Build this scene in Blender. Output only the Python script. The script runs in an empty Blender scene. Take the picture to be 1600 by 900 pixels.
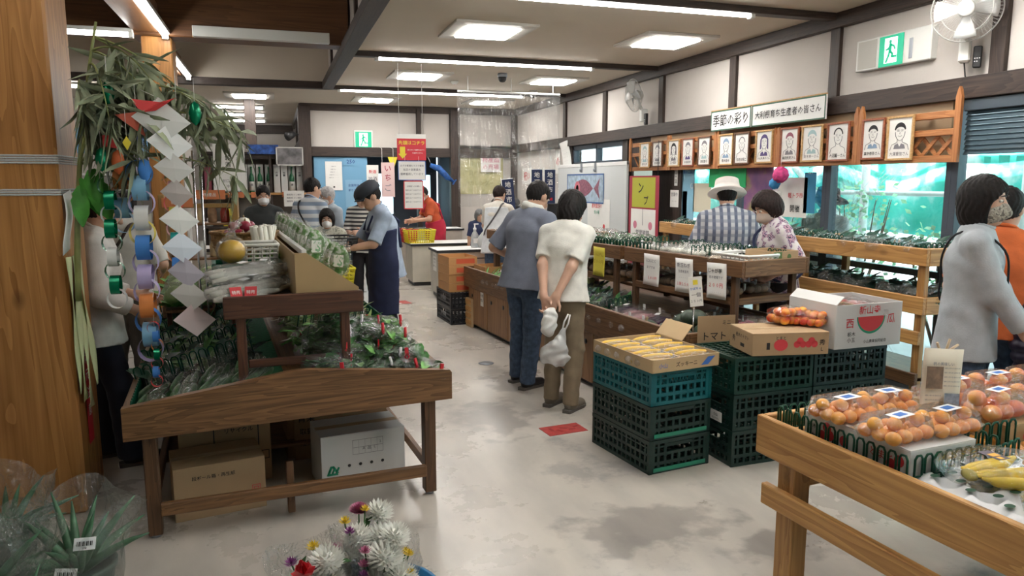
import bpy, math, random
import numpy as np
from mathutils import Vector, Matrix, Euler
R = math.radians
SC = bpy.context.scene
COL = SC.collection
random.seed(7)
# ---------------------------------------------------------------- camera, world, sun, exposure
cam_d = bpy.data.cameras.new('camera')
cam_d.sensor_width = 36.0
cam_d.lens = 1155.0 / 1600.0 * 36.0
cam_d.clip_end = 200
cam_o = bpy.data.objects.new('camera', cam_d)
COL.objects.link(cam_o)
cam_o.location = (0, 0, 1.62)
cam_o.rotation_euler = (R(90 - 8.2), 0, R(-17.7))
SC.camera = cam_o
SC.view_settings.view_transform = 'Standard'
SC.view_settings.look = 'None'
SC.view_settings.exposure = 1.0
SC.view_settings.gamma = 1.0
SC.view_settings.use_curve_mapping = False
SC.cycles.transparent_max_bounces = 24
SC.cycles.max_bounces = 8
SC.cycles.diffuse_bounces = 4
SC.cycles.sample_clamp_indirect = 4.0
SC.cycles.caustics_reflective = False
SC.cycles.caustics_refractive = False
SKY_STRENGTH, SUN_STRENGTH, TUBE_STRENGTH, PANEL_STRENGTH = 2.1, 15.0, 15.0, 18.0
world = bpy.data.worlds.new('world')
SC.world = world
world.use_nodes = True
wn = world.node_tree.nodes
wn['Background'].inputs[0].default_value = (0.80, 0.93, 1.0, 1)
wn['Background'].inputs[1].default_value = SKY_STRENGTH
sun_d = bpy.data.lights.new('sun', 'SUN')
sun_d.energy = SUN_STRENGTH
sun_d.angle = R(3)
sun_d.color = (1.0, 0.97, 0.92)
sun_o = bpy.data.objects.new('sun', sun_d)
COL.objects.link(sun_o)
sun_o.rotation_euler = (R(10), R(-50), 0)      # comes over the roof, lights the yard beyond the windows
# ---------------------------------------------------------------- materials
MATS = {}
def _new(name):
 m = bpy.data.materials.new(name)
 m.use_nodes = True
 nt = m.node_tree
 return m, nt, nt.nodes, nt.links, nt.nodes['Principled BSDF']
def plain(name, col, rough=0.55, metal=0.0, var=0.0, scale=8.0, bump=0.0, emit=0.0, spec=0.5, trans=0.0, bscale=None):
 if name in MATS: return MATS[name]
 m, nt, n, l, b = _new(name)
 c = (col[0], col[1], col[2], 1)
 b.inputs['Base Color'].default_value = c
 b.inputs['Roughness'].default_value = rough
 b.inputs['Metallic'].default_value = metal
 b.inputs['Specular IOR Level'].default_value = spec
 if emit:
  b.inputs['Emission Color'].default_value = c
  b.inputs['Emission Strength'].default_value = emit
 if trans: b.inputs['Transmission Weight'].default_value = trans
 if var or bump:
  tc = n.new('ShaderNodeTexCoord'); nz = n.new('ShaderNodeTexNoise')
  nz.inputs['Scale'].default_value = scale; nz.inputs['Detail'].default_value = 4
  l.new(tc.outputs['Object'], nz.inputs['Vector'])
  if var:
   cr = n.new('ShaderNodeValToRGB')
   cr.color_ramp.elements[0].position = 0.3; cr.color_ramp.elements[1].position = 0.7
   cr.color_ramp.elements[0].color = tuple(max(0, x * (1 - var)) for x in col) + (1,)
   cr.color_ramp.elements[1].color = tuple(min(1, x * (1 + var)) for x in col) + (1,)
   l.new(nz.outputs['Fac'], cr.inputs['Fac']); l.new(cr.outputs['Color'], b.inputs['Base Color'])
  if bump:
   n2 = nz
   if bscale:
    n2 = n.new('ShaderNodeTexNoise'); n2.inputs['Scale'].default_value = bscale
    l.new(tc.outputs['Object'], n2.inputs['Vector'])
   bp = n.new('ShaderNodeBump'); bp.inputs['Strength'].default_value = bump; bp.inputs['Distance'].default_value = 0.01
   l.new(n2.outputs['Fac'], bp.inputs['Height']); l.new(bp.outputs['Normal'], b.inputs['Normal'])
 MATS[name] = m
 return m
def wood(name, c1, c2, axis=0, scale=1.0, rough=0.45, ring=9.0, knots=0):
 if name in MATS: return MATS[name]
 m, nt, n, l, b = _new(name)
 tc = n.new('ShaderNodeTexCoord'); mp = n.new('ShaderNodeMapping')
 sc = [6.0 * scale] * 3; sc[axis] = 0.55 * scale
 mp.inputs['Scale'].default_value = sc; ring *= 1.5
 l.new(tc.outputs['Object'], mp.inputs['Vector'])
 nz = n.new('ShaderNodeTexNoise'); nz.inputs['Scale'].default_value = 1.2; nz.inputs['Detail'].default_value = 3
 nz.inputs['Distortion'].default_value = 0.6
 l.new(mp.outputs['Vector'], nz.inputs['Vector'])
 mul = n.new('ShaderNodeMath'); mul.operation = 'MULTIPLY'; mul.inputs[1].default_value = ring
 l.new(nz.outputs['Fac'], mul.inputs[0])
 fr = n.new('ShaderNodeMath'); fr.operation = 'FRACT'
 l.new(mul.outputs[0], fr.inputs[0])
 mp2 = n.new('ShaderNodeMapping'); s2 = [70.0 * scale] * 3; s2[axis] = 2.0 * scale
 mp2.inputs['Scale'].default_value = s2
 l.new(tc.outputs['Object'], mp2.inputs['Vector'])
 fine = n.new('ShaderNodeTexNoise'); fine.inputs['Scale'].default_value = 1.0; fine.inputs['Detail'].default_value = 5
 l.new(mp2.outputs['Vector'], fine.inputs['Vector'])
 mx = n.new('ShaderNodeMath'); mx.operation = 'MULTIPLY_ADD'; mx.inputs[1].default_value = 0.38
 l.new(fr.outputs[0], mx.inputs[0]); l.new(fine.outputs['Fac'], mx.inputs[2])
 cr = n.new('ShaderNodeValToRGB')
 cr.color_ramp.elements[0].position = 0.35; cr.color_ramp.elements[0].color = (*c1, 1)
 cr.color_ramp.elements[1].position = 1.05; cr.color_ramp.elements[1].color = (*c2, 1)
 l.new(mx.outputs[0], cr.inputs['Fac']); res = cr.outputs['Color']
 if knots:
  m3 = n.new('ShaderNodeMapping'); s3 = [1.0] * 3; s3[axis] = .55; m3.inputs['Scale'].default_value = s3
  l.new(tc.outputs['Object'], m3.inputs['Vector'])
  vo = n.new('ShaderNodeTexVoronoi'); vo.inputs['Scale'].default_value = knots
  l.new(m3.outputs['Vector'], vo.inputs['Vector'])
  kr = n.new('ShaderNodeMapRange'); kr.inputs[1].default_value = .05; kr.inputs[2].default_value = .13
  l.new(vo.outputs['Distance'], kr.inputs[0])
  kx = n.new('ShaderNodeMix'); kx.data_type = 'RGBA'; kx.inputs['A'].default_value = (c1[0] * .35, c1[1] * .3, c1[2] * .3, 1)
  l.new(kr.outputs[0], kx.inputs['Factor']); l.new(res, kx.inputs['B']); res = kx.outputs['Result']
 l.new(res, b.inputs['Base Color'])
 bp = n.new('ShaderNodeBump'); bp.inputs['Strength'].default_value = 0.12; bp.inputs['Distance'].default_value = 0.004
 l.new(fine.outputs['Fac'], bp.inputs['Height']); l.new(bp.outputs['Normal'], b.inputs['Normal'])
 b.inputs['Roughness'].default_value = rough
 MATS[name] = m
 return m
def film(name, tint=(0.985, 0.99, 0.99), gloss=0.07, haze=0.0, scale=26.0, rough=0.07):
 if name in MATS: return MATS[name]
 m, nt, n, l, b = _new(name)
 n.remove(b)
 out = n['Material Output']
 tr = n.new('ShaderNodeBsdfTransparent'); tr.inputs[0].default_value = (*tint, 1)
 gl = n.new('ShaderNodeBsdfGlossy'); gl.inputs['Roughness'].default_value = rough
 df = n.new('ShaderNodeBsdfDiffuse'); df.inputs[0].default_value = (0.85, 0.87, 0.86, 1)
 tc = n.new('ShaderNodeTexCoord'); nz = n.new('ShaderNodeTexNoise')
 nz.inputs['Scale'].default_value = scale; nz.inputs['Detail'].default_value = 3; nz.inputs['Distortion'].default_value = 1.5
 l.new(tc.outputs['Object'], nz.inputs['Vector'])
 bp = n.new('ShaderNodeBump'); bp.inputs['Strength'].default_value = 0.9; bp.inputs['Distance'].default_value = 0.02
 l.new(nz.outputs['Fac'], bp.inputs['Height']); l.new(bp.outputs['Normal'], gl.inputs['Normal'])
 lw = n.new('ShaderNodeLayerWeight'); lw.inputs['Blend'].default_value = 0.25
 l.new(bp.outputs['Normal'], lw.inputs['Normal'])
 ad = n.new('ShaderNodeMath'); ad.operation = 'MULTIPLY_ADD'; ad.inputs[1].default_value = 0.42; ad.inputs[2].default_value = gloss
 ad.use_clamp = True
 l.new(lw.outputs['Fresnel'], ad.inputs[0])
 m1 = n.new('ShaderNodeMixShader'); m1.inputs[0].default_value = haze
 l.new(tr.outputs[0], m1.inputs[1]); l.new(df.outputs[0], m1.inputs[2])
 m2 = n.new('ShaderNodeMixShader')
 l.new(ad.outputs[0], m2.inputs[0]); l.new(m1.outputs[0], m2.inputs[1]); l.new(gl.outputs[0], m2.inputs[2])
 l.new(m2.outputs[0], out.inputs['Surface'])
 MATS[name] = m
 return m
def striped(name, c1, c2, freq, axis=2, c3=None, axis2=None, rough=0.8, duty=0.5, soft=0.04):
 if name in MATS: return MATS[name]
 m, nt, n, l, b = _new(name)
 tc = n.new('ShaderNodeTexCoord'); sp = n.new('ShaderNodeSeparateXYZ')
 l.new(tc.outputs['Object'], sp.inputs[0])
 def band(ax, dut):
  a = n.new('ShaderNodeMath'); a.operation = 'MULTIPLY'; a.inputs[1].default_value = freq
  l.new(sp.outputs[ax], a.inputs[0])
  f = n.new('ShaderNodeMath'); f.operation = 'PINGPONG'; f.inputs[1].default_value = 0.5
  l.new(a.outputs[0], f.inputs[0])
  r = n.new('ShaderNodeMapRange'); r.inputs[1].default_value = dut / 2 - soft; r.inputs[2].default_value = dut / 2 + soft
  l.new(f.outputs[0], r.inputs[0])
  return r.outputs[0]
 mx = n.new('ShaderNodeMix'); mx.data_type = 'RGBA'
 mx.inputs['A'].default_value = (*c1, 1); mx.inputs['B'].default_value = (*c2, 1)
 l.new(band(axis, duty), mx.inputs['Factor'])
 res = mx.outputs['Result']
 if axis2 is not None:
  m2 = n.new('ShaderNodeMix'); m2.data_type = 'RGBA'; m2.inputs['A'].default_value = (*(c3 or c1), 1)
  l.new(res, m2.inputs['B'])
  add = n.new('ShaderNodeMath'); add.operation = 'MULTIPLY_ADD'; add.inputs[1].default_value = 0.55; add.inputs[2].default_value = 0.45
  l.new(band(axis2, duty), add.inputs[0]); l.new(add.outputs[0], m2.inputs['Factor'])
  res = m2.outputs['Result']
 l.new(res, b.inputs['Base Color'])
 b.inputs['Roughness'].default_value = rough
 MATS[name] = m
 return m
def blotch(name, stops, scale=14.0, rough=0.8, bump=0.0, detail=3, const=True):
 if name in MATS: return MATS[name]
 m, nt, n, l, b = _new(name)
 tc = n.new('ShaderNodeTexCoord'); nz = n.new('ShaderNodeTexNoise')
 nz.inputs['Scale'].default_value = scale; nz.inputs['Detail'].default_value = detail
 l.new(tc.outputs['Object'], nz.inputs['Vector'])
 cr = n.new('ShaderNodeValToRGB'); cr.color_ramp.interpolation = 'CONSTANT' if const else 'LINEAR'
 e = cr.color_ramp.elements
 while len(e) < len(stops): e.new(0.5)
 for k, (p, c) in enumerate(stops):
  e[k].position = p; e[k].color = (*c, 1)
 l.new(nz.outputs['Fac'], cr.inputs['Fac']); l.new(cr.outputs['Color'], b.inputs['Base Color'])
 if bump:
  bp = n.new('ShaderNodeBump'); bp.inputs['Strength'].default_value = bump; bp.inputs['Distance'].default_value = 0.01
  l.new(nz.outputs['Fac'], bp.inputs['Height']); l.new(bp.outputs['Normal'], b.inputs['Normal'])
 b.inputs['Roughness'].default_value = rough
 MATS[name] = m
 return m
# ---------------------------------------------------------------- mesh building
_TXT = {}
def text_geo(body):
 if body not in _TXT:
  c = bpy.data.curves.new('text', 'FONT'); c.body = body; c.size = 1; c.resolution_u = 1; c.offset = .010
  o = bpy.data.objects.new('text', c)
  me = o.to_mesh()
  v = np.array([x.co[:] for x in me.vertices]).reshape(-1, 3)
  f = [list(p.vertices) for p in me.polygons]
  o.to_mesh_clear(); bpy.data.objects.remove(o); bpy.data.curves.remove(c)
  if len(v) == 0: v = np.zeros((0, 3))
  else:
   lo, hi = v.min(0), v.max(0)
   v = v - [(lo[0] + hi[0]) / 2, (lo[1] + hi[1]) / 2, 0]
  _TXT[body] = (v, f)
 return _TXT[body]
def _box_template():
 vid, vs, fs = {}, [], []
 cs = [(a, b, c) for a in (-1, 1) for b in (-1, 1) for c in (-1, 1)]
 for c in cs:
  for a in range(3):
   vid[c, a] = len(vs); vs.append((c, a))
 for a in range(3):
  o1, o2 = [x for x in range(3) if x != a]
  for s in (-1, 1):
   q = []
   for s1, s2 in ((-1, -1), (1, -1), (1, 1), (-1, 1)):
    c = [0, 0, 0]; c[a] = s; c[o1] = s1; c[o2] = s2
    q.append(vid[tuple(c), a])
   fs.append(q)
   s2_ = s
  for s1 in (-1, 1):
   for s2 in (-1, 1):
    c0 = [0, 0, 0]; c0[a] = -1; c0[o1] = s1; c0[o2] = s2
    c1 = list(c0); c1[a] = 1
    fs.append([vid[tuple(c0), o1], vid[tuple(c1), o1], vid[tuple(c1), o2], vid[tuple(c0), o2]])
 for c in cs: fs.append([vid[c, 0], vid[c, 1], vid[c, 2]])
 P = np.array([[ (1.0 if i == a else 0.8) * c[i] for i in range(3)] for c, a in vs])
 out = []
 for f in fs:
  p = P[f]; nrm = np.cross(p[1] - p[0], p[2] - p[0])
  out.append(f if nrm @ p.mean(0) > 0 else f[::-1])
 return vs, out
_BV, _BF = _box_template()
class MB:
 def __init__(s):
  s.v, s.f, s.mi, s.sm = [], [], [], []
  s.M = Matrix.Identity(4); s.m = 0
 def at(s, loc=(0, 0, 0), rz=0, rx=0, ry=0):
  s.M = Matrix.Translation(loc) @ Euler((rx, ry, rz)).to_matrix().to_4x4(); return s
 def add(s, vs, fs, smooth=False):
  k = len(s.v); M = s.M
  s.v.extend((M @ Vector(p))[:] for p in vs)
  s.f.extend([[i + k for i in f] for f in fs])
  s.mi.extend([s.m] * len(fs)); s.sm.extend([smooth] * len(fs))
  return s
 def box(s, c, d, ch=0.004, rz=0.0, rx=0.0, ry=0.0):
  h = (d[0] / 2, d[1] / 2, d[2] / 2); ch = min(ch, min(h) * 0.6)
  E = Euler((rx, ry, rz)).to_matrix(); c = Vector(c)
  if ch <= 0:
   vs = [E @ Vector((a * h[0], b * h[1], e * h[2])) + c for a in (-1, 1) for b in (-1, 1) for e in (-1, 1)]
   return s.add(vs, [[0, 1, 3, 2], [4, 6, 7, 5], [0, 4, 5, 1], [2, 3, 7, 6], [0, 2, 6, 4], [1, 5, 7, 3]])
  vs = [E @ Vector([cc[i] * (h[i] if i == a else h[i] - ch) for i in range(3)]) + c for cc, a in _BV]
  return s.add(vs, _BF)
 def bb(s, lo, hi, ch=0.004):
  return s.box([(a + b) / 2 for a, b in zip(lo, hi)], [abs(b - a) for a, b in zip(lo, hi)], ch)
 def tube(s, pts, r, n=8, caps=True, closed=False, smooth=True):
  pts = [Vector(p) for p in pts]; N = len(pts)
  rs = r if isinstance(r, (list, tuple)) else [r] * N
  vs, fs = [], []
  up = None
  for i, p in enumerate(pts):
   if closed: t = pts[(i + 1) % N] - pts[i - 1]
   else: t = pts[min(i + 1, N - 1)] - pts[max(i - 1, 0)]
   t = t.normalized() if t.length > 1e-9 else Vector((0, 0, 1))
   if up is None: up = t.orthogonal().normalized()
   else:
    up = up - t * up.dot(t)
    up = up.normalized() if up.length > 1e-6 else t.orthogonal().normalized()
   w = t.cross(up)
   for k in range(n):
    a = 2 * math.pi * k / n
    vs.append(p + (up * math.cos(a) + w * math.sin(a)) * rs[i])
  for i in range(N if closed else N - 1):
   j = (i + 1) % N
   for k in range(n):
    k2 = (k + 1) % n
    fs.append([i * n + k, i * n + k2, j * n + k2, j * n + k])
  if caps and not closed:
   fs.append([k for k in range(n)][::-1]); fs.append([(N - 1) * n + k for k in range(n)])
  return s.add(vs, fs, smooth)
 def lathe(s, prof, n=24, c=(0, 0, 0), smooth=True, sx=1.0, sy=1.0):
  vs, fs = [], []
  for r, z in prof:
   for k in range(n):
    a = 2 * math.pi * k / n
    vs.append((c[0] + r * sx * math.cos(a), c[1] + r * sy * math.sin(a), c[2] + z))
  for i in range(len(prof) - 1):
   for k in range(n):
    k2 = (k + 1) % n
    fs.append([i * n + k, i * n + k2, (i + 1) * n + k2, (i + 1) * n + k])
  if prof[0][0] > 1e-6: fs.append([k for k in range(n)][::-1])
  if prof[-1][0] > 1e-6: fs.append([(len(prof) - 1) * n + k for k in range(n)])
  return s.add(vs, fs, smooth)
 def ball(s, c, r, nu=12, nv=8, noise=0.0, fn=None):
  r = (r, r, r) if not isinstance(r, (tuple, list)) else r
  vs, fs = [], []
  for i in range(nv + 1):
   th = math.pi * i / nv
   for k in range(nu):
    a = 2 * math.pi * k / nu
    d = [math.sin(th) * math.cos(a), math.sin(th) * math.sin(a), -math.cos(th)]
    q = 1 + (noise * random.uniform(-1, 1) if 0 < i < nv else 0)
    if fn: q *= fn(th, a)
    vs.append([c[j] + d[j] * r[j] * q for j in range(3)])
  for i in range(nv):
   for k in range(nu):
    k2 = (k + 1) % nu
    fs.append([i * nu + k, i * nu + k2, (i + 1) * nu + k2, (i + 1) * nu + k])
  return s.add(vs, fs, True)
 def surf(s, fn, nu, nv, thick=0.0, smooth=True):
  P = [[Vector(fn(i / nu, j / nv)) for j in range(nv + 1)] for i in range(nu + 1)]
  def idx(i, j): return i * (nv + 1) + j
  vs = [p for row in P for p in row]
  fs = [[idx(i, j), idx(i + 1, j), idx(i + 1, j + 1), idx(i, j + 1)] for i in range(nu) for j in range(nv)]
  if thick:
   k = len(vs); nr = []
   for i in range(nu + 1):
    for j in range(nv + 1):
     du = P[min(i + 1, nu)][j] - P[max(i - 1, 0)][j]; dv = P[i][min(j + 1, nv)] - P[i][max(j - 1, 0)]
     q = du.cross(dv); nr.append(q.normalized() if q.length > 1e-12 else Vector((0, 0, 1)))
   vs = vs + [p - q * thick for p, q in zip(vs, nr)]
   fs = fs + [[a + k for a in f[::-1]] for f in fs]
   rim = [idx(i, 0) for i in range(nu)] + [idx(nu, j) for j in range(nv)] + [idx(i, nv) for i in range(nu, 0, -1)] + [idx(0, j) for j in range(nv, 0, -1)]
   for a, b in zip(rim, rim[1:] + rim[:1]): fs.append([b, a, a + k, b + k])
  return s.add(vs, fs, smooth)
 def prism(s, poly, o, u, v, w):
  o, u, v, w = Vector(o), Vector(u), Vector(v), Vector(w)
  a = [o + u * p[0] + v * p[1] for p in poly]; n = len(poly)
  vs = a + [p + w for p in a]
  if u.cross(v).dot(w) > 0: fs = [list(range(n))[::-1], [n + i for i in range(n)]] + [[i, (i + 1) % n, n + (i + 1) % n, n + i] for i in range(n)]
  else: fs = [list(range(n)), [n + i for i in range(n)][::-1]] + [[i, n + i, n + (i + 1) % n, (i + 1) % n] for i in range(n)]
  return s.add(vs, fs)
 def flat(s, poly, z0, th=0.0012):
  return s.prism(poly, (0, 0, z0), (1, 0, 0), (0, 1, 0), (0, 0, th))
 def text(s, body, x, y, h, z=0.0, w=None, rot=0.0, th=0.0):
  v, f = text_geo(body)
  if len(v) == 0: return s
  ext = v.max(0) - v.min(0)
  k = h if w is None else min(h, w / max(ext[0], 1e-6))
  ca, sa = math.cos(rot), math.sin(rot)
  vs = [(x + k * (p[0] * ca - p[1] * sa), y + k * (p[0] * sa + p[1] * ca), z) for p in v]
  return s.add(vs, f)
 def vtext(s, body, x, y, h, z=0.0):
  for i, ch in enumerate(body): s.text(ch, x, y - i * h * 1.02, h, z)
  return s
 def build(s, name, mats, parent=None, label=None):
  me = bpy.data.meshes.new(name)
  me.from_pydata(s.v, [], s.f)
  me.polygons.foreach_set('use_smooth', s.sm)
  for m in (mats if isinstance(mats, (list, tuple)) else [mats]): me.materials.append(m)
  if any(s.mi): me.polygons.foreach_set('material_index', s.mi)
  me.update()
  o = bpy.data.objects.new(name, me); COL.objects.link(o)
  if parent is not None: o.parent = parent
  if label: o['label'] = label
  return o
def tag(o, label, cat, group=None, loc=None, rz=None, rot=None):
 o['label'] = label; o['category'] = cat
 if group: o['group'] = group
 if loc is not None: o.location = loc
 if rz is not None: o.rotation_euler = (0, 0, rz)
 if rot is not None: o.rotation_euler = rot
 return o
def thing(name, label, cat, loc=(0, 0, 0), rz=0.0, group=None, rot=None):
 o = bpy.data.objects.new(name, None); COL.objects.link(o); o.empty_display_size = 0.1
 return tag(o, label, cat, group, loc, rz, rot)
def struct(name, mb, mats):
 o = mb.build(name, mats); o['kind'] = 'structure'; return o
def kids(o): return [c for c in bpy.data.objects if c.parent is o]
_KIDS = {}
def dup(root, loc, rz=0.0, label=None, group=None, rot=None, scale=None):
 if root.name not in _KIDS:
  t = []
  for ch in root.children: t.append((ch, list(ch.children)))
  _KIDS[root.name] = t
 r = root.copy(); COL.objects.link(r); r.location = loc
 r.rotation_euler = rot if rot is not None else (0, 0, rz)
 if scale: r.scale = (scale,) * 3 if not isinstance(scale, tuple) else scale
 if label: r['label'] = label
 if group: r['group'] = group
 for ch, gs in _KIDS[root.name]:
  c = ch.copy(); COL.objects.link(c); c.parent = r
  for g in gs:
   d = g.copy(); COL.objects.link(d); d.parent = c
 return r
FACE_Y = (R(90), 0, 0)                 # upright sheet that faces the entrance (towards -Y)
FACE_X = (R(90), 0, R(-90))            # upright sheet on the window wall (faces -X)
def facing(deg): return (R(90), 0, R(deg))
def sheet(name, label, cat, loc, rot, w, h, mat, inks=(), group=None, th=0.002, border=None, curl=0.0):
 mb = MB()
 if curl: mb.surf(lambda u, v: ((u - .5) * w, (v - .5) * h, curl * (v - .5) ** 2 * 4 + curl * .4 * math.sin(u * 3)), 6, 6, th)
 else: mb.box((0, 0, 0), (w, h, th), 0.0004)
 o = mb.build(name, mat); tag(o, label, cat, group, loc, None, rot)
 z = th / 2 + 0.0012 + abs(curl)
 if border:
  bm_, bw = border
  b = MB()
  b.box((0, h / 2 - bw / 2, z), (w, bw, .001), 0).box((0, -h / 2 + bw / 2, z), (w, bw, .001), 0)
  b.box((w / 2 - bw / 2, 0, z), (bw, h, .001), 0).box((-w / 2 + bw / 2, 0, z), (bw, h, .001), 0)
  b.build('border', bm_, o)
 by = {}
 for it in inks: by.setdefault(it[0], []).append(it[1:])
 for ink, rows in by.items():
  t = MB()
  for (body, x, y, hh, ww) in rows: t.text(body, x, y, hh, z + .0008, ww)
  t.build('lettering', ink, o)
 return o
# ---------------------------------------------------------------- people: one smooth surface per body, grown from a distance field
class Field:
 def __init__(s, lo, hi, h):
  s.h = h; s.lo = np.array(lo, float)
  n = np.ceil((np.array(hi, float) - s.lo) / h).astype(int) + 1
  s.n = n; s.ax = [(s.lo[i] + h * np.arange(n[i])).astype(np.float32) for i in range(3)]
  s.F = np.full(n, 0.5, np.float32)
 def _sub(s, lo, hi):
  sl = []
  for i in range(3):
   a = int(max(0, math.floor((lo[i] - s.lo[i]) / s.h))); b = int(min(s.n[i], math.ceil((hi[i] - s.lo[i]) / s.h) + 1))
   if b - a < 1: return None, None
   sl.append(slice(a, b))
  P = (s.ax[0][sl[0]][:, None, None], s.ax[1][sl[1]][None, :, None], s.ax[2][sl[2]][None, None, :])
  return tuple(sl), P
 def put(s, fn, lo, hi, k=0.02, mode='u'):
  m = k + 2 * s.h
  sl, P = s._sub(np.minimum(lo, hi) - m, np.maximum(lo, hi) + m)
  if sl is None: return s
  d = fn(*P); A = s.F[sl]
  if mode == 'u':
   h = np.clip(.5 + .5 * (A - d) / k, 0, 1); s.F[sl] = A * (1 - h) + d * h - k * h * (1 - h)
  else:
   h = np.clip(.5 - .5 * (A + d) / k, 0, 1); s.F[sl] = A * (1 - h) - d * h + k * h * (1 - h)
  return s
 def cap(s, a, b, r1, r2, k=0.02, mode='u'):
  a, b = np.array(a, float), np.array(b, float); ba = b - a; L = max(ba @ ba, 1e-9); r = max(r1, r2)
  def fn(X, Y, Z):
   x, y, z = X - a[0], Y - a[1], Z - a[2]
   t = np.clip((x * ba[0] + y * ba[1] + z * ba[2]) / L, 0, 1)
   return np.sqrt((x - ba[0] * t) ** 2 + (y - ba[1] * t) ** 2 + (z - ba[2] * t) ** 2) - (r1 + (r2 - r1) * t)
  return s.put(fn, np.minimum(a, b) - r, np.maximum(a, b) + r, k, mode)
 def ecap(s, a, b, w1, w2, lat, k=0.02, mode='u'):
  a, b = np.array(a, float), np.array(b, float); ba = b - a; Ln = np.linalg.norm(ba); ax = ba / Ln
  e1 = np.array(lat, float); e1 = e1 - ax * (e1 @ ax); e1 /= np.linalg.norm(e1); e2 = np.cross(ax, e1)
  r = max(w1 + w2)
  def fn(X, Y, Z):
   x, y, z = X - a[0], Y - a[1], Z - a[2]
   q = x * ax[0] + y * ax[1] + z * ax[2]; t = np.clip(q / Ln, 0, 1)
   W = w1[0] + (w2[0] - w1[0]) * t; D = w1[1] + (w2[1] - w1[1]) * t; mn = np.minimum(W, D)
   u = (x * e1[0] + y * e1[1] + z * e1[2]) / W; v = (x * e2[0] + y * e2[1] + z * e2[2]) / D; ov = (q - t * Ln) / mn
   return (np.sqrt(u * u + v * v + ov * ov) - 1) * mn
  return s.put(fn, np.minimum(a, b) - r, np.maximum(a, b) + r, k, mode)
 def ell(s, c, r, fr=None, k=0.02, mode='u'):
  c = np.array(c, float); fr = np.eye(3) if fr is None else fr; m = min(r); R_ = max(r)
  def fn(X, Y, Z):
   x, y, z = X - c[0], Y - c[1], Z - c[2]
   q = 0
   for i in range(3): q = q + ((x * fr[i][0] + y * fr[i][1] + z * fr[i][2]) / r[i]) ** 2
   return (np.sqrt(q) - 1) * m
  return s.put(fn, c - R_, c + R_, k, mode)
 def half(s, p, n, k=0.0):
  p, n = np.array(p, float), np.array(n, float); n = n / np.linalg.norm(n)
  d = (s.ax[0][:, None, None] - p[0]) * n[0] + (s.ax[1][None, :, None] - p[1]) * n[1] + (s.ax[2][None, None, :] - p[2]) * n[2]
  s.F = np.maximum(s.F, d.astype(np.float32)); return s
 def wob(s, amp, f=(30, 34, 22), ph=0.0):
  X, Y, Z = s.ax[0][:, None, None], s.ax[1][None, :, None], s.ax[2][None, None, :]
  s.F += amp * (np.sin(X * f[0] + 2.1 * np.sin(Z * f[2] * .7 + ph) + ph) * np.sin(Z * f[2] + 1.7 * np.sin(Y * f[1] * .6) + ph) + .5 * np.sin(Y * f[1] + Z * 13 + X * 17 + ph)).astype(np.float32)
  return s
 def mesh(s):
  F = s.F; n = F.shape; I = F < 0
  cs = [(a, b, c) for a in (0, 1) for b in (0, 1) for c in (0, 1)]
  cut = [slice(0, -1), slice(1, None)]
  cnt = sum(I[cut[a], cut[b], cut[c]].astype(np.int8) for a, b, c in cs)
  msk = (cnt > 0) & (cnt < 8)
  ii = np.argwhere(msk)
  if len(ii) == 0: return np.zeros((0, 3)), np.zeros((0, 4), int)
  val = {c: F[ii[:, 0] + c[0], ii[:, 1] + c[1], ii[:, 2] + c[2]] for c in cs}
  acc = np.zeros((len(ii), 3)); num = np.zeros(len(ii))
  for a in cs:
   for ax in range(3):
    if a[ax]: continue
    b = list(a); b[ax] = 1; b = tuple(b)
    fa, fb = val[a], val[b]; x = (fa < 0) != (fb < 0)
    t = np.where(x, fa / np.where(x, fa - fb, 1), 0)
    p = np.tile(np.array(a, float), (len(ii), 1)); p[:, ax] += t
    acc += p * x[:, None]; num += x
  V = s.lo + s.h * (ii + acc / num[:, None])
  idx = np.full(msk.shape, -1, int); idx[msk] = np.arange(len(ii))
  Q = []
  for ax in range(3):
   o1, o2 = (ax + 1) % 3, (ax + 2) % 3
   A = np.moveaxis(I, (ax, o1, o2), (0, 1, 2)); J = np.moveaxis(idx, (ax, o1, o2), (0, 1, 2))
   e = A[:-1] != A[1:]
   e = e[:, 1:-1, 1:-1]; w = np.argwhere(e)
   i, j, k = w[:, 0], w[:, 1] + 1, w[:, 2] + 1
   q = np.stack([J[i, j - 1, k - 1], J[i, j, k - 1], J[i, j, k], J[i, j - 1, k]], 1)
   ins = A[i, j, k]
   q[~ins] = q[~ins][:, ::-1]; Q.append(q)
  return V, np.concatenate(Q)
 def build(s, name, mat, parent=None, label=None):
  V, Q = s.mesh()
  me = bpy.data.meshes.new(name)
  me.vertices.add(len(V)); me.vertices.foreach_set('co', V.astype(np.float32).ravel())
  me.loops.add(len(Q) * 4); me.loops.foreach_set('vertex_index', Q.astype(np.int32).ravel())
  me.polygons.add(len(Q)); me.polygons.foreach_set('loop_start', (np.arange(len(Q)) * 4).astype(np.int32))
  me.polygons.foreach_set('use_smooth', np.ones(len(Q), bool))
  me.update(calc_edges=True); me.validate()
  me.materials.append(mat)
  o = bpy.data.objects.new(name, me); COL.objects.link(o)
  if parent is not None: o.parent = parent
  if label: o['label'] = label
  return o
def nrm(v): v = np.array(v, float); return v / np.linalg.norm(v)
def rotv(v, ax, a):
 v, ax = np.array(v, float), nrm(ax)
 return v * math.cos(a) + np.cross(ax, v) * math.sin(a) + ax * (ax @ v) * (1 - math.cos(a))
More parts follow.
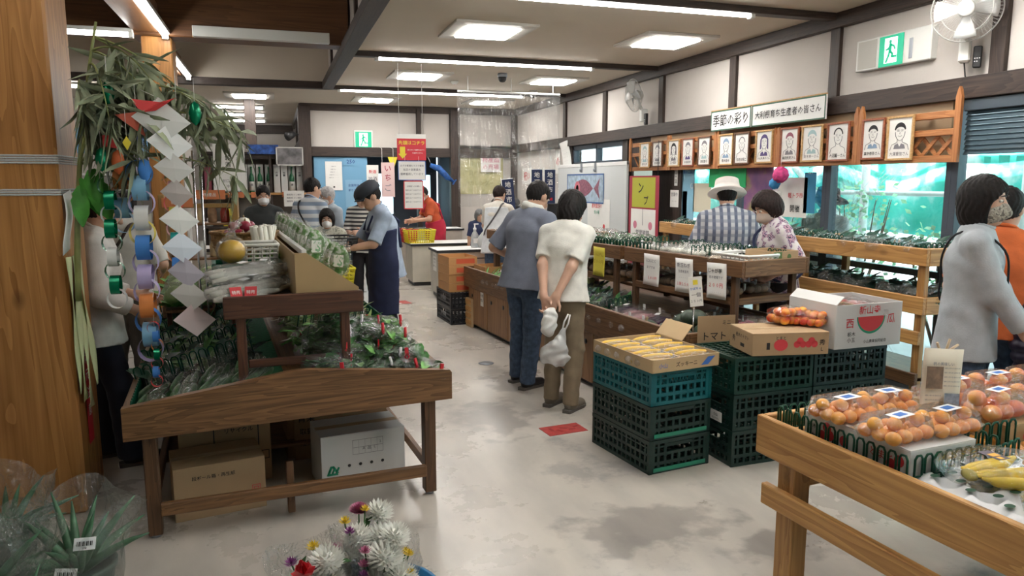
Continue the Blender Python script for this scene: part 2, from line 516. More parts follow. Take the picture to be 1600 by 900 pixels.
def person(label, x, y, deg, H=1.6, h=0.009, lean=0.0, head=(0, 0), lw=None, rw=None, lhd=None, rhd=None, feet=((-.1, 0), (.1, .03)), build=1.0,
  skin=None, hair=('short', None), shirt=None, pants=None, shoes=None, mask=None, apron=None, z=0.0, curl=0.35, group=None, headlow=0.0, knee=(0, 0), dback=0.0):
 s = H / 1.65; b = build; A = lambda *q: np.array(q, float)
 D = A(0, math.sin(lean), math.cos(lean)); X1 = A(1, 0, 0); Fd = np.cross(D, X1) * -1; Fd = A(0, math.cos(lean), -math.sin(lean))
 P = A(0, dback, .90 * s); C3 = P + .33 * s * D; N = P + .50 * s * D
 ha = lean * .6 + head[0]
 U = A(0, math.sin(ha), math.cos(ha)); fw = A(0, math.cos(ha), -math.sin(ha)); rt = A(1, 0, 0)
 fw = rotv(fw, U, head[1]); rt = rotv(rt, U, head[1])
 Hc = N + U * .135 * s + fw * .015 * s
 hd = lambda r, f, u: Hc + s * (rt * r + fw * f + U * u)
 fr = np.array([rt, fw, U])
 Sh = {-1: P + .425 * s * D - X1 * .162 * s * b, 1: P + .425 * s * D + X1 * .162 * s * b}
 arms = {}
 for sd, tgt, hdn in ((-1, lw, lhd), (1, rw, rhd)):
  S = Sh[sd]; a1, a2 = .275 * s, .245 * s
  T = A(sd * .235, .05, .78) * s if tgt is None else A(*tgt)
  v = T - S; d = np.linalg.norm(v)
  if d > (a1 + a2) * .995: T = S + v / d * (a1 + a2) * .995; v = T - S; d = np.linalg.norm(v)
  u = v / d; q = (a1 * a1 - a2 * a2 + d * d) / (2 * d); hh = math.sqrt(max(a1 * a1 - q * q, 0))
  pole = A(sd * .5, -.9, -.25); pole = pole - u * (pole @ u); pole = nrm(pole)
  E = S + u * q + pole * hh
  pd, pn = hdn if hdn else (nrm(T - E), A(-sd * 1.0, 0.1, 0))
  pd = nrm(pd); pn = nrm(np.array(pn) - pd * (np.array(pn) @ pd))
  arms[sd] = (S, E, T, pd, pn)
 legs = {}
 for sd, ft in ((-1, feet[0]), (1, feet[1])):
  hp = P + A(sd * .080 * s * b, 0, -.02); an = A(ft[0], ft[1] - .03, .085 * s)
  mid = (hp + an) / 2; kn = A(mid[0], mid[1] + .035 + (knee[0] if sd < 0 else knee[1]), .47 * s)
  legs[sd] = (hp, kn, an)
 pts = [Hc + .17, Hc - .17]
 for sd in (-1, 1): pts += [*arms[sd][:3], arms[sd][2] + arms[sd][3] * .2, legs[sd][2] + A(0, .2, 0), legs[sd][1]]
 pts += [P + .22 * b, P - .22 * b]
 lo = np.min(pts, 0) - .07; hi = np.max(pts, 0) + .07; lo[2] = -.01
 F = Field(lo, hi, h)
 def torso(F, g, k=.03, arms_=True, top=True):
  w = lambda a, c: (a * s * b + g, c * s * b + g)
  F.ecap(P - D * .03 * s, P + D * .11 * s, w(.150, .112), w(.138, .103), X1, k)
  F.ecap(P + D * .10 * s, P + D * .33 * s, w(.140, .104), w(.158, .118), X1, k)
  F.ecap(P + D * .33 * s, P + D * .43 * s, w(.155, .112), w(.115, .078), X1, k)
  if top:
   for sd in (-1, 1):
    F.cap(N - D * .025 * s, Sh[sd] + D * .005, .044 * s + g, .041 * s * b + g, k)
 def arm(F, sd, g, t=1.0, k=.025):
  S, E, T, pd, pn = arms[sd]
  F.cap(S, E, .043 * s * b + g, .037 * s * b + g, k)
  F.cap(E, T, .040 * s * b + g, .027 * s * b + g, k)
 torso(F, 0)
 F.cap(N - D * .05 * s, Hc - U * .05 * s - fw * .02 * s, .054 * s, .048 * s, .03)
 F.ell(hd(0, -.012, .022), (.076 * s, .096 * s, .098 * s), fr, .02)
 F.ell(hd(0, .020, -.045), (.058 * s, .068 * s, .072 * s), fr, .03)
 F.ell(hd(0, .060, -.088), (.026 * s, .024 * s, .02 * s), fr, .03)
 F.cap(hd(0, .086, .012), hd(0, .104, -.030), .009 * s, .014 * s, .012)
 F.cap(hd(-.016, .086, -.066), hd(.016, .086, -.066), .009 * s, .009 * s, .012)
 for sd in (-1, 1):
  F.ell(hd(sd * .076, -.008, -.005), (.011 * s, .024 * s, .032 * s), fr, .012)
  F.ell(hd(sd * .032, .094, .014), (.018 * s, .016 * s, .011 * s), fr, .012, 'd')
 fat = 1.0 if h < .0085 else 1.15
 for sd in (-1, 1):
  arm(F, sd, 0)
  S, E, T, pd, pn = arms[sd]; tt = np.cross(pd, pn)
  if tt @ X1 * sd > 0 and False: tt = -tt
  F.ecap(T - pd * .01, T + pd * .075 * s, (.030 * s, .019 * s), (.041 * s, .016 * s), tt, .02)
  for i, (off, L) in enumerate(((-.030, .066), (-.010, .076), (.010, .071), (.030, .056))):
   c = curl * (1 + .12 * i); a = T + pd * .078 * s + tt * off * s; q = pd
   for j, seg in enumerate((.45, .32, .27)):
    q = nrm(rotv(pd, tt, 0) * math.cos(c * (j + .6)) + pn * math.sin(c * (j + .6)))
    e = a + q * L * seg * 1.15 * s
    F.cap(a, e, (.0092 - .0007 * j) * s * fat, (.0086 - .0009 * j) * s * fat, .004); a = e
  q1 = nrm(pd * .6 - tt * .75 + pn * .3); a = T + pd * .02 * s - tt * .026 * s; e = a + q1 * .045 * s
  F.cap(a, e, .013 * s, .010 * s, .01); F.cap(e, e + nrm(pd * .85 - tt * .35 + pn * .35) * .035 * s, .010 * s, .008 * s, .006)
  hp, kn, an = legs[sd]
  F.cap(hp, kn, .080 * s * b, .054 * s * b, .03); F.cap(kn, an, .054 * s * b, .036 * s, .03)
  F.cap(an - A(0, .01, .045), an + A(0, .13, -.055) * s, .034 * s, .026 * s, .02)
 body = F.build('person', skin); tag(body, label, 'person', group, (x, y, z), R(deg))
 # face: eyes under the brow
 for sd in (-1, 1):
  e = MB(); e.ball(hd(sd * .032, .0775, .013), (.0125 * s, .011 * s, .0075 * s), 10, 7); e.m = 1; e.ball(hd(sd * .032, .084, .0125), .0065 * s, 8, 6)
  e.build('eye', [M_EYE, M_IRIS], body)
  e = MB(); e.tube([hd(sd * .016, .092, .034), hd(sd * .034, .090, .040), hd(sd * .052, .078, .034)], [.003 * s, .004 * s, .002 * s], 5)
  e.build('eyebrow', M_BROW, body)
 # hair
 st, hm = hair
 if st:
  m = .20
  G = Field(Hc - m * s - (.12 if st in ('long', 'pony') else 0), Hc + m * s, min(h, .008))
  vol = {'short': .010, 'crop': .006, 'bob': .020, 'fluffy': .026, 'long': .018, 'pony': .012, 'bun': .012}[st]
  G.ell(hd(0, -.014, .026), ((.078 + vol) * s, (.098 + vol) * s, (.100 + vol) * s), fr, .02)
  if st in ('bob', 'long'):
   G.ell(hd(0, -.03, -.045), ((.088 + vol * .4) * s, .088 * s, .115 * s), fr, .03)
   if st == 'long': G.cap(hd(0, -.07, -.08), hd(0, -.085, -.2), .06 * s, .05 * s, .03)
  if st == 'fluffy': G.ell(hd(0, -.045, -.02), (.098 * s, .085 * s, .098 * s), fr, .03)
  if st in ('short', 'crop'):
   G.half(hd(0, -.02, -.065), -U * 1.0 + fw * .15)
   G.half(hd(0, .0, -.035), nrm(fw * .5 - U * 1.0))
  low = {'bob': -.125, 'fluffy': -.10, 'long': -.26, 'pony': -.09, 'bun': -.09}.get(st)
  if low: G.half(hd(0, 0, low), -U)
  G.ell(hd(0, .120, -.022), (.071 * s, .078 * s, .096 * s), fr, .015, 'd')
  if st in ('short', 'crop', 'pony', 'bun'):
   G.ell(hd(0, .112, -.055), (.125 * s, .098 * s, .10 * s), fr, .012, 'd')
   for sd in (-1, 1): G.ell(hd(sd * .098, .02, -.035), (.03 * s, .045 * s, .055 * s), fr, .012, 'd')
  if st in ('bob', 'long', 'fluffy'): G.ell(hd(0, .130, -.045), (.14 * s, .098 * s, .108 * s), fr, .012, 'd')
  if st == 'pony': G.cap(hd(0, -.11, .0), hd(0, -.13, -.11), .026 * s, .016 * s, .02)
  if st == 'bun': G.ell(hd(0, -.12, .03), (.04 * s, .035 * s, .04 * s), fr, .015)
  Xg, Yg, Zg = G.ax[0][:, None, None], G.ax[1][None, :, None], G.ax[2][None, None, :]
  az = np.arctan2((Yg - Hc[1]), (Xg - Hc[0]))
  G.F += (.0022 * np.sin(az * 23 + 3 * np.sin(Zg * 40)) + .0016 * np.sin(az * 41 + Zg * 60)).astype(np.float32)
  G.build('hair', hm, body)
 # shirt
 if shirt:
  g = shirt.get('loose', .014); hem = shirt.get('hem', -.08)
  G = Field(lo - .03, hi + .03, h)
  torso(G, g, .035)
  if hem < -.02: G.ecap(P + D * .05 * s, P + D * (hem - .02) * s, (.145 * s * b + g, .110 * s * b + g), (.166 * s * b + g + shirt.get('flare', .018), .120 * s * b + g + shirt.get('flare', .018)), X1, .03)
  G.half(P + D * hem * s, -D)
  sl = shirt.get('sleeve', .62); cut = []
  for sd in (-1, 1):
   S, E, T, pd, pn = arms[sd]; gs = g * .55 + shirt.get('sl', .003)
   if sl < .05: continue
   Q = Field(lo - .03, hi + .03, h)
   if sl <= 1.0:
    e = S + (E - S) * (sl + .12); Q.cap(S, e, .044 * s * b + gs, .043 * s * b + gs + .006, .02); Q.half(S + (E - S) * sl, nrm(E - S))
   else:
    t = min(sl - 1.0, .97); Q.cap(S, E, .044 * s * b + gs, .040 * s * b + gs, .025)
    e = E + (T - E) * t; Q.cap(E, e + (T - E) * .1, .042 * s * b + gs, .034 * s * b + gs, .03)
    Q.half(e, nrm(T - E)) if t < 2 else None
    Q.cap(S, E, .044 * s * b + gs, .040 * s * b + gs, .025) if sl > 1.3 else None
   hh = np.clip(.5 + .5 * (G.F - Q.F) / .03, 0, 1); G.F = G.F * (1 - hh) + Q.F * hh - .03 * hh * (1 - hh)
  G.wob(shirt.get('fold', .002), ph=x * 3 + y)
  o = G.build(shirt.get('name', 'shirt'), shirt['mat'], body)
  if shirt.get('collar', True):
   c = MB()
   ring = [N + U * .028 * s + (rt * math.cos(t) * .064 + fw * (math.sin(t) * .062 + .006) - U * .018 * math.sin(t)) * s for t in [2 * math.pi * i / 20 for i in range(20)]]
   c.tube(ring, shirt.get('cr', .010) * s, 8, closed=True)
   c.build('collar', shirt.get('cmat', shirt['mat']), body)
 if pants:
  g = pants.get('loose', .014); G = Field((lo[0] - .02, lo[1] - .02, 0), (hi[0] + .02, hi[1] + .02, P[2] + .2), h)
  G.ecap(P - D * .05 * s, P + D * .11 * s, (.150 * s * b + g, .112 * s * b + g), (.138 * s * b + g, .104 * s * b + g), X1, .03)
  for sd in (-1, 1):
   hp, kn, an = legs[sd]; e = kn + (an + A(0, -.005, -.03) - kn) * pants.get('len', 1.0)
   G.cap(hp, kn, .078 * s * b + g, .058 * s * b + g, .03)
   G.cap(kn, e, .058 * s * b + g, pants.get('cuff', .046) * s + g, .03)
  G.half(P + D * .10 * s, D); G.half((0, 0, pants.get('bot', .05)), (0, 0, -1))
  G.wob(pants.get('fold', .004), f=(26, 30, 30), ph=y * 2)
  G.build('trousers', pants['mat'], body)
 if shoes:
  for sd in (-1, 1):
   hp, kn, an = legs[sd]; G = Field(an - A(.12, .14, .09), an + A(.12, .25, .1), min(h, .008)); fx = an[0]; fy = an[1]
   G.ecap((fx, fy - .02, .045), (fx, fy + .15 * s, .032), (.040 * s, .045 * s), (.044 * s, .034 * s), X1, .02)
   G.cap((fx, fy, .05), (fx, fy, .10), .045 * s, .043 * s, .02)
   G.half((0, 0, .005), (0, 0, -1)); G.build('shoe', shoes, body)
   so = MB(); pr = [(-.036, -.07), (-.030, -.085), (.030, -.085), (.036, -.07), (.040, .03), (.050, .12), (.040, .17), (.015, .195), (-.015, .195), (-.040, .17), (-.050, .12), (-.040, .03)]
   so.prism([(fx + a * s, fy + c * s + .005) for a, c in pr], (0, 0, 0), (1, 0, 0), (0, 1, 0), (0, 0, .022)); so.build('sole', M_SOLE, body)
 if mask:
  G = Field(Hc - .16 * s, Hc + .16 * s, .007)
  G.ell(hd(0, .026, -.048), (.066 * s, .078 * s, .070 * s), fr, .02)
  G.cap(hd(0, .09, -.012), hd(0, .106, -.045), .014 * s, .022 * s, .03)
  G.half(hd(0, .0, -.006), nrm(U * 1.0 - fw * .12)); G.half(hd(0, .020, 0), -fw); G.half(hd(0, .02, -.118), -U)
  G.build('face_mask', mask, body)
  for sd in (-1, 1):
   for u0, u1 in ((-.015, .02), (-.085, -.03)):
    e = MB(); e.tube([hd(sd * .064, .022, u0), hd(sd * .083, -.01, (u0 + u1) / 2 + .004), hd(sd * .086, -.028, u1)], .0018, 5); e.build('ear_loop', mask, body)
 if apron:
  g = .042; G = Field(lo - .05, hi + .04, h)
  torso(G, g, .03, top=False)
  G.ecap(P + D * .02, A(0, P[1] + .01, apron.get('bot', .42)), (.165 * s * b + g, .125 * s * b + g), (.17 * s * b + g, .14 * s + g), X1, .03)
  G.half(A(0, P[1] + apron.get('cut', -.02), 0), (0, -1, 0)); G.half(P + D * apron.get('top', .32) * s, D); G.half((0, 0, apron.get('bot', .42)), (0, 0, -1))
  G.wob(.003); G.build('apron', apron['mat'], body)
  for sd in (-1, 1):
   e = MB(); e.tube([P + D * .32 * s + X1 * sd * .07 + Fd * .155 * s * b, P + D * .44 * s + X1 * sd * .09 * s + Fd * .09 * s, N + X1 * sd * .085 * s - D * .0 - Fd * .02, P + D * .36 * s + X1 * sd * .03 - Fd * .165 * s * b, P + D * .12 * s - X1 * sd * .12 - Fd * .125 * s * b], .014, 6)
   e.build('apron_strap', apron['mat'], body)
 return dict(o=body, P=P, D=D, N=N, X=X1, F=Fd, hd=hd, fr=fr, Hc=Hc, s=s, arms=arms, legs=legs, b=b)
def head_lathe(name, pp, prof, mat, c=(0, 0, 0), tilt=0.0, sx=1.0, sy=1.15, n=28, th=None, label=None):
 m = MB(); fr, s = pp['fr'], pp['s']; o = pp['hd'](*c)
 M = Matrix(((fr[0][0], fr[1][0], fr[2][0], o[0]), (fr[0][1], fr[1][1], fr[2][1], o[1]), (fr[0][2], fr[1][2], fr[2][2], o[2]), (0, 0, 0, 1)))
 m.M = M @ Euler((tilt, 0, 0)).to_matrix().to_4x4(); m.lathe([(r * s, z_ * s) for r, z_ in prof], n, sx=sx, sy=sy)
 return m.build(name, mat, pp['o'], label)
def strap(pp, side, mat, name='shoulder_strap', r=.011, g=.03):
 P, D, N, X, F, s, b = (pp[k] for k in ('P', 'D', 'N', 'X', 'F', 's', 'b'))
 m = MB(); q = lambda u, x_, f: P + D * u * s + X * side * x_ * s * b + F * f * s * b
 K = [q(.03, -.17, .03), q(.12, -.12, .12 + g), q(.28, .0, .13 + g), q(.40, .075, .10 + g), q(.485, .09, .02), q(.47, .09, -.06 - g), q(.36, .05, -.115 - g), q(.22, -.04, -.115 - g), q(.10, -.12, -.11 - g), q(.03, -.17, -.04)]
 n = len(K); C = []
 for i in range(n):
  a, b_, c, d = K[i - 1], K[i], K[(i + 1) % n], K[(i + 2) % n]
  for j in range(4):
   u = j / 4; C.append(.5 * (2 * b_ + (c - a) * u + (2 * a - 5 * b_ + 4 * c - d) * u * u + (3 * b_ - a - 3 * c + d) * u ** 3))
 m.tube(C, r, 6, closed=True)
 return m.build(name, mat, pp['o'])
M_EYE = plain('eye_white', (.75, .73, .70), .3)
M_IRIS = plain('iris_dark', (.02, .012, .01), .2)
M_BROW = plain('brow_hair', (.03, .022, .02), .7)
M_SOLE = plain('shoe_sole', (.10, .09, .08), .7)
# ---------------------------------------------------------------- common materials
PLASTER = plain('wall_plaster', (.56, .52, .485), .85, var=.04, scale=2.5, bump=.08, bscale=60)
CEIL = plain('ceiling_board', (.66, .585, .49), .8, var=.03, scale=1.5)
DARKW = wood('dark_stained_wood', (.016, .010, .008), (.055, .034, .026), 1, 1.0, .55)
DARKWX = wood('dark_stained_wood_across', (.016, .010, .008), (.055, .034, .026), 0, 1.0, .55)
DARKWZ = wood('dark_stained_wood_upright', (.016, .010, .008), (.055, .034, .026), 2, 1.0, .55)
CEDARZ = wood('cedar_upright', (.30, .12, .03), (.54, .26, .08), 2, .6, .42, 9, 3.2)
CEDARX = wood('cedar_beam', (.085, .035, .014), (.17, .075, .03), 0, .7, .4, 6)
CEDARY = wood('cedar_beam_deep', (.13, .058, .025), (.24, .11, .045), 1, .7, .4, 6)
PINEX = wood('pine_across', (.35, .16, .045), (.64, .36, .125), 0, .8, .45, 8, 3.6)
PINEY = wood('pine_lengthwise', (.35, .16, .045), (.64, .36, .125), 1, .8, .45, 8, 3.6)
PINEZ = wood('pine_upright', (.30, .135, .04), (.52, .29, .10), 2, 1.0, .45, 7)
OAKX = wood('worn_brown_wood', (.085, .038, .014), (.25, .125, .05), 0, 1.2, .5, 8)
OAKY = wood('worn_brown_wood_deep', (.08, .036, .014), (.20, .10, .042), 1, 1.2, .5, 8)
OAKZ = wood('worn_brown_wood_upright', (.055, .025, .011), (.14, .068, .03), 2, 1.2, .5, 8)
REDBX = wood('red_brown_board', (.042, .015, .009), (.115, .044, .022), 0, 1.2, .45, 6)
REDBY = wood('red_brown_board_deep', (.042, .015, .009), (.115, .044, .022), 1, 1.2, .45, 6)
REDBZ = wood('red_brown_board_upright', (.05, .017, .009), (.125, .046, .022), 2, 1.2, .45, 6)
WHITE = plain('white_paint', (.78, .78, .77), .45)
WPLAST = plain('white_plastic', (.72, .72, .69), .35)
PAPER = plain('white_paper', (.80, .79, .76), .8, var=.03, scale=6)
INK = plain('black_ink', (.015, .014, .016), .7)
RINK = plain('red_ink', (.62, .05, .06), .7)
BINK = plain('blue_ink', (.05, .16, .50), .7)
GINK = plain('green_ink', (.02, .30, .16), .7)
GREYINK = plain('grey_ink', (.20, .19, .21), .7)
YELP = plain('yellow_paper', (.82, .66, .06), .7)
CHROME = plain('bright_metal', (.70, .71, .73), .25, 1.0)
GREYM = plain('grey_metal', (.28, .30, .33), .4, .6)
BLACKP = plain('black_plastic', (.02, .02, .022), .4)
FRAMEM = plain('window_frame_metal', (.07, .085, .11), .4, .3)
FILM = film('clear_film')
FILMC = film('crinkled_film', gloss=.10, haze=.035, scale=38)
FILMH = film('milky_film', (.94, .95, .95), .12, .34, 30)
GLASS = film('window_glass', (.94, .99, .98), .03, 0, 2, .02)
TUBE = plain('lit_tube', (1, .98, .94), emit=TUBE_STRENGTH)
PANEL = plain('lit_panel', (1, .97, .92), emit=PANEL_STRENGTH)
# ---------------------------------------------------------------- the shell
def floor_material():
 m, nt, n, l, b = _new('worn_concrete')
 tc = n.new('ShaderNodeTexCoord')
 big = n.new('ShaderNodeTexNoise'); big.inputs['Scale'].default_value = .85; big.inputs['Detail'].default_value = 9; big.inputs['Roughness'].default_value = .68
 l.new(tc.outputs['Object'], big.inputs['Vector'])
 r1 = n.new('ShaderNodeValToRGB'); r1.color_ramp.elements[0].position = .57; r1.color_ramp.elements[1].position = .63
 r1.color_ramp.elements[0].color = (.51, .475, .43, 1); r1.color_ramp.elements[1].color = (.35, .33, .31, 1)
 l.new(big.outputs['Fac'], r1.inputs['Fac'])
 sm = n.new('ShaderNodeTexNoise'); sm.inputs['Scale'].default_value = 5; sm.inputs['Detail'].default_value = 6
 mp = n.new('ShaderNodeMapping'); mp.inputs['Scale'].default_value = (1, .35, 1)
 l.new(tc.outputs['Object'], mp.inputs[0]); l.new(mp.outputs[0], sm.inputs['Vector'])
 r2 = n.new('ShaderNodeValToRGB'); r2.color_ramp.elements[0].position = .35; r2.color_ramp.elements[1].position = .65
 r2.color_ramp.elements[0].color = (.86, .86, .86, 1); r2.color_ramp.elements[1].color = (1.08, 1.07, 1.05, 1)
 l.new(sm.outputs['Fac'], r2.inputs['Fac'])
 mx = n.new('ShaderNodeMix'); mx.data_type = 'RGBA'; mx.blend_type = 'MULTIPLY'; mx.inputs['Factor'].default_value = 1
 base = r1.outputs['Color']
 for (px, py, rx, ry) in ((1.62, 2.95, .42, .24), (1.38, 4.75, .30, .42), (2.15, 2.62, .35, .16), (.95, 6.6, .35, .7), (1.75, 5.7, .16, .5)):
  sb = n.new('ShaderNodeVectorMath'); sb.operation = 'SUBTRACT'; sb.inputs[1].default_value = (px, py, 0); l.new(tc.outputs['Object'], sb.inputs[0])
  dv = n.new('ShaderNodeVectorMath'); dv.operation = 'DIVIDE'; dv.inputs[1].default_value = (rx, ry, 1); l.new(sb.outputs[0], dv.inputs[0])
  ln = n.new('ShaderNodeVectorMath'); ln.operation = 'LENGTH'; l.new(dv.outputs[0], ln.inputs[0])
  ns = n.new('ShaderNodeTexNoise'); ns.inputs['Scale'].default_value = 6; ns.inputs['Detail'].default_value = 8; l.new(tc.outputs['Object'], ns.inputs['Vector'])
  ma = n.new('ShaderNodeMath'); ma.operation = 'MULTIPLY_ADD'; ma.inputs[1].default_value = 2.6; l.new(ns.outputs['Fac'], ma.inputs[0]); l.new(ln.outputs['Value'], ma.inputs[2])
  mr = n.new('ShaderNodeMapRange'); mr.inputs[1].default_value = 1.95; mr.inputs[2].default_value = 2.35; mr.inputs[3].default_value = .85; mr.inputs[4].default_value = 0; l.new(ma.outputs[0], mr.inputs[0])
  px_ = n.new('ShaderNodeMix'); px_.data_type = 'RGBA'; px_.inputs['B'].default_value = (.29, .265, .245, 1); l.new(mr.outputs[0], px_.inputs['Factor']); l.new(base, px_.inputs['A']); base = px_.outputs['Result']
 l.new(base, mx.inputs['A']); l.new(r2.outputs['Color'], mx.inputs['B']); l.new(mx.outputs['Result'], b.inputs['Base Color'])
 rr = n.new('ShaderNodeMapRange'); rr.inputs[3].default_value = .16; rr.inputs[4].default_value = .42
 l.new(big.outputs['Fac'], rr.inputs[0]); l.new(rr.outputs[0], b.inputs['Roughness'])
 bp = n.new('ShaderNodeBump'); bp.inputs['Strength'].default_value = .05; bp.inputs['Distance'].default_value = .01
 l.new(sm.outputs['Fac'], bp.inputs['Height']); l.new(bp.outputs['Normal'], b.inputs['Normal'])
 return m
m = MB(); m.bb((-5.2, -3.2, -.12), (4.62, 19.2, 0), 0); struct('floor', m, floor_material())
WX = 4.55
m = MB()
m.bb((.82, -3.2, 3.0), (4.8, 14.2, 3.12), 0); m.bb((-5.2, 11.2, 3.0), (.82, 19.2, 3.12), 0)
struct('ceiling', m, CEIL)
m = MB(); m.bb((-5.2, -3.2, 4.4), (.94, 11.32, 4.5), 0); struct('raised_ceiling', m, CEIL)
m = MB(); m.bb((.82, -3.2, 3.12), (.94, 11.2, 4.4), 0); m.bb((.82, -3.2, 3.0), (.835, 11.2, 3.12), 0); struct('wall_raised_side', m, PLASTER)
m = MB(); m.bb((-5.2, 11.2, 3.12), (.94, 11.32, 4.4), 0); struct('wall_raised_end', m, CEIL)
m = MB(); m.bb((WX, -3.2, 2.24), (WX + .12, 14.1, 3.0), 0); m.bb((WX, 11.05, 0), (WX + .12, 14.1, 2.24), 0); struct('wall_right', m, PLASTER)
m = MB(); m.bb((WX, 7.72, 0), (WX + .1, 9.12, 2.24), 0); struct('wall_right_panel', m, DARKWZ)
m = MB(); m.bb((.55, 14.0, 2.22), (WX + .12, 14.12, 3.0), 0); m.bb((3.35, 14.0, 0), (WX + .12, 14.12, 2.3), 0); struct('wall_back', m, PLASTER)
m = MB(); m.bb((.55, 14.0, 2.4), (.6, 19.0, 3.0), 0); m.bb((.5, 14.12, 0), (.6, 19.0, 2.1), 0); struct('wall_passage', m, PLASTER)
m = MB(); m.bb((-5.2, 19.0, 0), (.7, 19.12, 3.0), 0); struct('wall_far_end', m, PLASTER)
m = MB(); m.bb((-5.2, -3.2, 0), (-5.08, 19.0, 4.4), 0); struct('wall_left', m, PLASTER)
m = MB(); m.bb((-5.1, 14.2, 0), (-1.35, 14.3, 3.0), 0); struct('wall_side_room', m, PLASTER)
m = MB(); m.bb((-5.2, -3.2, 0), (4.7, -3.08, 4.4), 0); struct('wall_entrance', m, PLASTER)
# dark timber: cornice, lintels, posts between the plaster panels
def trim(n_, lo, hi, mat, ch=.004):
 q = MB(); q.bb(lo, hi, ch); return struct('trim_%d' % n_, q, mat)
trim(1, (WX - .10, -3.1, 2.17), (WX + .13, 14.0, 2.315), DARKW)
trim(2, (WX - .06, -3.1, 2.88), (WX + .01, 14.0, 3.0), DARKW)
i = 3
for y in (-2.2, -.72, .78, 2.28, 3.78, 5.28, 6.74, 8.22, 9.85, 11.38):
 trim(i, (WX - .035, y - .055, 2.31), (WX + .01, y + .055, 2.9), DARKWZ); i += 1
for y in (5.3, 8.3, 11.3): trim(i, (.83, y - .05, 2.945), (WX - .06, y + .05, 3.0), DARKWX); i += 1
trim(i, (.72, -3.1, 2.93), (.87, 11.25, 3.03), DARKW); i += 1
trim(i, (-5.1, 11.15, 2.93), (.83, 11.27, 3.03), DARKWX); i += 1
for y in (1.6, 3.6, 5.6, 7.35, 9.0, 10.4): trim(i, (.79, y - .05, 3.0), (.83, y + .05, 4.4), DARKWZ); i += 1
trim(i, (.55, 13.93, 2.07), (WX, 14.01, 2.24), DARKWX); i += 1
trim(i, (.5, 13.94, 2.88), (WX, 14.01, 3.0), DARKWX); i += 1
for x0, x1 in ((.46, .67), (2.58, 2.66), (3.22, 3.40), (4.44, 4.55)): trim(i, (x0, 13.9, 0), (x1, 14.06, 2.95), DARKWZ); i += 1
trim(i, (.48, 14.0, 2.88), (.56, 19.0, 3.0), DARKW); i += 1
trim(i, (.48, 14.0, 2.10), (.56, 19.0, 2.4), DARKW); i += 1
for y in (15.2, 16.6): trim(i, (.49, y - .08, 0), (.6, y + .08, 2.9), DARKWZ); i += 1
trim(i, (-5.1, 18.9, 2.76), (.5, 19.01, 2.95), DARKWX); i += 1
trim(i, (WX - .05, 11.0, 0), (WX + .12, 11.2, 2.2), DARKWZ); i += 1
trim(i, (WX - .05, 9.05, 0), (WX + .12, 9.2, 2.2), DARKWZ); i += 1
trim(i, (WX - .05, 7.66, 0), (WX + .10, 7.84, 2.2), DARKWZ); i += 1
# timber posts and beams of the raised bay
m = MB(); m.bb((-1.36, 3.93, 0), (-.945, 4.32, 4.4), .012); struct('pillar_entrance', m, CEDARZ)
m = MB(); m.bb((-1.15, 8.05, 0), (-.88, 8.36, 3.0), .012); struct('pillar_bay', m, CEDARZ)
m = MB(); m.bb((-5.1, 8.02, 3.0), (.8, 8.3, 4.0), .012); struct('beam_cross', m, CEDARX)
m = MB(); m.bb((-1.22, -3.0, 3.03), (-.98, 8.02, 3.3), .012); struct('beam_long', m, CEDARY)
m = MB(); m.bb((-1.26, 8.3, 3.03), (-1.12, 11.2, 3.3), .012); struct('beam_long_far', m, CEDARY)
m = MB(); m.bb((-.42, 13.3, 0), (-.24, 13.5, 3.0), .006); struct('pillar_passage', m, DARKWZ)
# windows: frame and glass
def window(n_, y0, y1, z0=.08, z1=2.17):
 q = MB(); t = .05
 for a, b in (((WX - .02, y0, z0), (WX + .06, y0 + t, z1)), ((WX - .02, y1 - t, z0), (WX + .06, y1, z1)), ((WX - .02, y0, z1 - t), (WX + .06, y1, z1)), ((WX - .02, y0, z0), (WX + .06, y1, z0 + t))): q.bb(a, b, .003)
 q.bb((WX - .015, y0, .92), (WX + .05, y1, .97), .003)
 o = struct('window_%d' % n_, q, FRAMEM)
 q = MB(); q.bb((WX + .01, y0 + t, z0 + t), (WX + .018, y1 - t, z1 - t), 0); q.build('pane', GLASS, o)
for k, (a, b) in enumerate(((-3, -1.6), (-1.6, -.1), (-.1, 1.4), (1.4, 2.75), (2.75, 4.06), (4.06, 5.3), (5.3, 6.55), (6.55, 7.7))): window(k + 1, a, b)
q = MB(); q.bb((WX - .03, 9.2, .0), (WX + .06, 9.26, 2.17)); q.bb((WX - .03, 10.94, 0), (WX + .06, 11.0, 2.17)); q.bb((WX - .03, 9.2, 2.1), (WX + .06, 11.0, 2.17)); q.bb((WX - .03, 10.07, 0), (WX + .06, 10.13, 2.17))
q.bb((WX - .03, 9.2, 1.88), (WX + .06, 11, 1.92))
o = struct('window_9', q, FRAMEM); q = MB(); q.bb((WX + .01, 9.26, .05), (WX + .018, 10.94, 2.1), 0); q.build('pane', GLASS, o)
m = MB(); m.bb((WX - .055, 4.06, 1.80), (WX - .03, 8.4, 2.17), 0); struct('trim_91', m, plain('header_board', (.36, .25, .15), .6))
# sill kerb below the glass
m = MB(); m.bb((WX - .02, -3.1, 0), (WX + .1, 7.7, .08), 0); struct('trim_90', m, GREYM)
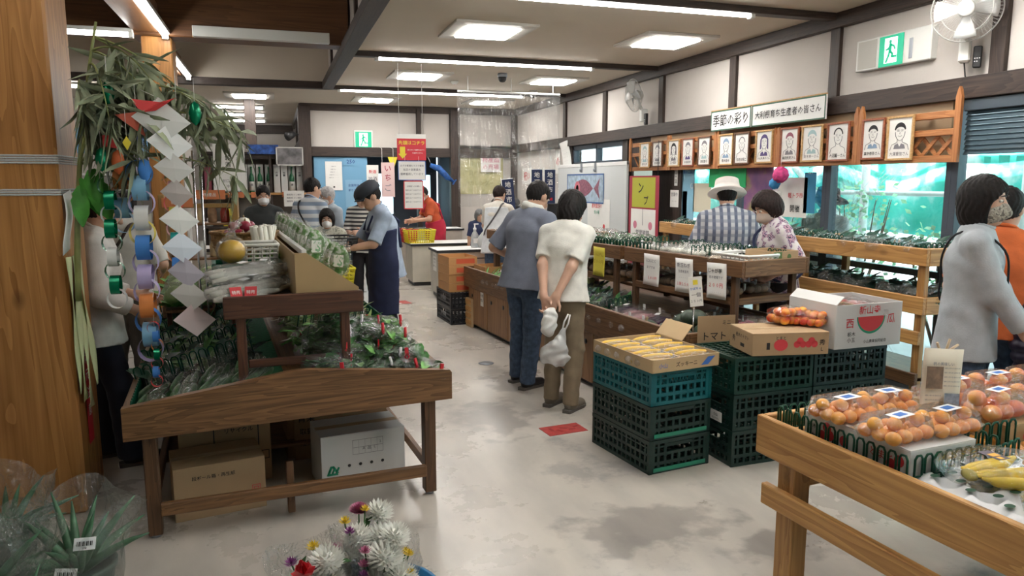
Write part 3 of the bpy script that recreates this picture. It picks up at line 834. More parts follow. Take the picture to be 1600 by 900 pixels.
# louvred header blinds above the two windows by the entrance
def louvre(loc_y0, loc_y1, label):
 o = thing('roller_blind', label, 'blind', (WX - .06, (loc_y0 + loc_y1) / 2, 1.98), 0, 'rolled blinds under the window lintel')
 h = (loc_y1 - loc_y0) / 2
 q = MB(); q.bb((-.02, -h, .11), (.05, h, .185)); q.build('head_box', plain('blind_box', (.05, .07, .09), .5), o)
 q = MB()
 for k in range(9): q.box((.012, 0, .10 - k * .033), (.004, 2 * h, .036), 0, ry=.5)
 q.build('slat', plain('blind_slat', (.05, .085, .11), .4), o)
louvre(2.5, 3.95, 'dark grey slatted blind drawn part way down the window nearest the entrance')
louvre(1.1, 2.45, 'dark grey slatted blind beside the entrance wall, second along the window')
# ---------------------------------------------------------------- the yard
m = MB(); m.bb((4.67, -4, 2.55), (6.0, 12, 2.65), 0); struct('added_shade_eave', m, DARKW)  # unseen eave, added to shade whoever stands outside the glass
# beyond the glass
m = MB(); m.bb((4.67, -6, -.12), (14, 18, -.02), 0); struct('ground_outside', m, plain('pale_paving', (.62, .66, .68), .8, var=.06, scale=3))
NET = blotch('green_netting_cloth', ((.30, (.02, .55, .42)), (.50, (.10, .70, .60)), (.60, (.75, .95, .92))), 2.2, .7, detail=8, const=False)
def net_cloth():
 q = MB()
 q.surf(lambda u, v: (7.2 + .12 * math.sin(u * 34) + .06 * math.sin(u * 71 + v * 3), -3 + u * 17, .95 + v * 1.0 + .05 * math.sin(u * 23)), 90, 6, .004)
 return q
o = net_cloth().build('net_curtain', NET); tag(o, 'long bright green shade net hung in the yard beyond the windows', 'shade net')
o = thing('pipe_fence', 'white pipe fence carrying the green shade net in the yard', 'fence', (7.0, 0, -.02))
for k in range(9):
 q = MB(); q.tube([(0, -3 + k * 2.1, 0), (0, -3 + k * 2.1, 2.2)], .05, 8); q.build('post', WHITE, o)
for z in (.85, 1.5, 1.98): q = MB(); q.tube([(0, -3.2, z), (0, 14.2, z)], .03, 8); q.build('rail', WHITE, o)
for k in range(4): q = MB(); q.tube([(0, -.9 + k * 4.2, .9), (0, .6 + k * 4.2, 1.95)], .04, 8); q.build('brace', WHITE, o)
LEAFO = plain('sunlit_leaf', (.30, .60, .34), .6, var=.4, scale=9)
def shrub(label, x, y, w, h, n=260):
 o = thing('shrub', label, 'shrub', (x, y, -.02), 0, 'shrubs in the yard')
 q = MB()
 for _ in range(7):
  a = random.uniform(0, 6.28); q.tube([(0, 0, 0), (.2 * w * math.cos(a), .3 * w * math.sin(a), h * .5), (.3 * w * math.cos(a), .45 * w * math.sin(a), h * .9)], [.02, .012, .004], 5)
 q.build('stem', OAKZ, o); q = MB()
 for _ in range(n):
  p = Vector((random.gauss(0, .22) * w, random.gauss(0, .3) * w, h * (.25 + .75 * random.random() ** .8)))
  d = Vector((random.uniform(-1, 1), random.uniform(-1, 1), random.uniform(-.7, .7))).normalized() * random.uniform(.05, .11); e = d.orthogonal().normalized() * .026
  q.add([p, p + d * .5 + e, p + d, p + d * .5 - e], [[0, 1, 2, 3]])
 q.build('foliage', LEAFO, o)
for x, y, w, h in ((6.3, 3.1, .9, 1.3), (6.5, 4.3, 1.1, 1.6), (6.2, 5.6, .8, 1.2), (6.35, 6.9, .9, 1.6), (6.4, 8.6, 1.0, 1.4), (6.4, 2.0, .9, 1.5)):
 shrub('sunlit green shrub in the yard, in front of the green shade net', x, y, w, h)
# ---------------------------------------------------------------- lights the shop has, plus one added panel
def tube_light(label, loc, length, rz):
 o = thing('tube_light', label, 'ceiling light', loc, rz, 'bare fluorescent tube fittings')
 q = MB(); q.bb((-length / 2, -.045, .02), (length / 2, .045, .055)); q.build('housing', WPLAST, o)
 q = MB(); q.tube([(-length / 2 + .03, 0, 0), (length / 2 - .03, 0, 0)], .022, 10); q.build('lamp', TUBE, o)
 for s_ in (-1, 1): q = MB(); q.bb((s_ * (length / 2 - .015) - .02, -.03, -.03), (s_ * (length / 2 - .015) + .02, .03, .03)); q.build('end_cap', WPLAST, o)
for y, x0, x1, w in ((5.3, 1.15, 3.72, 'over the watermelon carton and crate stacks'), (8.3, 1.1, 3.66, 'across the middle of the shop, level with the cross beam'), (11.3, .95, 3.8, 'over the checkout counters'), (2.3, 1.1, 3.7, 'over the peach table')):
 tube_light('long lit fluorescent tube fitting ' + w, ((x0 + x1) / 2, y, 2.94), x1 - x0, 0)
tube_light('lit tube along the side of the timber beam, this side of the bay post', (-.93, 7.1, 3.0), 1.9, R(90))
tube_light('lit tube on the timber beam beyond the bay post', (-1.03, 10.15, 3.0), 1.9, R(90))
tube_light('lit tube under the cross beam beside the bay post, above the bamboo', (-1.65, 7.95, 2.98), .9, 0)
tube_light('lit tube in the side room behind the bamboo tips', (-2.25, 12.1, 2.95), 1.3, 0)
tube_light('lit tube along the timber beam over the entrance bay', (-.93, 2.6, 3.0), 2.2, R(90))
for k, y in enumerate((14.6, 16.2, 17.8)): tube_light('lit tube in the passage, %s beyond the dark post' % ('first', 'second', 'third')[k], (-.55, y, 2.95), .9, 0)
q = MB(); q.bb((-.68, 7.93, 3.0), (.6, 8.02, 3.1), .004); o = q.build('unlit_fitting', WPLAST); tag(o, 'unlit long white light casing along the bottom of the cross beam', 'ceiling light')
def panel_light(x, y, label):
 o = thing('panel_light', label, 'ceiling light', (x, y, 3.0), 0, 'square recessed ceiling lights')
 q = MB()
 for a, b in (((-.38, -.38, -.025), (.38, -.25, 0)), ((-.38, .25, -.025), (.38, .38, 0)), ((-.38, -.25, -.025), (-.25, .25, 0)), ((.25, -.25, -.025), (.38, .25, 0))): q.bb(a, b, .004)
 q.build('frame', plain('fitting_frame', (.60, .57, .52), .5), o)
 q = MB(); q.bb((-.25, -.25, -.04), (.25, .25, -.006), .01); q.build('diffuser', PANEL, o)
for x, y, w in ((1.93, 6.8, 'over the aisle between the middle and first tubes'), (3.74, 6.75, 'over the central counter, beside the first tube'), (1.87, 9.85, 'over the aisle, before the checkout'), (3.72, 9.8, 'between the wall fan and the ceiling camera'), (1.7, 12.9, 'before the back wall, over the hanging red sign'), (3.6, 12.7, 'behind the clear curtain'), (-.31, 12.9, 'over the bottle shelves'), (1.93, 3.8, 'over the near end of the aisle'), (3.74, 3.8, 'over the watermelon carton'), (3.74, .8, 'over the entrance window'), (1.0, 1.2, 'added out of view over the entrance aisle')):  # last panel is unseen, added to brighten the flowers and foreground
 panel_light(x, y, 'lit square recessed ceiling light ' + w)
# ---------------------------------------------------------------- frames of the three big displays (each stands a little askew in the room)
class Fr:
 def __init__(s, x, y, deg): s.x, s.y, s.a = x, y, R(deg)
 def __call__(s, x, y, z=0.0):
  c, q = math.cos(s.a), math.sin(s.a); return (s.x + x * c - y * q, s.y + x * q + y * c, z)
TL = Fr(-.68, 3.49, 4.2)
def TS(x, y, z=0.0): return TL(.44 + (x - .42) * .86, y - .42, z + .05)
#      # sloped wooden display: x across, y away from the aisle end
CL = Fr(2.42, 4.0, 5.7)       # long brown counter: x towards the windows, y away
SL = Fr(2.90, 4.13, 10.4)     # shelf on top of it
RT = Fr(1.80, 2.42, 4.0)      # pale table of fruit: y runs back towards the entrance (negative)
# sloped wooden display
t = thing('produce_display', 'brown wooden two-sided sloped display with cartons stored beneath it', 'display stand', TL(0, 0), TL.a)
q = MB(); q.prism([(0, .485), (1.51, .515), (1.51, .655), (1.50, .668), (.80, .735), (.74, .735), (0, .635)], (0, .0, 0), (1, 0, 0), (0, 0, 1), (0, .04, 0)); q.build('front_board', OAKX, t)
q = MB(); q.prism([(0, .485), (1.51, .515), (1.51, .66), (.80, .735), (.74, .735), (0, .635)], (0, 3.46, 0), (1, 0, 0), (0, 0, 1), (0, .04, 0)); q.build('back_board', OAKX, t)
q = MB(); q.bb((0, .04, .49), (.03, 3.46, .63)); q.build('side_board', OAKY, t)
q = MB(); q.bb((1.48, .04, .515), (1.51, 3.46, .655)); q.build('side_board', OAKY, t)
q = MB(); q.prism([(.03, .50), (.72, .66), (.72, .685), (.03, .525)], (0, .04, 0), (1, 0, 0), (0, 0, 1), (0, 3.42, 0)); q.build('sloped_deck', OAKY, t)
q = MB(); q.prism([(.72, .66), (1.48, .535), (1.48, .56), (.72, .685)], (0, .04, 0), (1, 0, 0), (0, 0, 1), (0, 3.42, 0)); q.build('sloped_deck', OAKY, t)
for x, y in ((.10, .05), (1.40, .05), (.10, 1.75), (1.40, 1.75), (.10, 3.4), (1.40, 3.4)):
 q = MB(); q.bb((x - .03, y - .02, .015), (x + .03, y + .05, .50 + .02 * (x > 1))); o = q.build('leg', OAKZ, t)
 q = MB(); q.lathe([(.022, 0), (.022, .012), (.012, .018)], 10, (x, y + .015, 0)); q.build('foot', GREYM, o)
q = MB(); q.bb((.13, .0, .115), (1.37, .03, .175)); q.build('lower_rail', OAKX, t)
for x in (.10, 1.40):
 q = MB(); q.bb((x - .015, .1, .12), (x + .015, 3.4, .17)); q.build('lower_rail', OAKY, t)
q = MB(); q.bb((.10, .75, .10), (1.40, 3.3, .12)); q.build('under_shelf', OAKX, t)
q = MB(); q.box((.70, .05, .15), (.035, .03, .25), rx=-.12); q.build('brace', OAKZ, t)
GMAT = plain('green_mat', (.012, .13, .055), .75, var=.25, scale=60, bump=.3)
def on_left(x): return .527 + (.687 - .527) * (x - .03) / .69
def on_right(x): return .687 - (x - .72) * (.687 - .562) / .76
for k, (y0, y1) in enumerate(((.06, .95), (1.0, 1.9), (1.95, 2.85))):
 q = MB(); q.prism([(.33, on_left(.33) + .002), (.70, on_left(.70) + .002), (.70, on_left(.70) + .010), (.33, on_left(.33) + .010)], (0, y0, 0), (1, 0, 0), (0, 0, 1), (0, y1 - y0, 0))
 o = q.build('display_mat', GMAT); tag(o, ('green rubber mat under the raised shelf, at the aisle end of the display', 'green rubber mat under the raised shelf, halfway along the display', 'green rubber mat under the raised shelf, at the far end of the display')[k], 'mat', None, TL(0, 0), TL.a)
# raised shelf standing on it
t = thing('raised_shelf', 'red-brown raised shelf standing on the sloped display', 'shelf', TL(0, 0), TL.a)
x0, x1, y0, y1 = .44, 1.085, .08, 2.40
q = MB(); q.bb((x0, y0, .985), (x1, y0 + .03, 1.09)); q.build('front_board', REDBX, t)
q = MB(); q.bb((x0, y1 - .03, .985), (x1, y1, 1.09)); q.build('back_board', REDBX, t)
for x in (x0, x1 - .03): q = MB(); q.bb((x, y0 + .03, .985), (x + .03, y1 - .03, 1.085)); q.build('side_board', REDBY, t)
q = MB(); q.bb((x0 + .03, y0 + .03, 1.038), (x1 - .03, y1 - .03, 1.052)); q.build('deck', REDBY, t)
for x in (x0 + .075, x1 - .085):
 for y in (y0 + .06, 1.25, y1 - .06):
  zb = on_left(x) + .012 if x < .72 else on_right(x) + .002
  q = MB(); q.bb((x - .022, y - .022, zb), (x + .022, y + .022, 1.038)); q.build('leg', REDBZ, t)
q = MB(); q.bb((x0 + .1, y0 + .05, .735), (x1 - .11, y0 + .07, .775)); q.build('rail', REDBX, t)
q = MB(); q.bb((x0 + .1, y1 - .07, .735), (x1 - .11, y1 - .05, .775)); q.build('rail', REDBX, t)
q = MB(); q.bb((x0 + .1, 1.23, .86), (x1 - .11, 1.26, .90)); q.build('rail', REDBX, t)
# wedge-shaped box on the raised shelf
TAN = plain('tan_board', (.40, .27, .13), .6, var=.08, scale=3)
t = thing('slanted_display_box', 'tan wedge-shaped box with a sloping top on the red-brown raised shelf', 'display box', TL(.77, .115, 1.052), TL.a); t.scale = (.79, 1, .93)
for y in (0, 1.85):
 q = MB(); q.prism([(.0, .036), (.38, .036), (.38, .055), (.07, .245), (.0, .245)], (0, y, 0), (1, 0, 0), (0, 0, 1), (0, .02, 0)); q.build('end_panel', TAN, t)
q = MB(); q.prism([(.07, .215), (.38, .03), (.38, .042), (.07, .23)], (0, .02, 0), (1, 0, 0), (0, 0, 1), (0, 1.83, 0)); q.build('sloping_top', TAN, t)
q = MB(); q.bb((.0, .02, .0), (.012, 1.85, .24)); q.build('tall_side', TAN, t)
q = MB(); q.bb((0, 0, 0), (.38, 1.87, .02)); q.build('base', TAN, t)
# long brown counter with cupboards below
t = thing('produce_counter', 'long dark brown counter with wooden cupboard doors along the aisle', 'counter', CL(0, 0), CL.a)
Lc, Wc = 4.12, 1.02
PLYD = wood('cupboard_plywood', (.18, .085, .032), (.34, .18, .08), 2, .7, .45, 5)
q = MB(); q.bb((0, 0, .45), (.03, Lc, .672)); q.build('side_board', OAKY, t)
q = MB(); q.bb((Wc - .03, 0, .45), (Wc, Lc, .672)); q.build('side_board', OAKY, t)
for y in (0, Lc - .03): q = MB(); q.bb((.03, y, .45), (Wc - .03, y + .03, .672)); q.build('end_board', OAKX, t)
q = MB(); q.prism([(.03, .50), (Wc - .03, .62), (Wc - .03, .64), (.03, .52)], (0, .03, 0), (1, 0, 0), (0, 0, 1), (0, Lc - .06, 0)); q.build('sloped_deck', OAKY, t)
q = MB(); q.bb((.05, .06, .03), (Wc - .05, Lc - .06, .45)); q.build('cupboard_body', OAKZ, t)
q = MB(); q.bb((.07, .08, .0), (Wc - .07, Lc - .08, .03), 0); q.build('plinth', BLACKP, t)
n = 7; w = (Lc - .14) / n
for k in range(n):
 a = .07 + k * w; q = MB(); q.bb((.03, a + .006, .04), (.052, a + w - .006, .445)); o = q.build('door', PLYD, t)
 q = MB()
 for d in (.12, w - .12): q.tube([(.026, a + d, .36), (.031, a + d, .36)], .022, 12); q.bb((.0275, a + d - .02, .352), (.0305, a + d + .02, .368), 0)
 q.build('finger_hole', BLACKP, o)
o = sheet('door_notice', 'white notice stuck on the cupboard door nearest the fruit cartons', 'notice', CL(.026, 3.62, .36), (R(90), 0, R(-90) + CL.a), .085, .15, PAPER, [(INK, '使用', 0, .04, .035, .07), (INK, '禁止', 0, -.01, .035, .07)])
def on_counter(x): return .522 + .12 * (x - .03) / .96
# shelf above the counter: two units
def top_shelf(y0, y1, label):
 t = thing('top_shelf', label, 'shelf', SL(0, 0), SL.a)
 W = .64
 q = MB(); q.bb((0, y0, .99), (.03, y1, 1.10)); q.build('side_board', OAKY, t)
 q = MB(); q.bb((W - .03, y0, .99), (W, y1, 1.10)); q.build('side_board', OAKY, t)
 for y in (y0, y1 - .03): q = MB(); q.bb((.03, y, .99), (W - .03, y + .03, 1.10)); q.build('end_board', OAKX, t)
 q = MB(); q.bb((.03, y0 + .03, 1.04), (W - .03, y1 - .03, 1.06)); q.build('deck', OAKY, t)
 for x in (.05, W - .05):
  for y in (y0 + .10, y1 - .10):
   q = MB(); q.bb((x - .022, y - .022, .60), (x + .022, y + .022, 1.04)); q.build('leg', OAKZ, t)
 q = MB(); q.bb((.05, y0 + .12, .80), (W - .05, y1 - .12, .818)); q.build('lower_deck', OAKY, t)
 q = MB(); q.bb((.07, y0 + .08, .79), (W - .07, y0 + .11, .84)); q.build('rail', OAKX, t)
 q = MB(); q.bb((.03, y0 + .1, .79), (.05, y1 - .1, .84)); q.build('rail', OAKY, t)
top_shelf(0, 1.28, 'brown wooden shelf above the counter, nearest unit with handwritten signs on its edge')
top_shelf(1.34, 2.62, 'brown wooden shelf above the counter, unit beyond the one with three white signs')
t = thing('garlic_stand', 'small dark brown stand of white bulbs at the far end of the counter', 'stand', (2.30, 6.95, 0), CL.a)
q = MB(); q.bb((0, 0, 1.00), (.46, .03, 1.10)); q.bb((0, .87, 1.0), (.46, .9, 1.1)); q.bb((0, .03, 1.0), (.03, .87, 1.1)); q.bb((.43, .03, 1), (.46, .87, 1.1)); q.build('tray', OAKX, t)
q = MB(); q.bb((.03, .03, 1.01), (.43, .87, 1.03)); q.build('deck', OAKY, t)
for x in (.08, .38):
 for y in (.10, .8): q = MB(); q.bb((x - .03, y - .03, .565), (x + .03, y + .03, 1.01)); q.build('leg', OAKZ, t)
# table of fruit by the entrance
t = thing('fruit_table', 'pale pine table of peaches, apricots and bananas with green wire fences', 'table', RT(0, 0), RT.a)
Lr, Wr = 2.3, 2.15
q = MB(); q.bb((0, -Lr, .545), (.03, 0, .70)); q.build('side_board', PINEY, t)
q = MB(); q.bb((Wr - .03, -Lr, .545), (Wr, 0, .70)); q.build('side_board', PINEY, t)
for y in (-.03, -Lr): q = MB(); q.bb((.03, y, .545), (Wr - .03, y + .03, .70)); q.build('end_board', PINEX, t)
q = MB(); q.bb((.03, -Lr + .03, .625), (Wr - .03, -.03, .645)); q.build('deck', PINEX, t)
for x in (.075, Wr - .075):
 for y in (-.14, -1.2, -2.2):
  q = MB(); q.bb((x - .04, y - .045, 0), (x + .04, y + .045, .625)); q.build('leg', PINEZ, t)
for x in (.0, Wr - .03): q = MB(); q.bb((x + .002, -Lr + .02, .345), (x + .034, -.04, .43)); q.build('lower_rail', PINEY, t)
for y in (-.16, -2.2): q = MB(); q.bb((.035, y, .44), (Wr - .035, y + .04, .545)); q.build('cross_rail', PINEX, t)
q = MB(); q.bb((.12, -1.95, .355), (Wr - .1, -.95, .375)); q.build('under_shelf', OAKX, t)
# two-tier table along the windows
t = thing('window_rack', 'pale pine two-tier rack of bagged greens along the windows', 'rack', (3.98, 3.70, 0))
LW = 3.5; D_ = .50
for z, h_ in ((1.075, .115), (.755, .115)):
 for x in (0, D_ - .03): q = MB(); q.bb((x, 0, z), (x + .03, LW, z + h_)); q.build('tier_board', PINEY, t)
 for y in (0, LW - .03): q = MB(); q.bb((.03, y, z), (D_ - .03, y + .03, z + h_)); q.build('tier_end', PINEX, t)
 q = MB(); q.bb((.03, .03, z + .02), (D_ - .03, LW - .03, z + .04)); q.build('tier_deck', PINEY, t)
for x in (.05, D_ - .05):
 for y in (.06, 1.2, 2.35, 3.44): q = MB(); q.bb((x - .02, y - .03, 0), (x + .02, y + .03, 1.075)); q.build('leg', PINEZ, t)
q = MB(); q.bb((.0, .02, .55), (.03, LW - .02, .64)); q.build('lower_rail', PINEY, t)
q = MB(); q.bb((.03, .03, .30), (D_ - .03, LW - .03, .33)); q.build('bottom_shelf', OAKY, t)
q = MB(); q.bb((.0, .02, .27), (.03, LW - .02, .36)); q.build('bottom_rail', OAKY, t)
# checkout counters
CREAM = plain('cream_laminate', (.46, .43, .37), .4, var=.10, scale=5)
def checkout(name, label, x, y, w, d, h, rz=0):
 t = thing(name, label, 'counter', (x, y, 0), rz)
 q = MB(); q.bb((0, 0, .06), (w, d, h - .03)); q.build('body', CREAM, t)
 q = MB(); q.bb((.03, .03, 0), (w - .03, d - .03, .06), 0); q.build('plinth', BLACKP, t)
 q = MB(); q.bb((-.02, -.02, h - .03), (w + .02, d + .02, h), .006); q.build('worktop', WHITE, t)
 q = MB(); q.bb((-.026, -.026, h - .034), (w + .026, -.018, h + .001)); q.bb((-.026, -.026, h - .034), (-.018, d + .02, h + .001)); q.build('edge_strip', BLACKP, t)
 return t
checkout('bagging_counter', 'cream laminate counter that carries the yellow and red shopping baskets', 2.0, 11.36, 1.05, .62, .66)
o = checkout('bagging_counter', 'cream laminate counter beside the orange fruit cartons', 2.12, 9.98, 1.5, .55, .68)
sheet('counter_notice', 'white typed notice on the end of the counter beside the fruit cartons', 'notice', (2.117, 10.22, .50), FACE_X, .22, .26, PAPER, [(GREYINK, 'レジ袋について', 0, .09, .03, .2), (GREYINK, 'お会計後は', 0, .04, .03, .2), (GREYINK, 'こちらで', 0, -.01, .03, .2), (GREYINK, 'お詰めください', 0, -.06, .03, .2)])
o = thing('card_holder', 'thin dark card holder fixed on the cream counter front', 'card holder', (2.45, 9.975, .40))
q = MB(); q.bb((0, -.006, 0), (.42, .004, .012)); q.bb((0, -.006, .15), (.42, .004, .162)); q.bb((0, -.006, 0), (.012, .004, .16)); q.bb((.408, -.006, 0), (.42, .004, .16)); q.build('border', BLACKP, o)
q = MB(); q.bb((.012, -.003, .012), (.408, .003, .15)); q.build('card', CREAM, o)
checkout('service_counter', 'cream counter behind the yellow shopping basket, with the red aproned clerk', 1.65, 12.75, 1.5, .5, .80)
checkout('service_counter', 'cream packing counter behind the clear curtain', 3.06, 9.42, 1.0, .5, .92)
checkout('service_counter', 'low cream counter in front of the bottle shelves', -.85, 8.36, .95, .42, .92)
# bottle shelving at the back
t = thing('bottle_shelving', 'dark shelving of boxed bottles with orange price tags', 'shelving', (-1.02, 12.0, 0))
WS = 1.47
for x in (0, .48, .98, WS): q = MB(); q.bb((x - .02, 0, 0), (x + .02, .42, 2.12)); q.build('upright', DARKWZ, t)
for z in (.45, .95, 1.45, 2.06):
 q = MB(); q.bb((-.02, -.02, z - .035), (WS + .02, .42, z)); q.build('shelf_board', PINEX if z == 1.45 else DARKWX, t)
q = MB(); q.bb((-.02, .40, .0), (WS + .02, .43, 2.12)); q.build('back_panel', plain('shelf_back', (.42, .38, .33), .7), t)
q = MB(); q.bb((-.02, .02, 1.96), (WS + .02, .06, 2.06)); q.build('top_rail', DARKWX, t)
PT = plain('orange_tag', (.62, .20, .08), .6)
for k, x in enumerate((.16, .47, .80, 1.25)): sheet('price_tag', 'orange price tag on the edge of the bottle shelf, %s from the post' % ('fourth', 'third', 'second', 'first')[k], 'price tag', (-1.02 + x, 11.974, 1.42), FACE_Y, .23, .085, PT, [(PAPER, '地酒', 0, .015, .03, .2), (PAPER, '小山市', 0, -.02, .022, .2)], 'orange price tags')
# boxes and bottles on it
BOXW = plain('bottle_box_white', (.70, .70, .68), .55)
GLG = plain('green_bottle', (.03, .16, .07), .15); LABW = plain('bottle_label', (.74, .73, .68), .7)
def bottle_box(x, label, opened, col=None):
 o = thing('bottle_box', label, 'bottle box', (-1.02 + x, 12.16, 1.45), 0, 'boxed bottles on the shelf')
 q = MB(); q.bb((-.048, -.045, 0), (.048, .045, .43)) if not opened else q.bb((-.05, .0, 0), (.05, .05, .43)); q.build('carton', BOXW, o)
 if opened:
  q = MB(); q.lathe([(.034, 0), (.036, .01), (.036, .22), (.030, .26), (.014, .30), (.013, .37), (.016, .375), (.016, .395), (.0, .396)], 14, (0, -.035, 0)); b_ = q.build('bottle', GLG, o)
  q = MB(); q.lathe([(.0368, .03), (.0368, .17)], 14, (0, -.035, 0)); q.build('bottle_label', LABW, b_)
 q = MB(); q.vtext('大吟醸' if not opened else '純米', 0, .33, .034, 0); q2 = MB(); q2.M = Matrix.Translation((0, -.0465 if not opened else -.074, 0)) @ Euler((R(90), 0, 0)).to_matrix().to_4x4(); q2.vtext('吟醸' if not opened else '酒', 0, .30 if not opened else .12, .036, 0)
 q2.build('lettering', INK, o)
ords = ['first', 'second', 'third', 'fourth', 'fifth', 'sixth', 'seventh', 'eighth', 'ninth', 'tenth', 'eleventh', 'twelfth']
xs = [.36, .47, .59, .70, .82, .95, 1.07, 1.18, 1.29, 1.41]
for k, x in enumerate(xs): bottle_box(x, 'tall white bottle carton on the shelf, %s from the passage end' % ords[k] + (', with green bottle' if k in (3, 4, 5, 8) else ''), k in (3, 4, 5, 8))
for k in range(6):
 q = MB(); q.bb((-.04, -.03, 0), (.04, .03, .12)); o = q.build('gift_box', (BOXW, plain('gift_red', (.4, .05, .07), .6))[k % 2 if k < 3 else 0]); tag(o, ('small red gift box below the boxed bottles, beside the bamboo leaves', 'small gift box on the dark shelf under the boxed bottles')[k > 0], 'box', 'small gift boxes on the lower shelf', (-.95 + k * .23, 12.12, .95))
for k in range(9):
 q = MB(); q.bb((-.05, -.004, 0), (.05, .004, .07)); o = q.build('price_card', PAPER); tag(o, 'small white price card standing along the upper bottle shelf', 'price card', 'price cards on the upper shelf', (-.9 + k * .15, 11.99, 2.061))
for k, (x, lab) in enumerate(((.08, 'pink and red bottle carton by the bamboo leaves'), (.20, 'grey boxed bottle next to the pink carton'))):
 q = MB(); q.bb((-.05, -.05, 0), (.05, .05, .38)); o = q.build('bottle_box', (plain('carton_pink', (.50, .12, .18), .6), plain('carton_grey', (.25, .25, .28), .5))[k]); tag(o, lab, 'bottle box', None, (-1.02 + x, 12.15, 1.45))
# ---------------------------------------------------------------- crates
def crate(label, L, W, h, mat, loc, rz, group=None, label_card=False, diag=False, topmesh=False, band=None):
 t = thing('plastic_crate', label, 'crate', loc, rz, group)
 def panel(u0, u1, horiz, fix, name, handle):
  q = MB(); th = .012; n = max(4, int((u1 - u0) / .045))
  def b(a0, z0, a1, z1, d=th):
   if horiz: q.bb((a0, fix - d / 2, z0), (a1, fix + d / 2, z1), 0)
   else: q.bb((fix - d / 2, a0, z0), (fix + d / 2, a1, z1), 0)
  b(u0, h - .022, u1, h, .022); b(u0, 0, u1, .02, .018); b(u0, h * .52, u1, h * .52 + .016); b(u0, h * .76, u1, h * .76 + .008)
  b(u0, h * .24, u1, h * .24 + .02)
  b(u0, 0, u0 + .022, h, .018); b(u1 - .022, 0, u1, h, .018)
  mid = (u0 + u1) / 2
  for k in range(1, n):
   a = u0 + (u1 - u0) * k / n
   top = h * .52 if handle and abs(a - mid) < .09 else h
   b(a - .0075, 0, a + .0075, top)
  if handle: b(mid - .10, h * .52, mid - .088, h); b(mid + .088, h * .52, mid + .10, h); b(mid - .10, h * .80, mid + .10, h * .80 + .012)
  if diag:
   for k in range(2 * n):
    a = u0 + .03 + (u1 - u0 - .06) * k / (2 * n); e = .028
    for s_ in (-1, 1):
     p0 = (a if s_ > 0 else a + e, h * .56); p1 = (a + e if s_ > 0 else a, h * .88)
     if horiz: q.tube([(p0[0], fix, p0[1]), (p1[0], fix, p1[1])], .003, 4, False)
     else: q.tube([(fix, p0[0], p0[1]), (fix, p1[0], p1[1])], .003, 4, False)
  return q.build(name, mat, t)
 panel(-L / 2, L / 2, True, -W / 2 + .011, 'long_side', False); panel(-L / 2, L / 2, True, W / 2 - .011, 'long_side', False)
 e1 = panel(-W / 2 + .02, W / 2 - .02, False, -L / 2 + .011, 'end_side', True); panel(-W / 2 + .02, W / 2 - .02, False, L / 2 - .011, 'end_side', True)
 def grid(z, name):
  q = MB()
  for k in range(1, 12): a = -L / 2 + L * k / 12; q.bb((a - .005, -W / 2 + .01, z), (a + .005, W / 2 - .01, z + .008), 0)
  for k in range(1, 9): a = -W / 2 + W * k / 9; q.bb((-L / 2 + .01, a - .005, z), (L / 2 - .01, a + .005, z + .008), 0)
  q.build(name, mat, t)
 grid(.004, 'base_grid')
 if topmesh: grid(h - .012, 'base_grid_upturned')
 if band: q = MB(); q.bb((L / 2 + .001, -W / 2 + .03, .012), (L / 2 + .004, W / 2 - .03, .034), 0); q.build('marker_band', band, t)
 return t
CG = plain('dark_green_crate', (.004, .024, .018), .42); CT = plain('teal_crate', (.003, .115, .135), .38); CGL = plain('leaf_green_plastic', (.015, .22, .13), .4)
CBLK = plain('black_crate', (.010, .012, .016), .45)
c0 = Vector((2.085, 3.83)); a0 = R(-82)     # long axis runs back from the aisle
for k, (z, mt, lab) in enumerate(((0, CG, 'dark green plastic crate on the floor under the tray of yellow squash'), (.197, CG, 'dark green plastic crate in the middle, under the teal crate'), (.394, CT, 'teal blue plastic crate under the cardboard tray of yellow squash'))):
 crate(lab, .595, .425, .193, mt, (c0.x, c0.y, z), a0 + R(0) , diag=(k == 2), band=CGL if k < 2 else None)
lv = ('bottom', 'middle', 'top')
for k in range(3):
 for j in range(2):
  lab = 'dark green plastic crate, %s of the stack under the %s' % (lv[k], 'tomato carton' if j == 0 else 'white watermelon carton')
  o = crate(lab, .545, .42, .210, CG if not (k == 2 and j == 0) else plain('bottle_green_crate', (.004, .034, .023), .4), (2.685 + j * .555, 3.685 + j * .02, k * .2135), R(2), topmesh=(k == 2))
  if j == 0 and k == 1:
   q = MB(); q.M = Matrix.Translation((-.276, -.05, .05)) @ Euler((R(90), 0, R(-90))).to_matrix().to_4x4(); q.bb((-.06, -.03, 0), (.06, .03, .001), 0); cd = q.build('label_card', PAPER, o)
   q = MB(); q.M = Matrix.Translation((-.2775, -.05, .05)) @ Euler((R(90), 0, R(-90))).to_matrix().to_4x4(); q.text('小山', 0, .008, .022, 0, .1); q.text('ミニトマト', 0, -.016, .014, 0, .1); q.build('lettering', INK, cd)
for k in range(2):
 o = crate('black plastic crate, %s one, under the orange fruit cartons by the checkout' % lv[k * 2], .42, .62, .182, CBLK, (2.05 - .005, 8.40, k * .185), R(3))
 q = MB(); q.M = Matrix.Translation((-.214, 0, .10)) @ Euler((R(90), 0, R(-90))).to_matrix().to_4x4(); q.text('栃木農園', 0, 0, .055, 0, .4); q.build('lettering', GREYM, o)
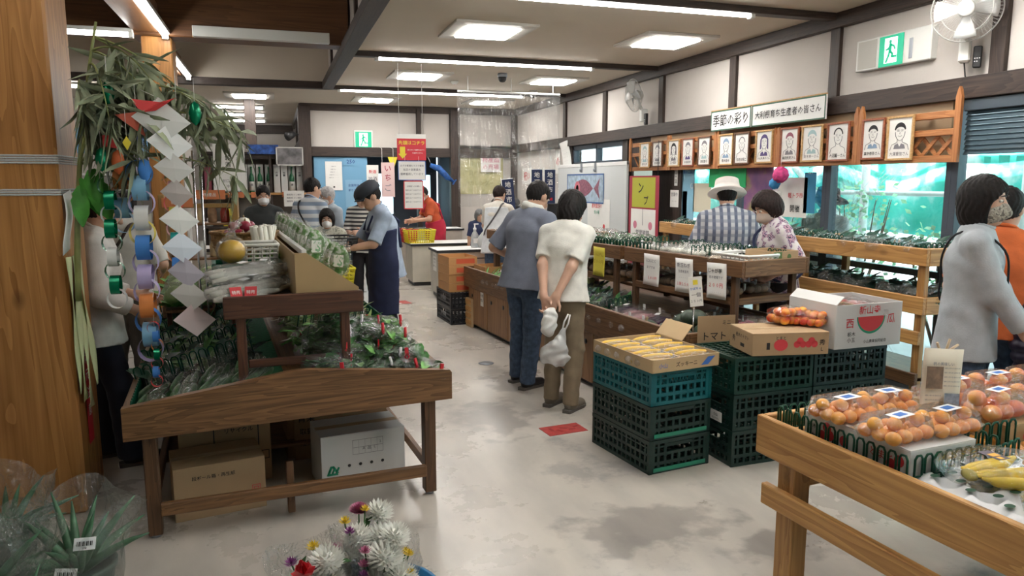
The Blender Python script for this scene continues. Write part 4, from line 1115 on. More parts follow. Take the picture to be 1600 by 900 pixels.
# ---------------------------------------------------------------- cardboard
KRAFT = plain('kraft_cardboard', (.40, .27, .15), .75, var=.06, scale=5); KRAFTD = plain('dull_cardboard', (.30, .19, .10), .8, var=.08, scale=4)
KRAFTL = plain('light_cardboard', (.50, .36, .20), .75, var=.05, scale=5); WCARD = plain('white_cardboard', (.66, .66, .65), .65, var=.03, scale=4)
ORC = plain('orange_printed_card', (.50, .26, .10), .6, var=.06, scale=6)
def carton(label, w, d, h, mat, loc, rz, opened=False, group=None, flaps=(), name='carton', inner=None):
 t = thing(name, label, 'carton', loc, rz, group); th = .005
 q = MB(); q.m = 0
 q.bb((-w / 2, -d / 2, 0), (w / 2, -d / 2 + th, h), .0015); q.bb((-w / 2, d / 2 - th, 0), (w / 2, d / 2, h), .0015)
 q.bb((-w / 2, -d / 2 + th, 0), (-w / 2 + th, d / 2 - th, h), .0015); q.bb((w / 2 - th, -d / 2 + th, 0), (w / 2, d / 2 - th, h), .0015)
 q.bb((-w / 2 + th, -d / 2 + th, 0), (w / 2 - th, d / 2 - th, th), 0); q.build('body', mat, t)
 if not opened:
  for s_ in (-1, 1):
   q = MB(); q.bb((-w / 2, min(0, s_ * d / 2) + (.001 if s_ > 0 else 0), h), (w / 2, max(0, s_ * d / 2) - (.001 if s_ < 0 else 0), h + .004), .001); q.build('lid_flap', mat, t)
  q = MB(); q.bb((-w / 2 - .001, -.024, h + .004), (w / 2 + .001, .024, h + .0046), 0); q.build('tape', plain('packing_tape', (.46, .33, .19), .3), t)
 for side, ang, ln in flaps:          # side: x+ x- y+ y-, hinge at the rim
  q = MB(); sx = {'x': 0, 'y': 1}[side[0]]; sg = 1 if side[1] == '+' else -1
  W_ = d if sx == 0 else w
  M = Matrix.Translation((sg * w / 2 if sx == 0 else 0, sg * d / 2 if sx == 1 else 0, h)) @ Matrix.Rotation({'x+': 0, 'y+': R(90), 'x-': R(180), 'y-': R(270)}[side], 4, 'Z') @ Matrix.Rotation(-ang, 4, 'Y')
  q.M = M; q.bb((0, -W_ / 2 + .003, -.002), (ln, W_ / 2 - .003, .002), .001); q.build('flap', mat, t)
 return t
def printing(t, ink, face, rows, w, d, off=.001, name='lettering', shapes=None, z=0):
 q = MB(); E_ = {'-y': Matrix.Translation((0, -d / 2 - off, 0)) @ Matrix.Rotation(R(90), 4, 'X'), '-x': Matrix.Translation((-w / 2 - off, 0, 0)) @ Euler((R(90), 0, R(-90))).to_matrix().to_4x4(), '+x': Matrix.Translation((w / 2 + off, 0, 0)) @ Euler((R(90), 0, R(90))).to_matrix().to_4x4(), 'top': Matrix.Translation((0, 0, z + off))}[face]
 q.M = E_
 for b_, x, y, hh, ww in rows: q.text(b_, x, y, hh, 0, ww)
 if shapes: shapes(q)
 return q.build(name, ink, t)
def disc(q, x, y, r, n=20, sy=1.0, z=0, a0=0, a1=2 * math.pi):
 pts = [(x + r * math.cos(a0 + (a1 - a0) * i / n), y + r * sy * math.sin(a0 + (a1 - a0) * i / n), z) for i in range(n + (0 if a1 - a0 > 6.28 else 1))]
 q.add(pts, [list(range(len(pts)))]); return q
def frame2(q, x0, y0, x1, y1, w, z=0):
 for a, b in (((x0, y0), (x1, y0 + w)), ((x0, y1 - w), (x1, y1)), ((x0, y0 + w), (x0 + w, y1 - w)), ((x1 - w, y0 + w), (x1, y1 - w))):
  q.add([(a[0], a[1], z), (b[0], a[1], z), (b[0], b[1], z), (a[0], b[1], z)], [[0, 1, 2, 3]])
def rect2(q, x0, y0, x1, y1, z=0): q.add([(x0, y0, z), (x1, y0, z), (x1, y1, z), (x0, y1, z)], [[0, 1, 2, 3]])
# under the sloped display
def under(x, y, z=0): return TL(x, y, z)
t = carton('tall brown carton at the back of the pile beneath the sloped display', .46, .36, .43, KRAFTD, under(.41, .74), TL.a + .04)
printing(t, INK, '-y', [('リサイクル', .07, .30, .03, .2)], .46, .36, shapes=lambda q: (disc(q, .10, .40, .022), frame2(q, -.06, .20, .17, .33, .006), frame2(q, .18, .12, .22, .17, .004)))
t = carton('low brown carton on the floor in front of the tall one, beneath the display', .42, .30, .26, KRAFT, under(.37, .34), TL.a + .10, flaps=())
printing(t, INK, '-y', [('段ボール箱・再生紙', -.03, .205, .022, .26)], .42, .30); printing(t, RINK, '-y', [('日', .165, .10, .034, .04)], .42, .30, shapes=lambda q: frame2(q, .145, .08, .185, .125, .003))
t = carton('brown carton standing at the back beneath the display, behind the white one', .54, .34, .40, KRAFTD, under(1.07, .95), TL.a - .05)
printing(t, INK, '-y', [('青果', -.20, .25, .05, .1), ('取扱', -.20, .17, .04, .1), ('注意', -.20, .10, .04, .1)], .54, .34)
carton('flat brown carton lying on the standing one beneath the display', .50, .30, .075, KRAFTD, under(1.08, .93, .405), TL.a + .03)
carton('upright brown carton wedged between the two piles beneath the display', .14, .30, .34, KRAFTD, under(.82, .98), TL.a + .02)
t = carton('white produce carton with green printing, beneath the display near the aisle', .45, .30, .30, WCARD, under(1.09, .42), TL.a + .06, opened=False)
def greenprint(q):
 disc(q, -.16, .03, .045, 12, .7, a0=0, a1=math.pi)
 for k in range(7): rect2(q, -.10 + k * .036, .032, -.075 + k * .036, .042)
 for k in range(3): q.tube([(-.19 + .02 * k, .10, 0), (-.175 + .02 * k, .13, 0)], .006, 4)
 q.add([(-.20, .09, 0), (-.18, .14, 0), (-.165, .14, 0), (-.185, .09, 0)], [[0, 1, 2, 3]]); q.add([(-.175, .14, 0), (-.16, .14, 0), (-.135, .10, 0), (-.15, .10, 0)], [[0, 1, 2, 3]])
 q.add([(-.195, .088, 0), (-.14, .088, 0), (-.14, .10, 0), (-.195, .10, 0)], [[0, 1, 2, 3]])
 for k in range(4): rect2(q, .155 + k * .012, .03, .163 + k * .012, .05 + .008 * (k % 2))
printing(t, GINK, '-y', [], .45, .30, name='printed_mark', shapes=greenprint)
printing(t, GREYINK, '-y', [('A', .0, .215, .022, .03), ('品', .03, .215, .022, .03), ('L', .06, .215, .02, .03), ('2', .09, .24, .02, .03)], .45, .30, shapes=lambda q: (frame2(q, -.06, .185, .105, .265, .002), rect2(q, -.06, .222, .105, .224), [rect2(q, -.027 + .033 * k, .185, -.026 + .033 * k, .265) for k in range(4)]))
printing(t, BLACKP, '-y', [], .45, .30, name='vent_hole', shapes=lambda q: [disc(q, -.08 + k * .06, .13, .0085) for k in range(4)])
# cartons on the crate stacks
tt = carton('flat brown tomato carton with red tomato drawings, on the dark green crates', .46, .30, .125, KRAFT, (2.775, 3.57, .645), R(-10))
printing(tt, RINK, '-y', [], .46, .30, name='printed_mark', shapes=lambda q: (disc(q, -.06, .06, .042, 20, .8), [disc(q, .055 + a, .065 + b, .02, 14) for a, b in ((0, .016), (.018, -.004), (-.018, -.004))], [disc(q, .125 + a, .065 + b, .02, 14) for a, b in ((0, .016), (.018, -.004), (-.018, -.004))]))
printing(tt, INK, '-y', [('とまと', -.06, .10, .022, .1), ('秀', .19, .07, .035, .05), ('L', .19, .03, .03, .04)], .46, .30, shapes=lambda q: (rect2(q, -.145, .035, -.125, .075),))
printing(tt, INK, '-x', [('栃木のトマト', .02, .09, .028, .2), ('秀', -.09, .06, .04, .05)], .46, .30, shapes=lambda q: rect2(q, .0, .03, .05, .05))
wm = carton('white watermelon carton with a printed red melon slice, on the dark green crates', .50, .40, .262, WCARD, (3.32, 3.66, .645), R(2), opened=True, flaps=(('x-', R(140), .075),), inner=None)
printing(wm, RINK, '-y', [('新山寺', 0, .225, .055, .19), ('西', -.145, .15, .062, .07), ('瓜', .165, .165, .062, .07)], .50, .40)
printing(wm, RINK, '-y', [], .50, .40, name='melon_drawing', shapes=lambda q: disc(q, .012, .185, .098, 20, .92, a0=math.pi, a1=2 * math.pi))
printing(wm, GINK, '-y', [], .50, .40, name='printed_mark', off=.0006, shapes=lambda q: disc(q, .012, .185, .107, 20, .98, a0=math.pi, a1=2 * math.pi))
printing(wm, INK, '-y', [('栃木', -.13, .085, .03, .07), ('小玉', -.13, .05, .03, .07), ('小山農業協同組合', .05, .035, .022, .22)], .50, .40)
q = MB(); q.bb((-.01, -.195, .02), (.0, .195, .24), 0); q.bb((-.245, -.005, .02), (-.01, .005, .24), 0); q.build('divider', KRAFT, wm)
t = carton('open cardboard tray of bagged yellow squash, on the teal crate', .60, .46, .075, KRAFTL, (2.09, 3.80, .59), R(-82), opened=True, flaps=())
q = MB(); q.M = Matrix.Translation((-.16, .228, .075)) @ Matrix.Rotation(R(90), 4, 'Z') @ Matrix.Rotation(-R(48), 4, 'Y'); q.bb((0, -.13, -.002), (.12, .13, .002), .001); q.build('flap', KRAFTL, t)
printing(t, BINK, '+x', [], .60, .46, name='printed_mark', shapes=lambda q: None)
printing(t, INK, '+x', [('ズッキーニ', 0, .036, .03, .2)], .60, .46); printing(t, BINK, '+x', [('小山', -.16, .036, .03, .1)], .60, .46, shapes=lambda q: q.add([(.10, .015, 0), (.15, .015, 0), (.20, .06, 0), (.15, .06, 0)], [[0, 1, 2, 3]]))
q = MB(); q.bb((-.29, -.005, .006), (.29, .005, .06), 0); q.build('divider', KRAFTL, t)
# orange fruit cartons by the checkout
for k, lab in enumerate(('lowest of the orange printed fruit cartons stacked on the black crates', 'second orange printed fruit carton up from the black crates', 'third orange printed fruit carton up from the black crates', 'topmost orange printed fruit carton on the black crates, lid open')):
 t = carton(lab, .34, .44, .095, ORC, (2.0 - .0, 8.36 + .01 * (k % 2), .372 + k * .1005), R(4), opened=(k == 3))
 printing(t, plain('orange_red_print', (.60, .10, .04), .6), '-y', [], .34, .44, name='printed_mark', shapes=lambda q: rect2(q, -.08, .02, .14, .075))
t = carton('brown slatted wooden box leaning in front of the black crates', .03, .16, .32, KRAFTL, (2.04, 7.96, 0), R(8), name='wooden_box')
q = MB(); [q.bb((-.021, -.08, .03 + k * .075), (-.016, .08, .085 + k * .075)) for k in range(4)]; q.build('slat', PINEX, t)
carton('open orange carton of bagged vegetables at the far end of the long counter', .42, .34, .10, ORC, CL(.30, 3.86, .60), CL.a, opened=True)
# ---------------------------------------------------------------- wire dividers (green coated hoops on a rail)
WIRE = plain('green_coated_wire', (.003, .06, .032), .5, spec=.25)
def wire_divider(label, loc, rz, n, pitch=.045, h=.10, group=None, mat=WIRE, tilt=0.0):
 q = MB(); L = n * pitch
 q.tube([(0, 0, .008), (L, 0, .008)], .004, 5); q.tube([(0, 0, .03), (L, 0, .03)], .003, 5)
 for k in range(n):
  a = k * pitch + .006; b = a + pitch - .012
  q.tube([(a, 0, .008), (a, 0, h - .012), ((a + b) / 2 - .008, 0, h), ((a + b) / 2 + .008, 0, h), (b, 0, h - .012), (b, 0, .008)], .0042, 5)
 o = q.build('wire_divider', mat)
 return tag(o, label, 'divider', group, loc, None, (0, tilt, rz))
# ---------------------------------------------------------------- bags of produce
LEAFD = plain('dark_leaf', (.055, .20, .045), .55, var=.5, scale=24); LEAFM = plain('mid_leaf', (.14, .36, .08), .55, var=.45, scale=24); LEAFL = plain('pale_leaf', (.34, .46, .18), .6, var=.3, scale=20)
LEAFX = plain('blackish_leaf', (.015, .07, .045), .5, var=.4, scale=24)
CUKE = plain('cucumber_skin', (.03, .11, .03), .4, var=.4, scale=50, bump=.4); SQUASH = plain('yellow_squash', (.72, .43, .03), .32, var=.12, scale=14)
WHITEV = plain('white_root', (.85, .84, .74), .5, var=.06, scale=10); PUMP = plain('pumpkin_skin', (.035, .055, .035), .55, var=.5, scale=22, bump=.2); STALK = plain('dry_stalk', (.34, .26, .15), .8)
EGGP = plain('aubergine', (.05, .015, .05), .25, var=.3, scale=12); REDV = plain('red_onion', (.30, .03, .06), .3, var=.3, scale=18); BROWNV = plain('brown_root', (.34, .21, .12), .7, var=.3, scale=18, bump=.2)
TOM = blotch('tomato_mixed', ((.32, (.80, .42, .05)), (.48, (.78, .22, .03)), (.62, (.62, .05, .03))), 15, .25, const=False)
APR = blotch('apricot_skin', ((.3, (.90, .44, .07)), (.6, (.88, .31, .03)), (.75, (.76, .15, .03))), 9, .45, const=False)
PEACH = blotch('peach_skin', ((.3, (.88, .50, .13)), (.5, (.82, .24, .08)), (.68, (.60, .06, .05))), 7, .5, const=False)
BANANA = plain('banana_skin', (.82, .58, .05), .45, var=.12, scale=9)
REDTIE = plain('red_tape', (.62, .03, .04), .4); WHTIE = plain('white_tape', (.8, .8, .78), .5); STICK = plain('label_white', (.82, .82, .82), .5)
def leaf(q, p, d, up, L, W, curl):
 d = Vector(d).normalized(); s_ = d.cross(Vector(up)); s_ = s_.normalized() if s_.length > 1e-4 else d.orthogonal().normalized(); n = s_.cross(d)
 vs = []
 for i, (t_, w_) in enumerate(((0, .25), (.35, 1), (.7, .85), (1, .1))):
  c = Vector(p) + d * L * t_ - n * curl * L * t_ * t_
  vs += [c - s_ * W * w_ * .5 + n * W * .18 * w_, c, c + s_ * W * w_ * .5 + n * W * .18 * w_]
 fs = []
 for i in range(3):
  for j in range(2): a = i * 3 + j; fs.append([a, a + 1, a + 4, a + 3])
 q.add(vs, fs, True)
def sack(q, rx, ry, rz, neck=.05, noise=.05, tail=True, z0=0.0, nu=14, nv=9):
 ph = random.uniform(0, 6); rows = [(-1, .15), (-.93, .62), (-.7, .92), (-.3, 1), (.15, 1), (.55, .88), (.82, .55), (.95, .2), (1.02, .10)]
 if tail: rows += [(1.10, .22), (1.26, .42)]
 vs, fs = [], []
 for i, (t_, r_) in enumerate(rows):
  for k in range(nu):
   a = 2 * math.pi * k / nu; w = 1 + noise * math.sin(3 * a + i * 1.7 + ph) + noise * math.sin(5 * a - i * 2.3 + ph)
   y, z = math.cos(a) * ry * r_ * w, math.sin(a) * rz * r_ * w
   vs.append((t_ * rx, y, max(z + rz, .002) + z0))
 for i in range(len(rows) - 1):
  for k in range(nu): k2 = (k + 1) % nu; fs.append([i * nu + k, i * nu + k2, (i + 1) * nu + k2, (i + 1) * nu + k])
 fs.append([k for k in range(nu)][::-1]); q.add(vs, fs, True)
def bag(name, cat, label, fill, part_name, mat, rx, ry, rz, fm=FILMC, tie=None, group=None, tail=True, sticker=False, many=None):
 t = thing(name, label, cat, (0, 0, 0), 0, group)
 if many:
  for f in many: q = MB(); f(q); q.build(part_name, mat, t)
 else: q = MB(); fill(q); q.build(part_name, mat, t)
 q = MB(); sack(q, rx, ry, rz, tail=tail); q.build('plastic_bag', fm, t)
 if tie: q = MB(); q.tube([(rx * 1.0, -ry * .12, rz), (rx * 1.0, 0, rz * 1.2), (rx * 1.0, ry * .12, rz), (rx * 1.0, 0, rz * .8)], .005, 5, closed=True); q.box((rx * 1.02, .0, rz * 1.5), (.008, .018, .035), 0); q.build('tape', tie, t)
 if sticker: q = MB(); q.box((0, 0, rz * 2.04), (.05, .035, .001), 0, rz=.4); s_ = q.build('price_sticker', STICK, t)
 return t
def f_leaves(rx, ry, rz, n, L, W, mode=0):
 def f(q):
  for _ in range(n):
   p = (random.uniform(-.75, .45) * rx, random.uniform(-.6, .6) * ry, rz * random.uniform(.3, 1.6))
   d = (random.uniform(.1, 1) if mode else random.uniform(-1, 1), random.uniform(-.8, .8), random.uniform(-.3, .5))
   leaf(q, p, d, (0, random.uniform(-.4, .4), 1), L * random.uniform(.7, 1.2), W * random.uniform(.7, 1.2), random.uniform(-.1, .5))
 return f
def f_rod(x0, x1, y, z, r, bend=.0, taper=.75):
 def f(q):
  pts = [(x0 + (x1 - x0) * i / 6, y + bend * math.sin(math.pi * i / 6), z) for i in range(7)]
  q.tube(pts, [r * .55, r * .95, r, r, r * .97, r * .9 * (taper + .1), r * .45], 9)
 return f
def f_ball(x, y, z, r, sq=.9):
 return lambda q: q.ball((x, y, z), (r, r, r * sq), 14, 9)
FILMG = film('glinting_film', gloss=.13, haze=.03, scale=52, rough=.05)
def proto_greens(label, group, mat=LEAFD, rx=.13, ry=.075, rz=.045, tie=REDTIE, n=30, fm=FILMC, name='bagged_greens', L=.09, W=.05):
 return bag(name, 'bagged vegetables', label, f_leaves(rx, ry, rz, n, L, W, 1), 'leaf_bundle', mat, rx, ry, rz, fm, tie, group)
used = set()
def put(proto, loc, rz, label=None, group=None, rot=None, scale=None):
 if proto.name not in used:
  used.add(proto.name); proto.location = loc; proto.rotation_euler = rot if rot is not None else (0, 0, rz)
  if scale: proto.scale = (scale,) * 3
  if label: proto['label'] = label
  if group: proto['group'] = group
  return proto
 return dup(proto, loc, rz, label, group, rot, scale)
rnd = random.uniform
# --- right-hand slope of the display, near the aisle: pile of leafy bags
G1 = 'bags of greens heaped at the aisle end of the sloped display'
lab = 'clear bag of leafy greens in the heap at the aisle end of the sloped display'
pa = [proto_greens(lab, G1, LEAFD, .12, .08, .055, n=46, L=.065, W=.06, fm=FILMG), proto_greens(lab, G1, LEAFM, .12, .08, .055, REDTIE, n=46, L=.06, W=.055, fm=FILMG), proto_greens(lab, G1, LEAFD, .125, .08, .05, WHTIE, n=46, L=.07, W=.05, fm=FILMG)]
k = 0
for layer in range(3):
 for r_ in range((3, 2, 2)[layer]):
  for c_ in range((5, 4, 3)[layer]):
   x = .90 + c_ * .125 + rnd(-.02, .02) + .05 * layer; y = .14 + r_ * .19 + rnd(-.03, .03) + .08 * layer
   put(pa[k % 3], TL(x, y, on_right(x) + .012 + layer * .075), TL.a + rnd(-.9, .9) - 1.1, rot=(rnd(-.25, .25), rnd(-.35, .0) + .1, TL.a - 1.2 + rnd(-1.0, 1.0)), scale=rnd(.9, 1.12)); k += 1
G2 = 'bags of pale greens behind the wire hoops on the aisle side of the display'
lab = 'clear bag of white-stemmed greens behind wire hoops on the aisle side of the display'
pb = [proto_greens(lab, G2, LEAFM, .15, .06, .04, WHTIE, fm=FILMC, L=.13, W=.03), proto_greens(lab, G2, LEAFL, .15, .06, .04, WHTIE, L=.12, W=.04), proto_greens(lab, G2, WHITEV, .14, .05, .035, REDTIE, n=12, L=.16, W=.022)]
k = 0
for r_ in range(10):
 for c_ in range(4):
  x = .88 + c_ * .165 + rnd(-.015, .015); y = .80 + r_ * .245 + rnd(-.02, .02)
  put(pb[(k * 7 + r_) % 3], TL(x, y, on_right(x) + .012 + .02 * (k % 2)), 0, rot=(rnd(-.1, .1), rnd(-.15, .1), TL.a - 1.5 + rnd(-.35, .35)), scale=rnd(.9, 1.1)); k += 1
G3 = 'green wire hoops across the aisle side of the display'
for r_ in range(6):
 y = .72 + r_ * .49
 wire_divider('row of green wire hoops across the aisle side of the sloped display', TL(.86, y, on_right(.86) + .004), TL.a, 13, .045, .145, G3, tilt=math.atan(.165))
G3b = 'green wire hoops along the aisle edge of the display'
for r_ in range(3): wire_divider('row of green wire hoops along the aisle edge of the sloped display', TL(1.46, .55 + r_ * .9, on_right(1.46) + .004), TL.a + R(90), 16, .045, .14, G3b)
# --- left-hand slope
G4 = 'bags of cucumbers at the low corner of the display'
def cukes(n, r=.016, L=.2):
 return [f_rod(-L / 2, L / 2, (i - (n - 1) / 2) * r * 2.1, r * 1.2 + (.02 if i % 2 else 0), r, rnd(-.012, .012)) for i in range(n)]
pc = bag('bagged_cucumber', 'bagged vegetables', 'clear bag of cucumbers in the low front corner of the sloped display', None, 'cucumber', CUKE, .125, .065, .033, FILMC, None, G4, many=cukes(4))
k = 0
for r_ in range(2):
 for c_ in range(4):
  x = .11 + c_ * .15; put(pc, TL(x, .17 + r_ * .24 + rnd(-.02, .02), on_left(x) + .012), 0, rot=(0, -.22, TL.a + 1.25 + rnd(-.3, .3))); k += 1
G5 = 'bags of dark greens on the far side slope of the display'
lab = 'clear bag of very dark greens on the slope beneath the raised shelf'
pd = [proto_greens(lab, G5, LEAFX, .16, .09, .055, None, 40, FILMC, L=.12, W=.06), proto_greens(lab, G5, LEAFD, .15, .085, .05, None, 34, FILMC, L=.13, W=.04)]
k = 0
for r_ in range(8):
 for c_ in range(3):
  x = .14 + c_ * .17 + rnd(-.015, .015); y = .66 + r_ * .26
  put(pd[k % 2], TL(x, y, on_left(x) + .014), 0, rot=(rnd(-.1, .1), -.2, TL.a + 1.4 + rnd(-.4, .4)), scale=rnd(.95, 1.15)); k += 1
for c_ in range(0): put(pd[k % 2], TL(.47 + c_ * .09, .22 + rnd(0, .12), on_left(.5 + c_ * .05) + .015 + .01 * c_), 0, rot=(0, -.2, 1.2 + c_ * .7)); k += 1
G6 = 'green wire hoops across the far side of the display'
for r_ in range(7): wire_divider('row of green wire hoops across the slope on the bamboo side of the display', TL(.03, .55 + r_ * .42, on_left(.03) + .006), TL.a, 13, .045, .155, G6, tilt=-math.atan(.232))
for r_ in range(3): wire_divider('row of green wire hoops along the bamboo side edge of the sloped display', TL(.035, .06 + r_ * 1.05, on_left(.035) + .006), TL.a + R(90), 20, .045, .11, 'green wire hoops along the bamboo side edge')
# a second tier of cabbages and bags farther back on that side
t = thing('side_tier', 'narrow brown side tier of cabbages behind the paper garlands', 'shelf', TL(.02, 1.75, 0), TL.a)
q = MB(); q.bb((.06, 0, .76), (.38, 1.6, .78)); q.build('deck', OAKY, t)
for x in (.06, .36): q = MB(); q.bb((x, 0, .73), (x + .02, 1.6, .81)); q.build('edge_board', OAKY, t)
for x in (.08, .33):
 for y in (.05, 1.5): q = MB(); q.bb((x, y, on_left(x) + .01), (x + .03, y + .03, .76)); q.build('leg', OAKZ, t)
def cabbage(label, group):
 t = thing('cabbage', label, 'cabbage', (0, 0, 0), 0, group); q = MB(); q.ball((0, 0, .075), (.075, .075, .07), 14, 10, .03); q.build('heart', LEAFL, t); q = MB()
 for k in range(7): a = k * .9; leaf(q, (.05 * math.cos(a), .05 * math.sin(a), .01), (math.cos(a) * .7, math.sin(a) * .7, .9), (math.cos(a), math.sin(a), 0), .12, .12, -.5)
 q.build('outer_leaf', LEAFM, t); q = MB(); q.ball((0, 0, .085), (.095, .095, .085), 14, 9, .03); q.build('plastic_bag', FILMC, t)
 return t
cb = cabbage('pale green cabbage in film on the side tier behind the paper garlands', 'cabbages on the side tier')
for k in range(8): put(cb, TL(.16 + .2 * (k % 2), 1.86 + .2 * (k // 2) * 1.9, .785), rnd(0, 6))
# --- on the raised shelf
G7 = 'bags of long white radish on the raised shelf'
def radishes(q):
 for i in range(4): f_rod(-.17, .15, (i - 1.5) * .034, .035 + .018 * (i % 2), .022, rnd(-.01, .01))(q)
pr_ = bag('bagged_radish', 'bagged vegetables', 'milky bag of long white radishes at the front of the raised shelf', None, 'radish', WHITEV, .19, .085, .05, FILMC, None, G7, many=[f_rod(-.17, .15, (i - 1.5) * .034, .035 + .018 * (i % 2), .02, rnd(-.01, .01)) for i in range(4)], sticker=True)
for k in range(6): put(pr_, TS(.54 + .06 * (k % 3), .66 + .045 * k, 1.004 + .055 * (k // 3) + .012 * (k % 2)), 0, rot=(rnd(-.15, .15), -.06, TL.a + .35 + .3 * (k % 3)))
for k, x in enumerate((.50, .565)):
 q = MB(); q.box((0, 0, 0), (.055, .055, .0012), 0); q.box((0, 0, .001), (.034, .006, .0005), 0); o = q.build('red_label', RINK); tag(o, ('square red label on the radish bag nearest the garland', 'square red label on the second radish bag')[k], 'label', None, TL(x, .125, 1.105), None, (R(62), 0, TL.a + .3 - k * .5))
 q = MB(); q.text('特売', 0, 0, .02, .0015, .04); q.build('lettering', PAPER, o)
t = crate('green plastic crate on the raised shelf, with a white basket standing in it', .36, .30, .13, CGL, TS(.58, 1.22, 1.003), TL.a)
# white slotted basket
def slot_basket(name, label, L, W, h, mat, loc, rz, cat='basket', flare=.02, rows=3, handle=None, group=None):
 t = thing(name, label, cat, loc, rz, group)
 def wall(p0, p1, nm):
  q = MB(); d = Vector(p1) - Vector(p0); Ln = d.length; u = d.normalized(); o_ = Vector((u.y, -u.x, 0)); n = max(3, int(Ln / .035))
  def P(a, z): return Vector(p0) + u * (a + (flare * (z / h) * (2 * a / Ln - 1))) + o_ * flare * z / h + Vector((0, 0, z))
  for z in [0] + [h * (.22 + .6 * k / rows) for k in range(rows + 1)]: q.tube([P(0, z), P(Ln, z)], .006, 4)
  q.tube([P(0, h), P(Ln, h)], .010, 6)
  for k in range(n + 1): a = Ln * k / n; q.tube([P(a, 0), P(a, h)], .006, 4)
  q.build(nm, mat, t)
 c = [(-L / 2, -W / 2, .004), (L / 2, -W / 2, .004), (L / 2, W / 2, .004), (-L / 2, W / 2, .004)]
 for i in range(4): wall(c[i], c[(i + 1) % 4], 'long_side' if i % 2 == 0 else 'end_side')
 q = MB(); q.bb((-L / 2, -W / 2, 0), (L / 2, W / 2, .008), 0); q.build('base', mat, t)
 if handle:
  for s_ in (-1, 1): q = MB(); q.tube([(-L * .46, s_ * (W / 2 + flare), h), (-L * .3, s_ * (W / 2 - .02), h + .03), (L * .3, s_ * (W / 2 - .02), h + .03), (L * .46, s_ * (W / 2 + flare), h)], .007, 6); q.build('handle', handle, t)
 return t
slot_basket('slotted_basket', 'white slotted plastic basket standing in the green crate on the raised shelf', .27, .22, .12, plain('off_white_plastic', (.62, .62, .57), .4), TS(.60, 1.22, 1.105), TL.a, flare=.01)
t = thing('bagged_melon', 'yellow melon in a clear bag hanging over the white basket', 'melon', TS(.49, 1.05, 1.14), 0)
q = MB(); q.ball((0, 0, .065), (.07, .07, .062), 16, 10); q.build('melon', plain('melon_yellow', (.85, .52, .02), .35), t); q = MB(); q.ball((0, 0, .07), (.082, .082, .078), 14, 9, .03); q.tube([(0, 0, .14), (.01, 0, .18), (.03, .01, .22)], [.03, .012, .035], 8); q.build('plastic_bag', FILMC, t)
# leeks and white mushrooms beyond
def leek(label, group):
 t = thing('leek_bundle', label, 'leek', (0, 0, 0), 0, group)
 for k in range(5):
  q = MB(); a = k * 1.26; q.tube([(.02 * math.cos(a), .02 * math.sin(a), 0), (.03 * math.cos(a), .03 * math.sin(a), .31)], .013, 7); q.build('stalk', WHITEV, t)
 q = MB()
 for k in range(12): a = k * .55; leaf(q, (.02 * math.cos(a), .02 * math.sin(a), .19), (.5 * math.cos(a), .5 * math.sin(a), -1), (math.cos(a), math.sin(a), 0), .19, .03, -.2)
 q.build('leaf_bundle', LEAFM, t); return t
lk = leek('upright bundle of leeks standing behind the white slotted basket', 'leek bundles on the raised shelf')
for k in range(5): put(lk, TS(.70 + .06 * (k % 2), 1.40 + .08 * (k // 2) + .02 * k, 1.003), 0, rot=(rnd(-.15, .15), rnd(-.2, .2), k))
G8 = 'bags of white mushrooms beyond the leeks'
pm = bag('bagged_mushroom', 'bagged vegetables', 'clear bag of slender white mushrooms behind the leeks on the raised shelf', None, 'mushroom_cluster', WHITEV, .10, .055, .04, FILMC, None, G8, many=[lambda q: [q.tube([(-.07, y, z), (.05, y * 1.2, z)], [.004, .007], 5) for y in (-.03, -.015, 0, .015, .03) for z in (.02, .035, .05)]])
for k in range(6): put(pm, TS(.50 + .12 * (k % 3), 2.15 + .16 * (k // 3), 1.003 + .05 * (k % 2)), 0, rot=(0, -.9, 1.2 + k * .3))
# wicker basket of red onions
WICK = plain('wicker', (.34, .19, .07), .7, var=.4, scale=60, bump=.6)
def wicker(label, loc, rx, ry, h, rz=0):
 t = thing('wicker_basket', label, 'basket', loc, rz)
 q = MB(); q.lathe([(.85, 0), (.92, h * .3), (1, h), (.97, h), (.9, h * .35), (.82, .012), (0, .012)], 28, sx=rx, sy=ry); q.build('bowl', WICK, t)
 for z in (h * .33, h * .66, h): q = MB(); q.tube([((.86 + .14 * z / h) * rx * math.cos(a), (.86 + .14 * z / h) * ry * math.sin(a), z) for a in [6.2832 * i / 28 for i in range(28)]], .010, 6, closed=True); q.build('woven_band', WICK, t)
 return t
carton('brown carton under the wicker basket of red onions on the raised shelf', .34, .34, .12, KRAFTD, TS(.60, 1.80, 1.003), TL.a)
wicker('shallow wicker basket of red onions on a carton on the raised shelf', TS(.60, 1.80, 1.128), .20, .19, .13, TL.a)
def onion(name, label, mat, group, r=.038):
 t = thing(name, label, 'onion', (0, 0, 0), 0, group); q = MB(); q.ball((0, 0, r * .85), (r, r, r * .85), 12, 9); q.build('bulb', mat, t); q = MB(); q.tube([(0, 0, r * 1.6), (0, .003, r * 2.1)], [.008, .003], 6); q.build('neck', STALK, t); return t
on = onion('red_onion', 'red onion in the wicker basket on the raised shelf', REDV, 'red onions in the wicker basket'); og = onion('white_onion', 'white onion among the red onions in the wicker basket', WHITEV, 'white onions in the wicker basket')
for k in range(16):
 a = k * 2.4; r_ = .035 * math.sqrt(k) ; put(on if k % 5 else og, TS(.60 + r_ * math.cos(a), 1.80 + r_ * math.sin(a), 1.20 + .055 * (1 - r_ / .14) + (.03 if k < 5 else 0)), a)
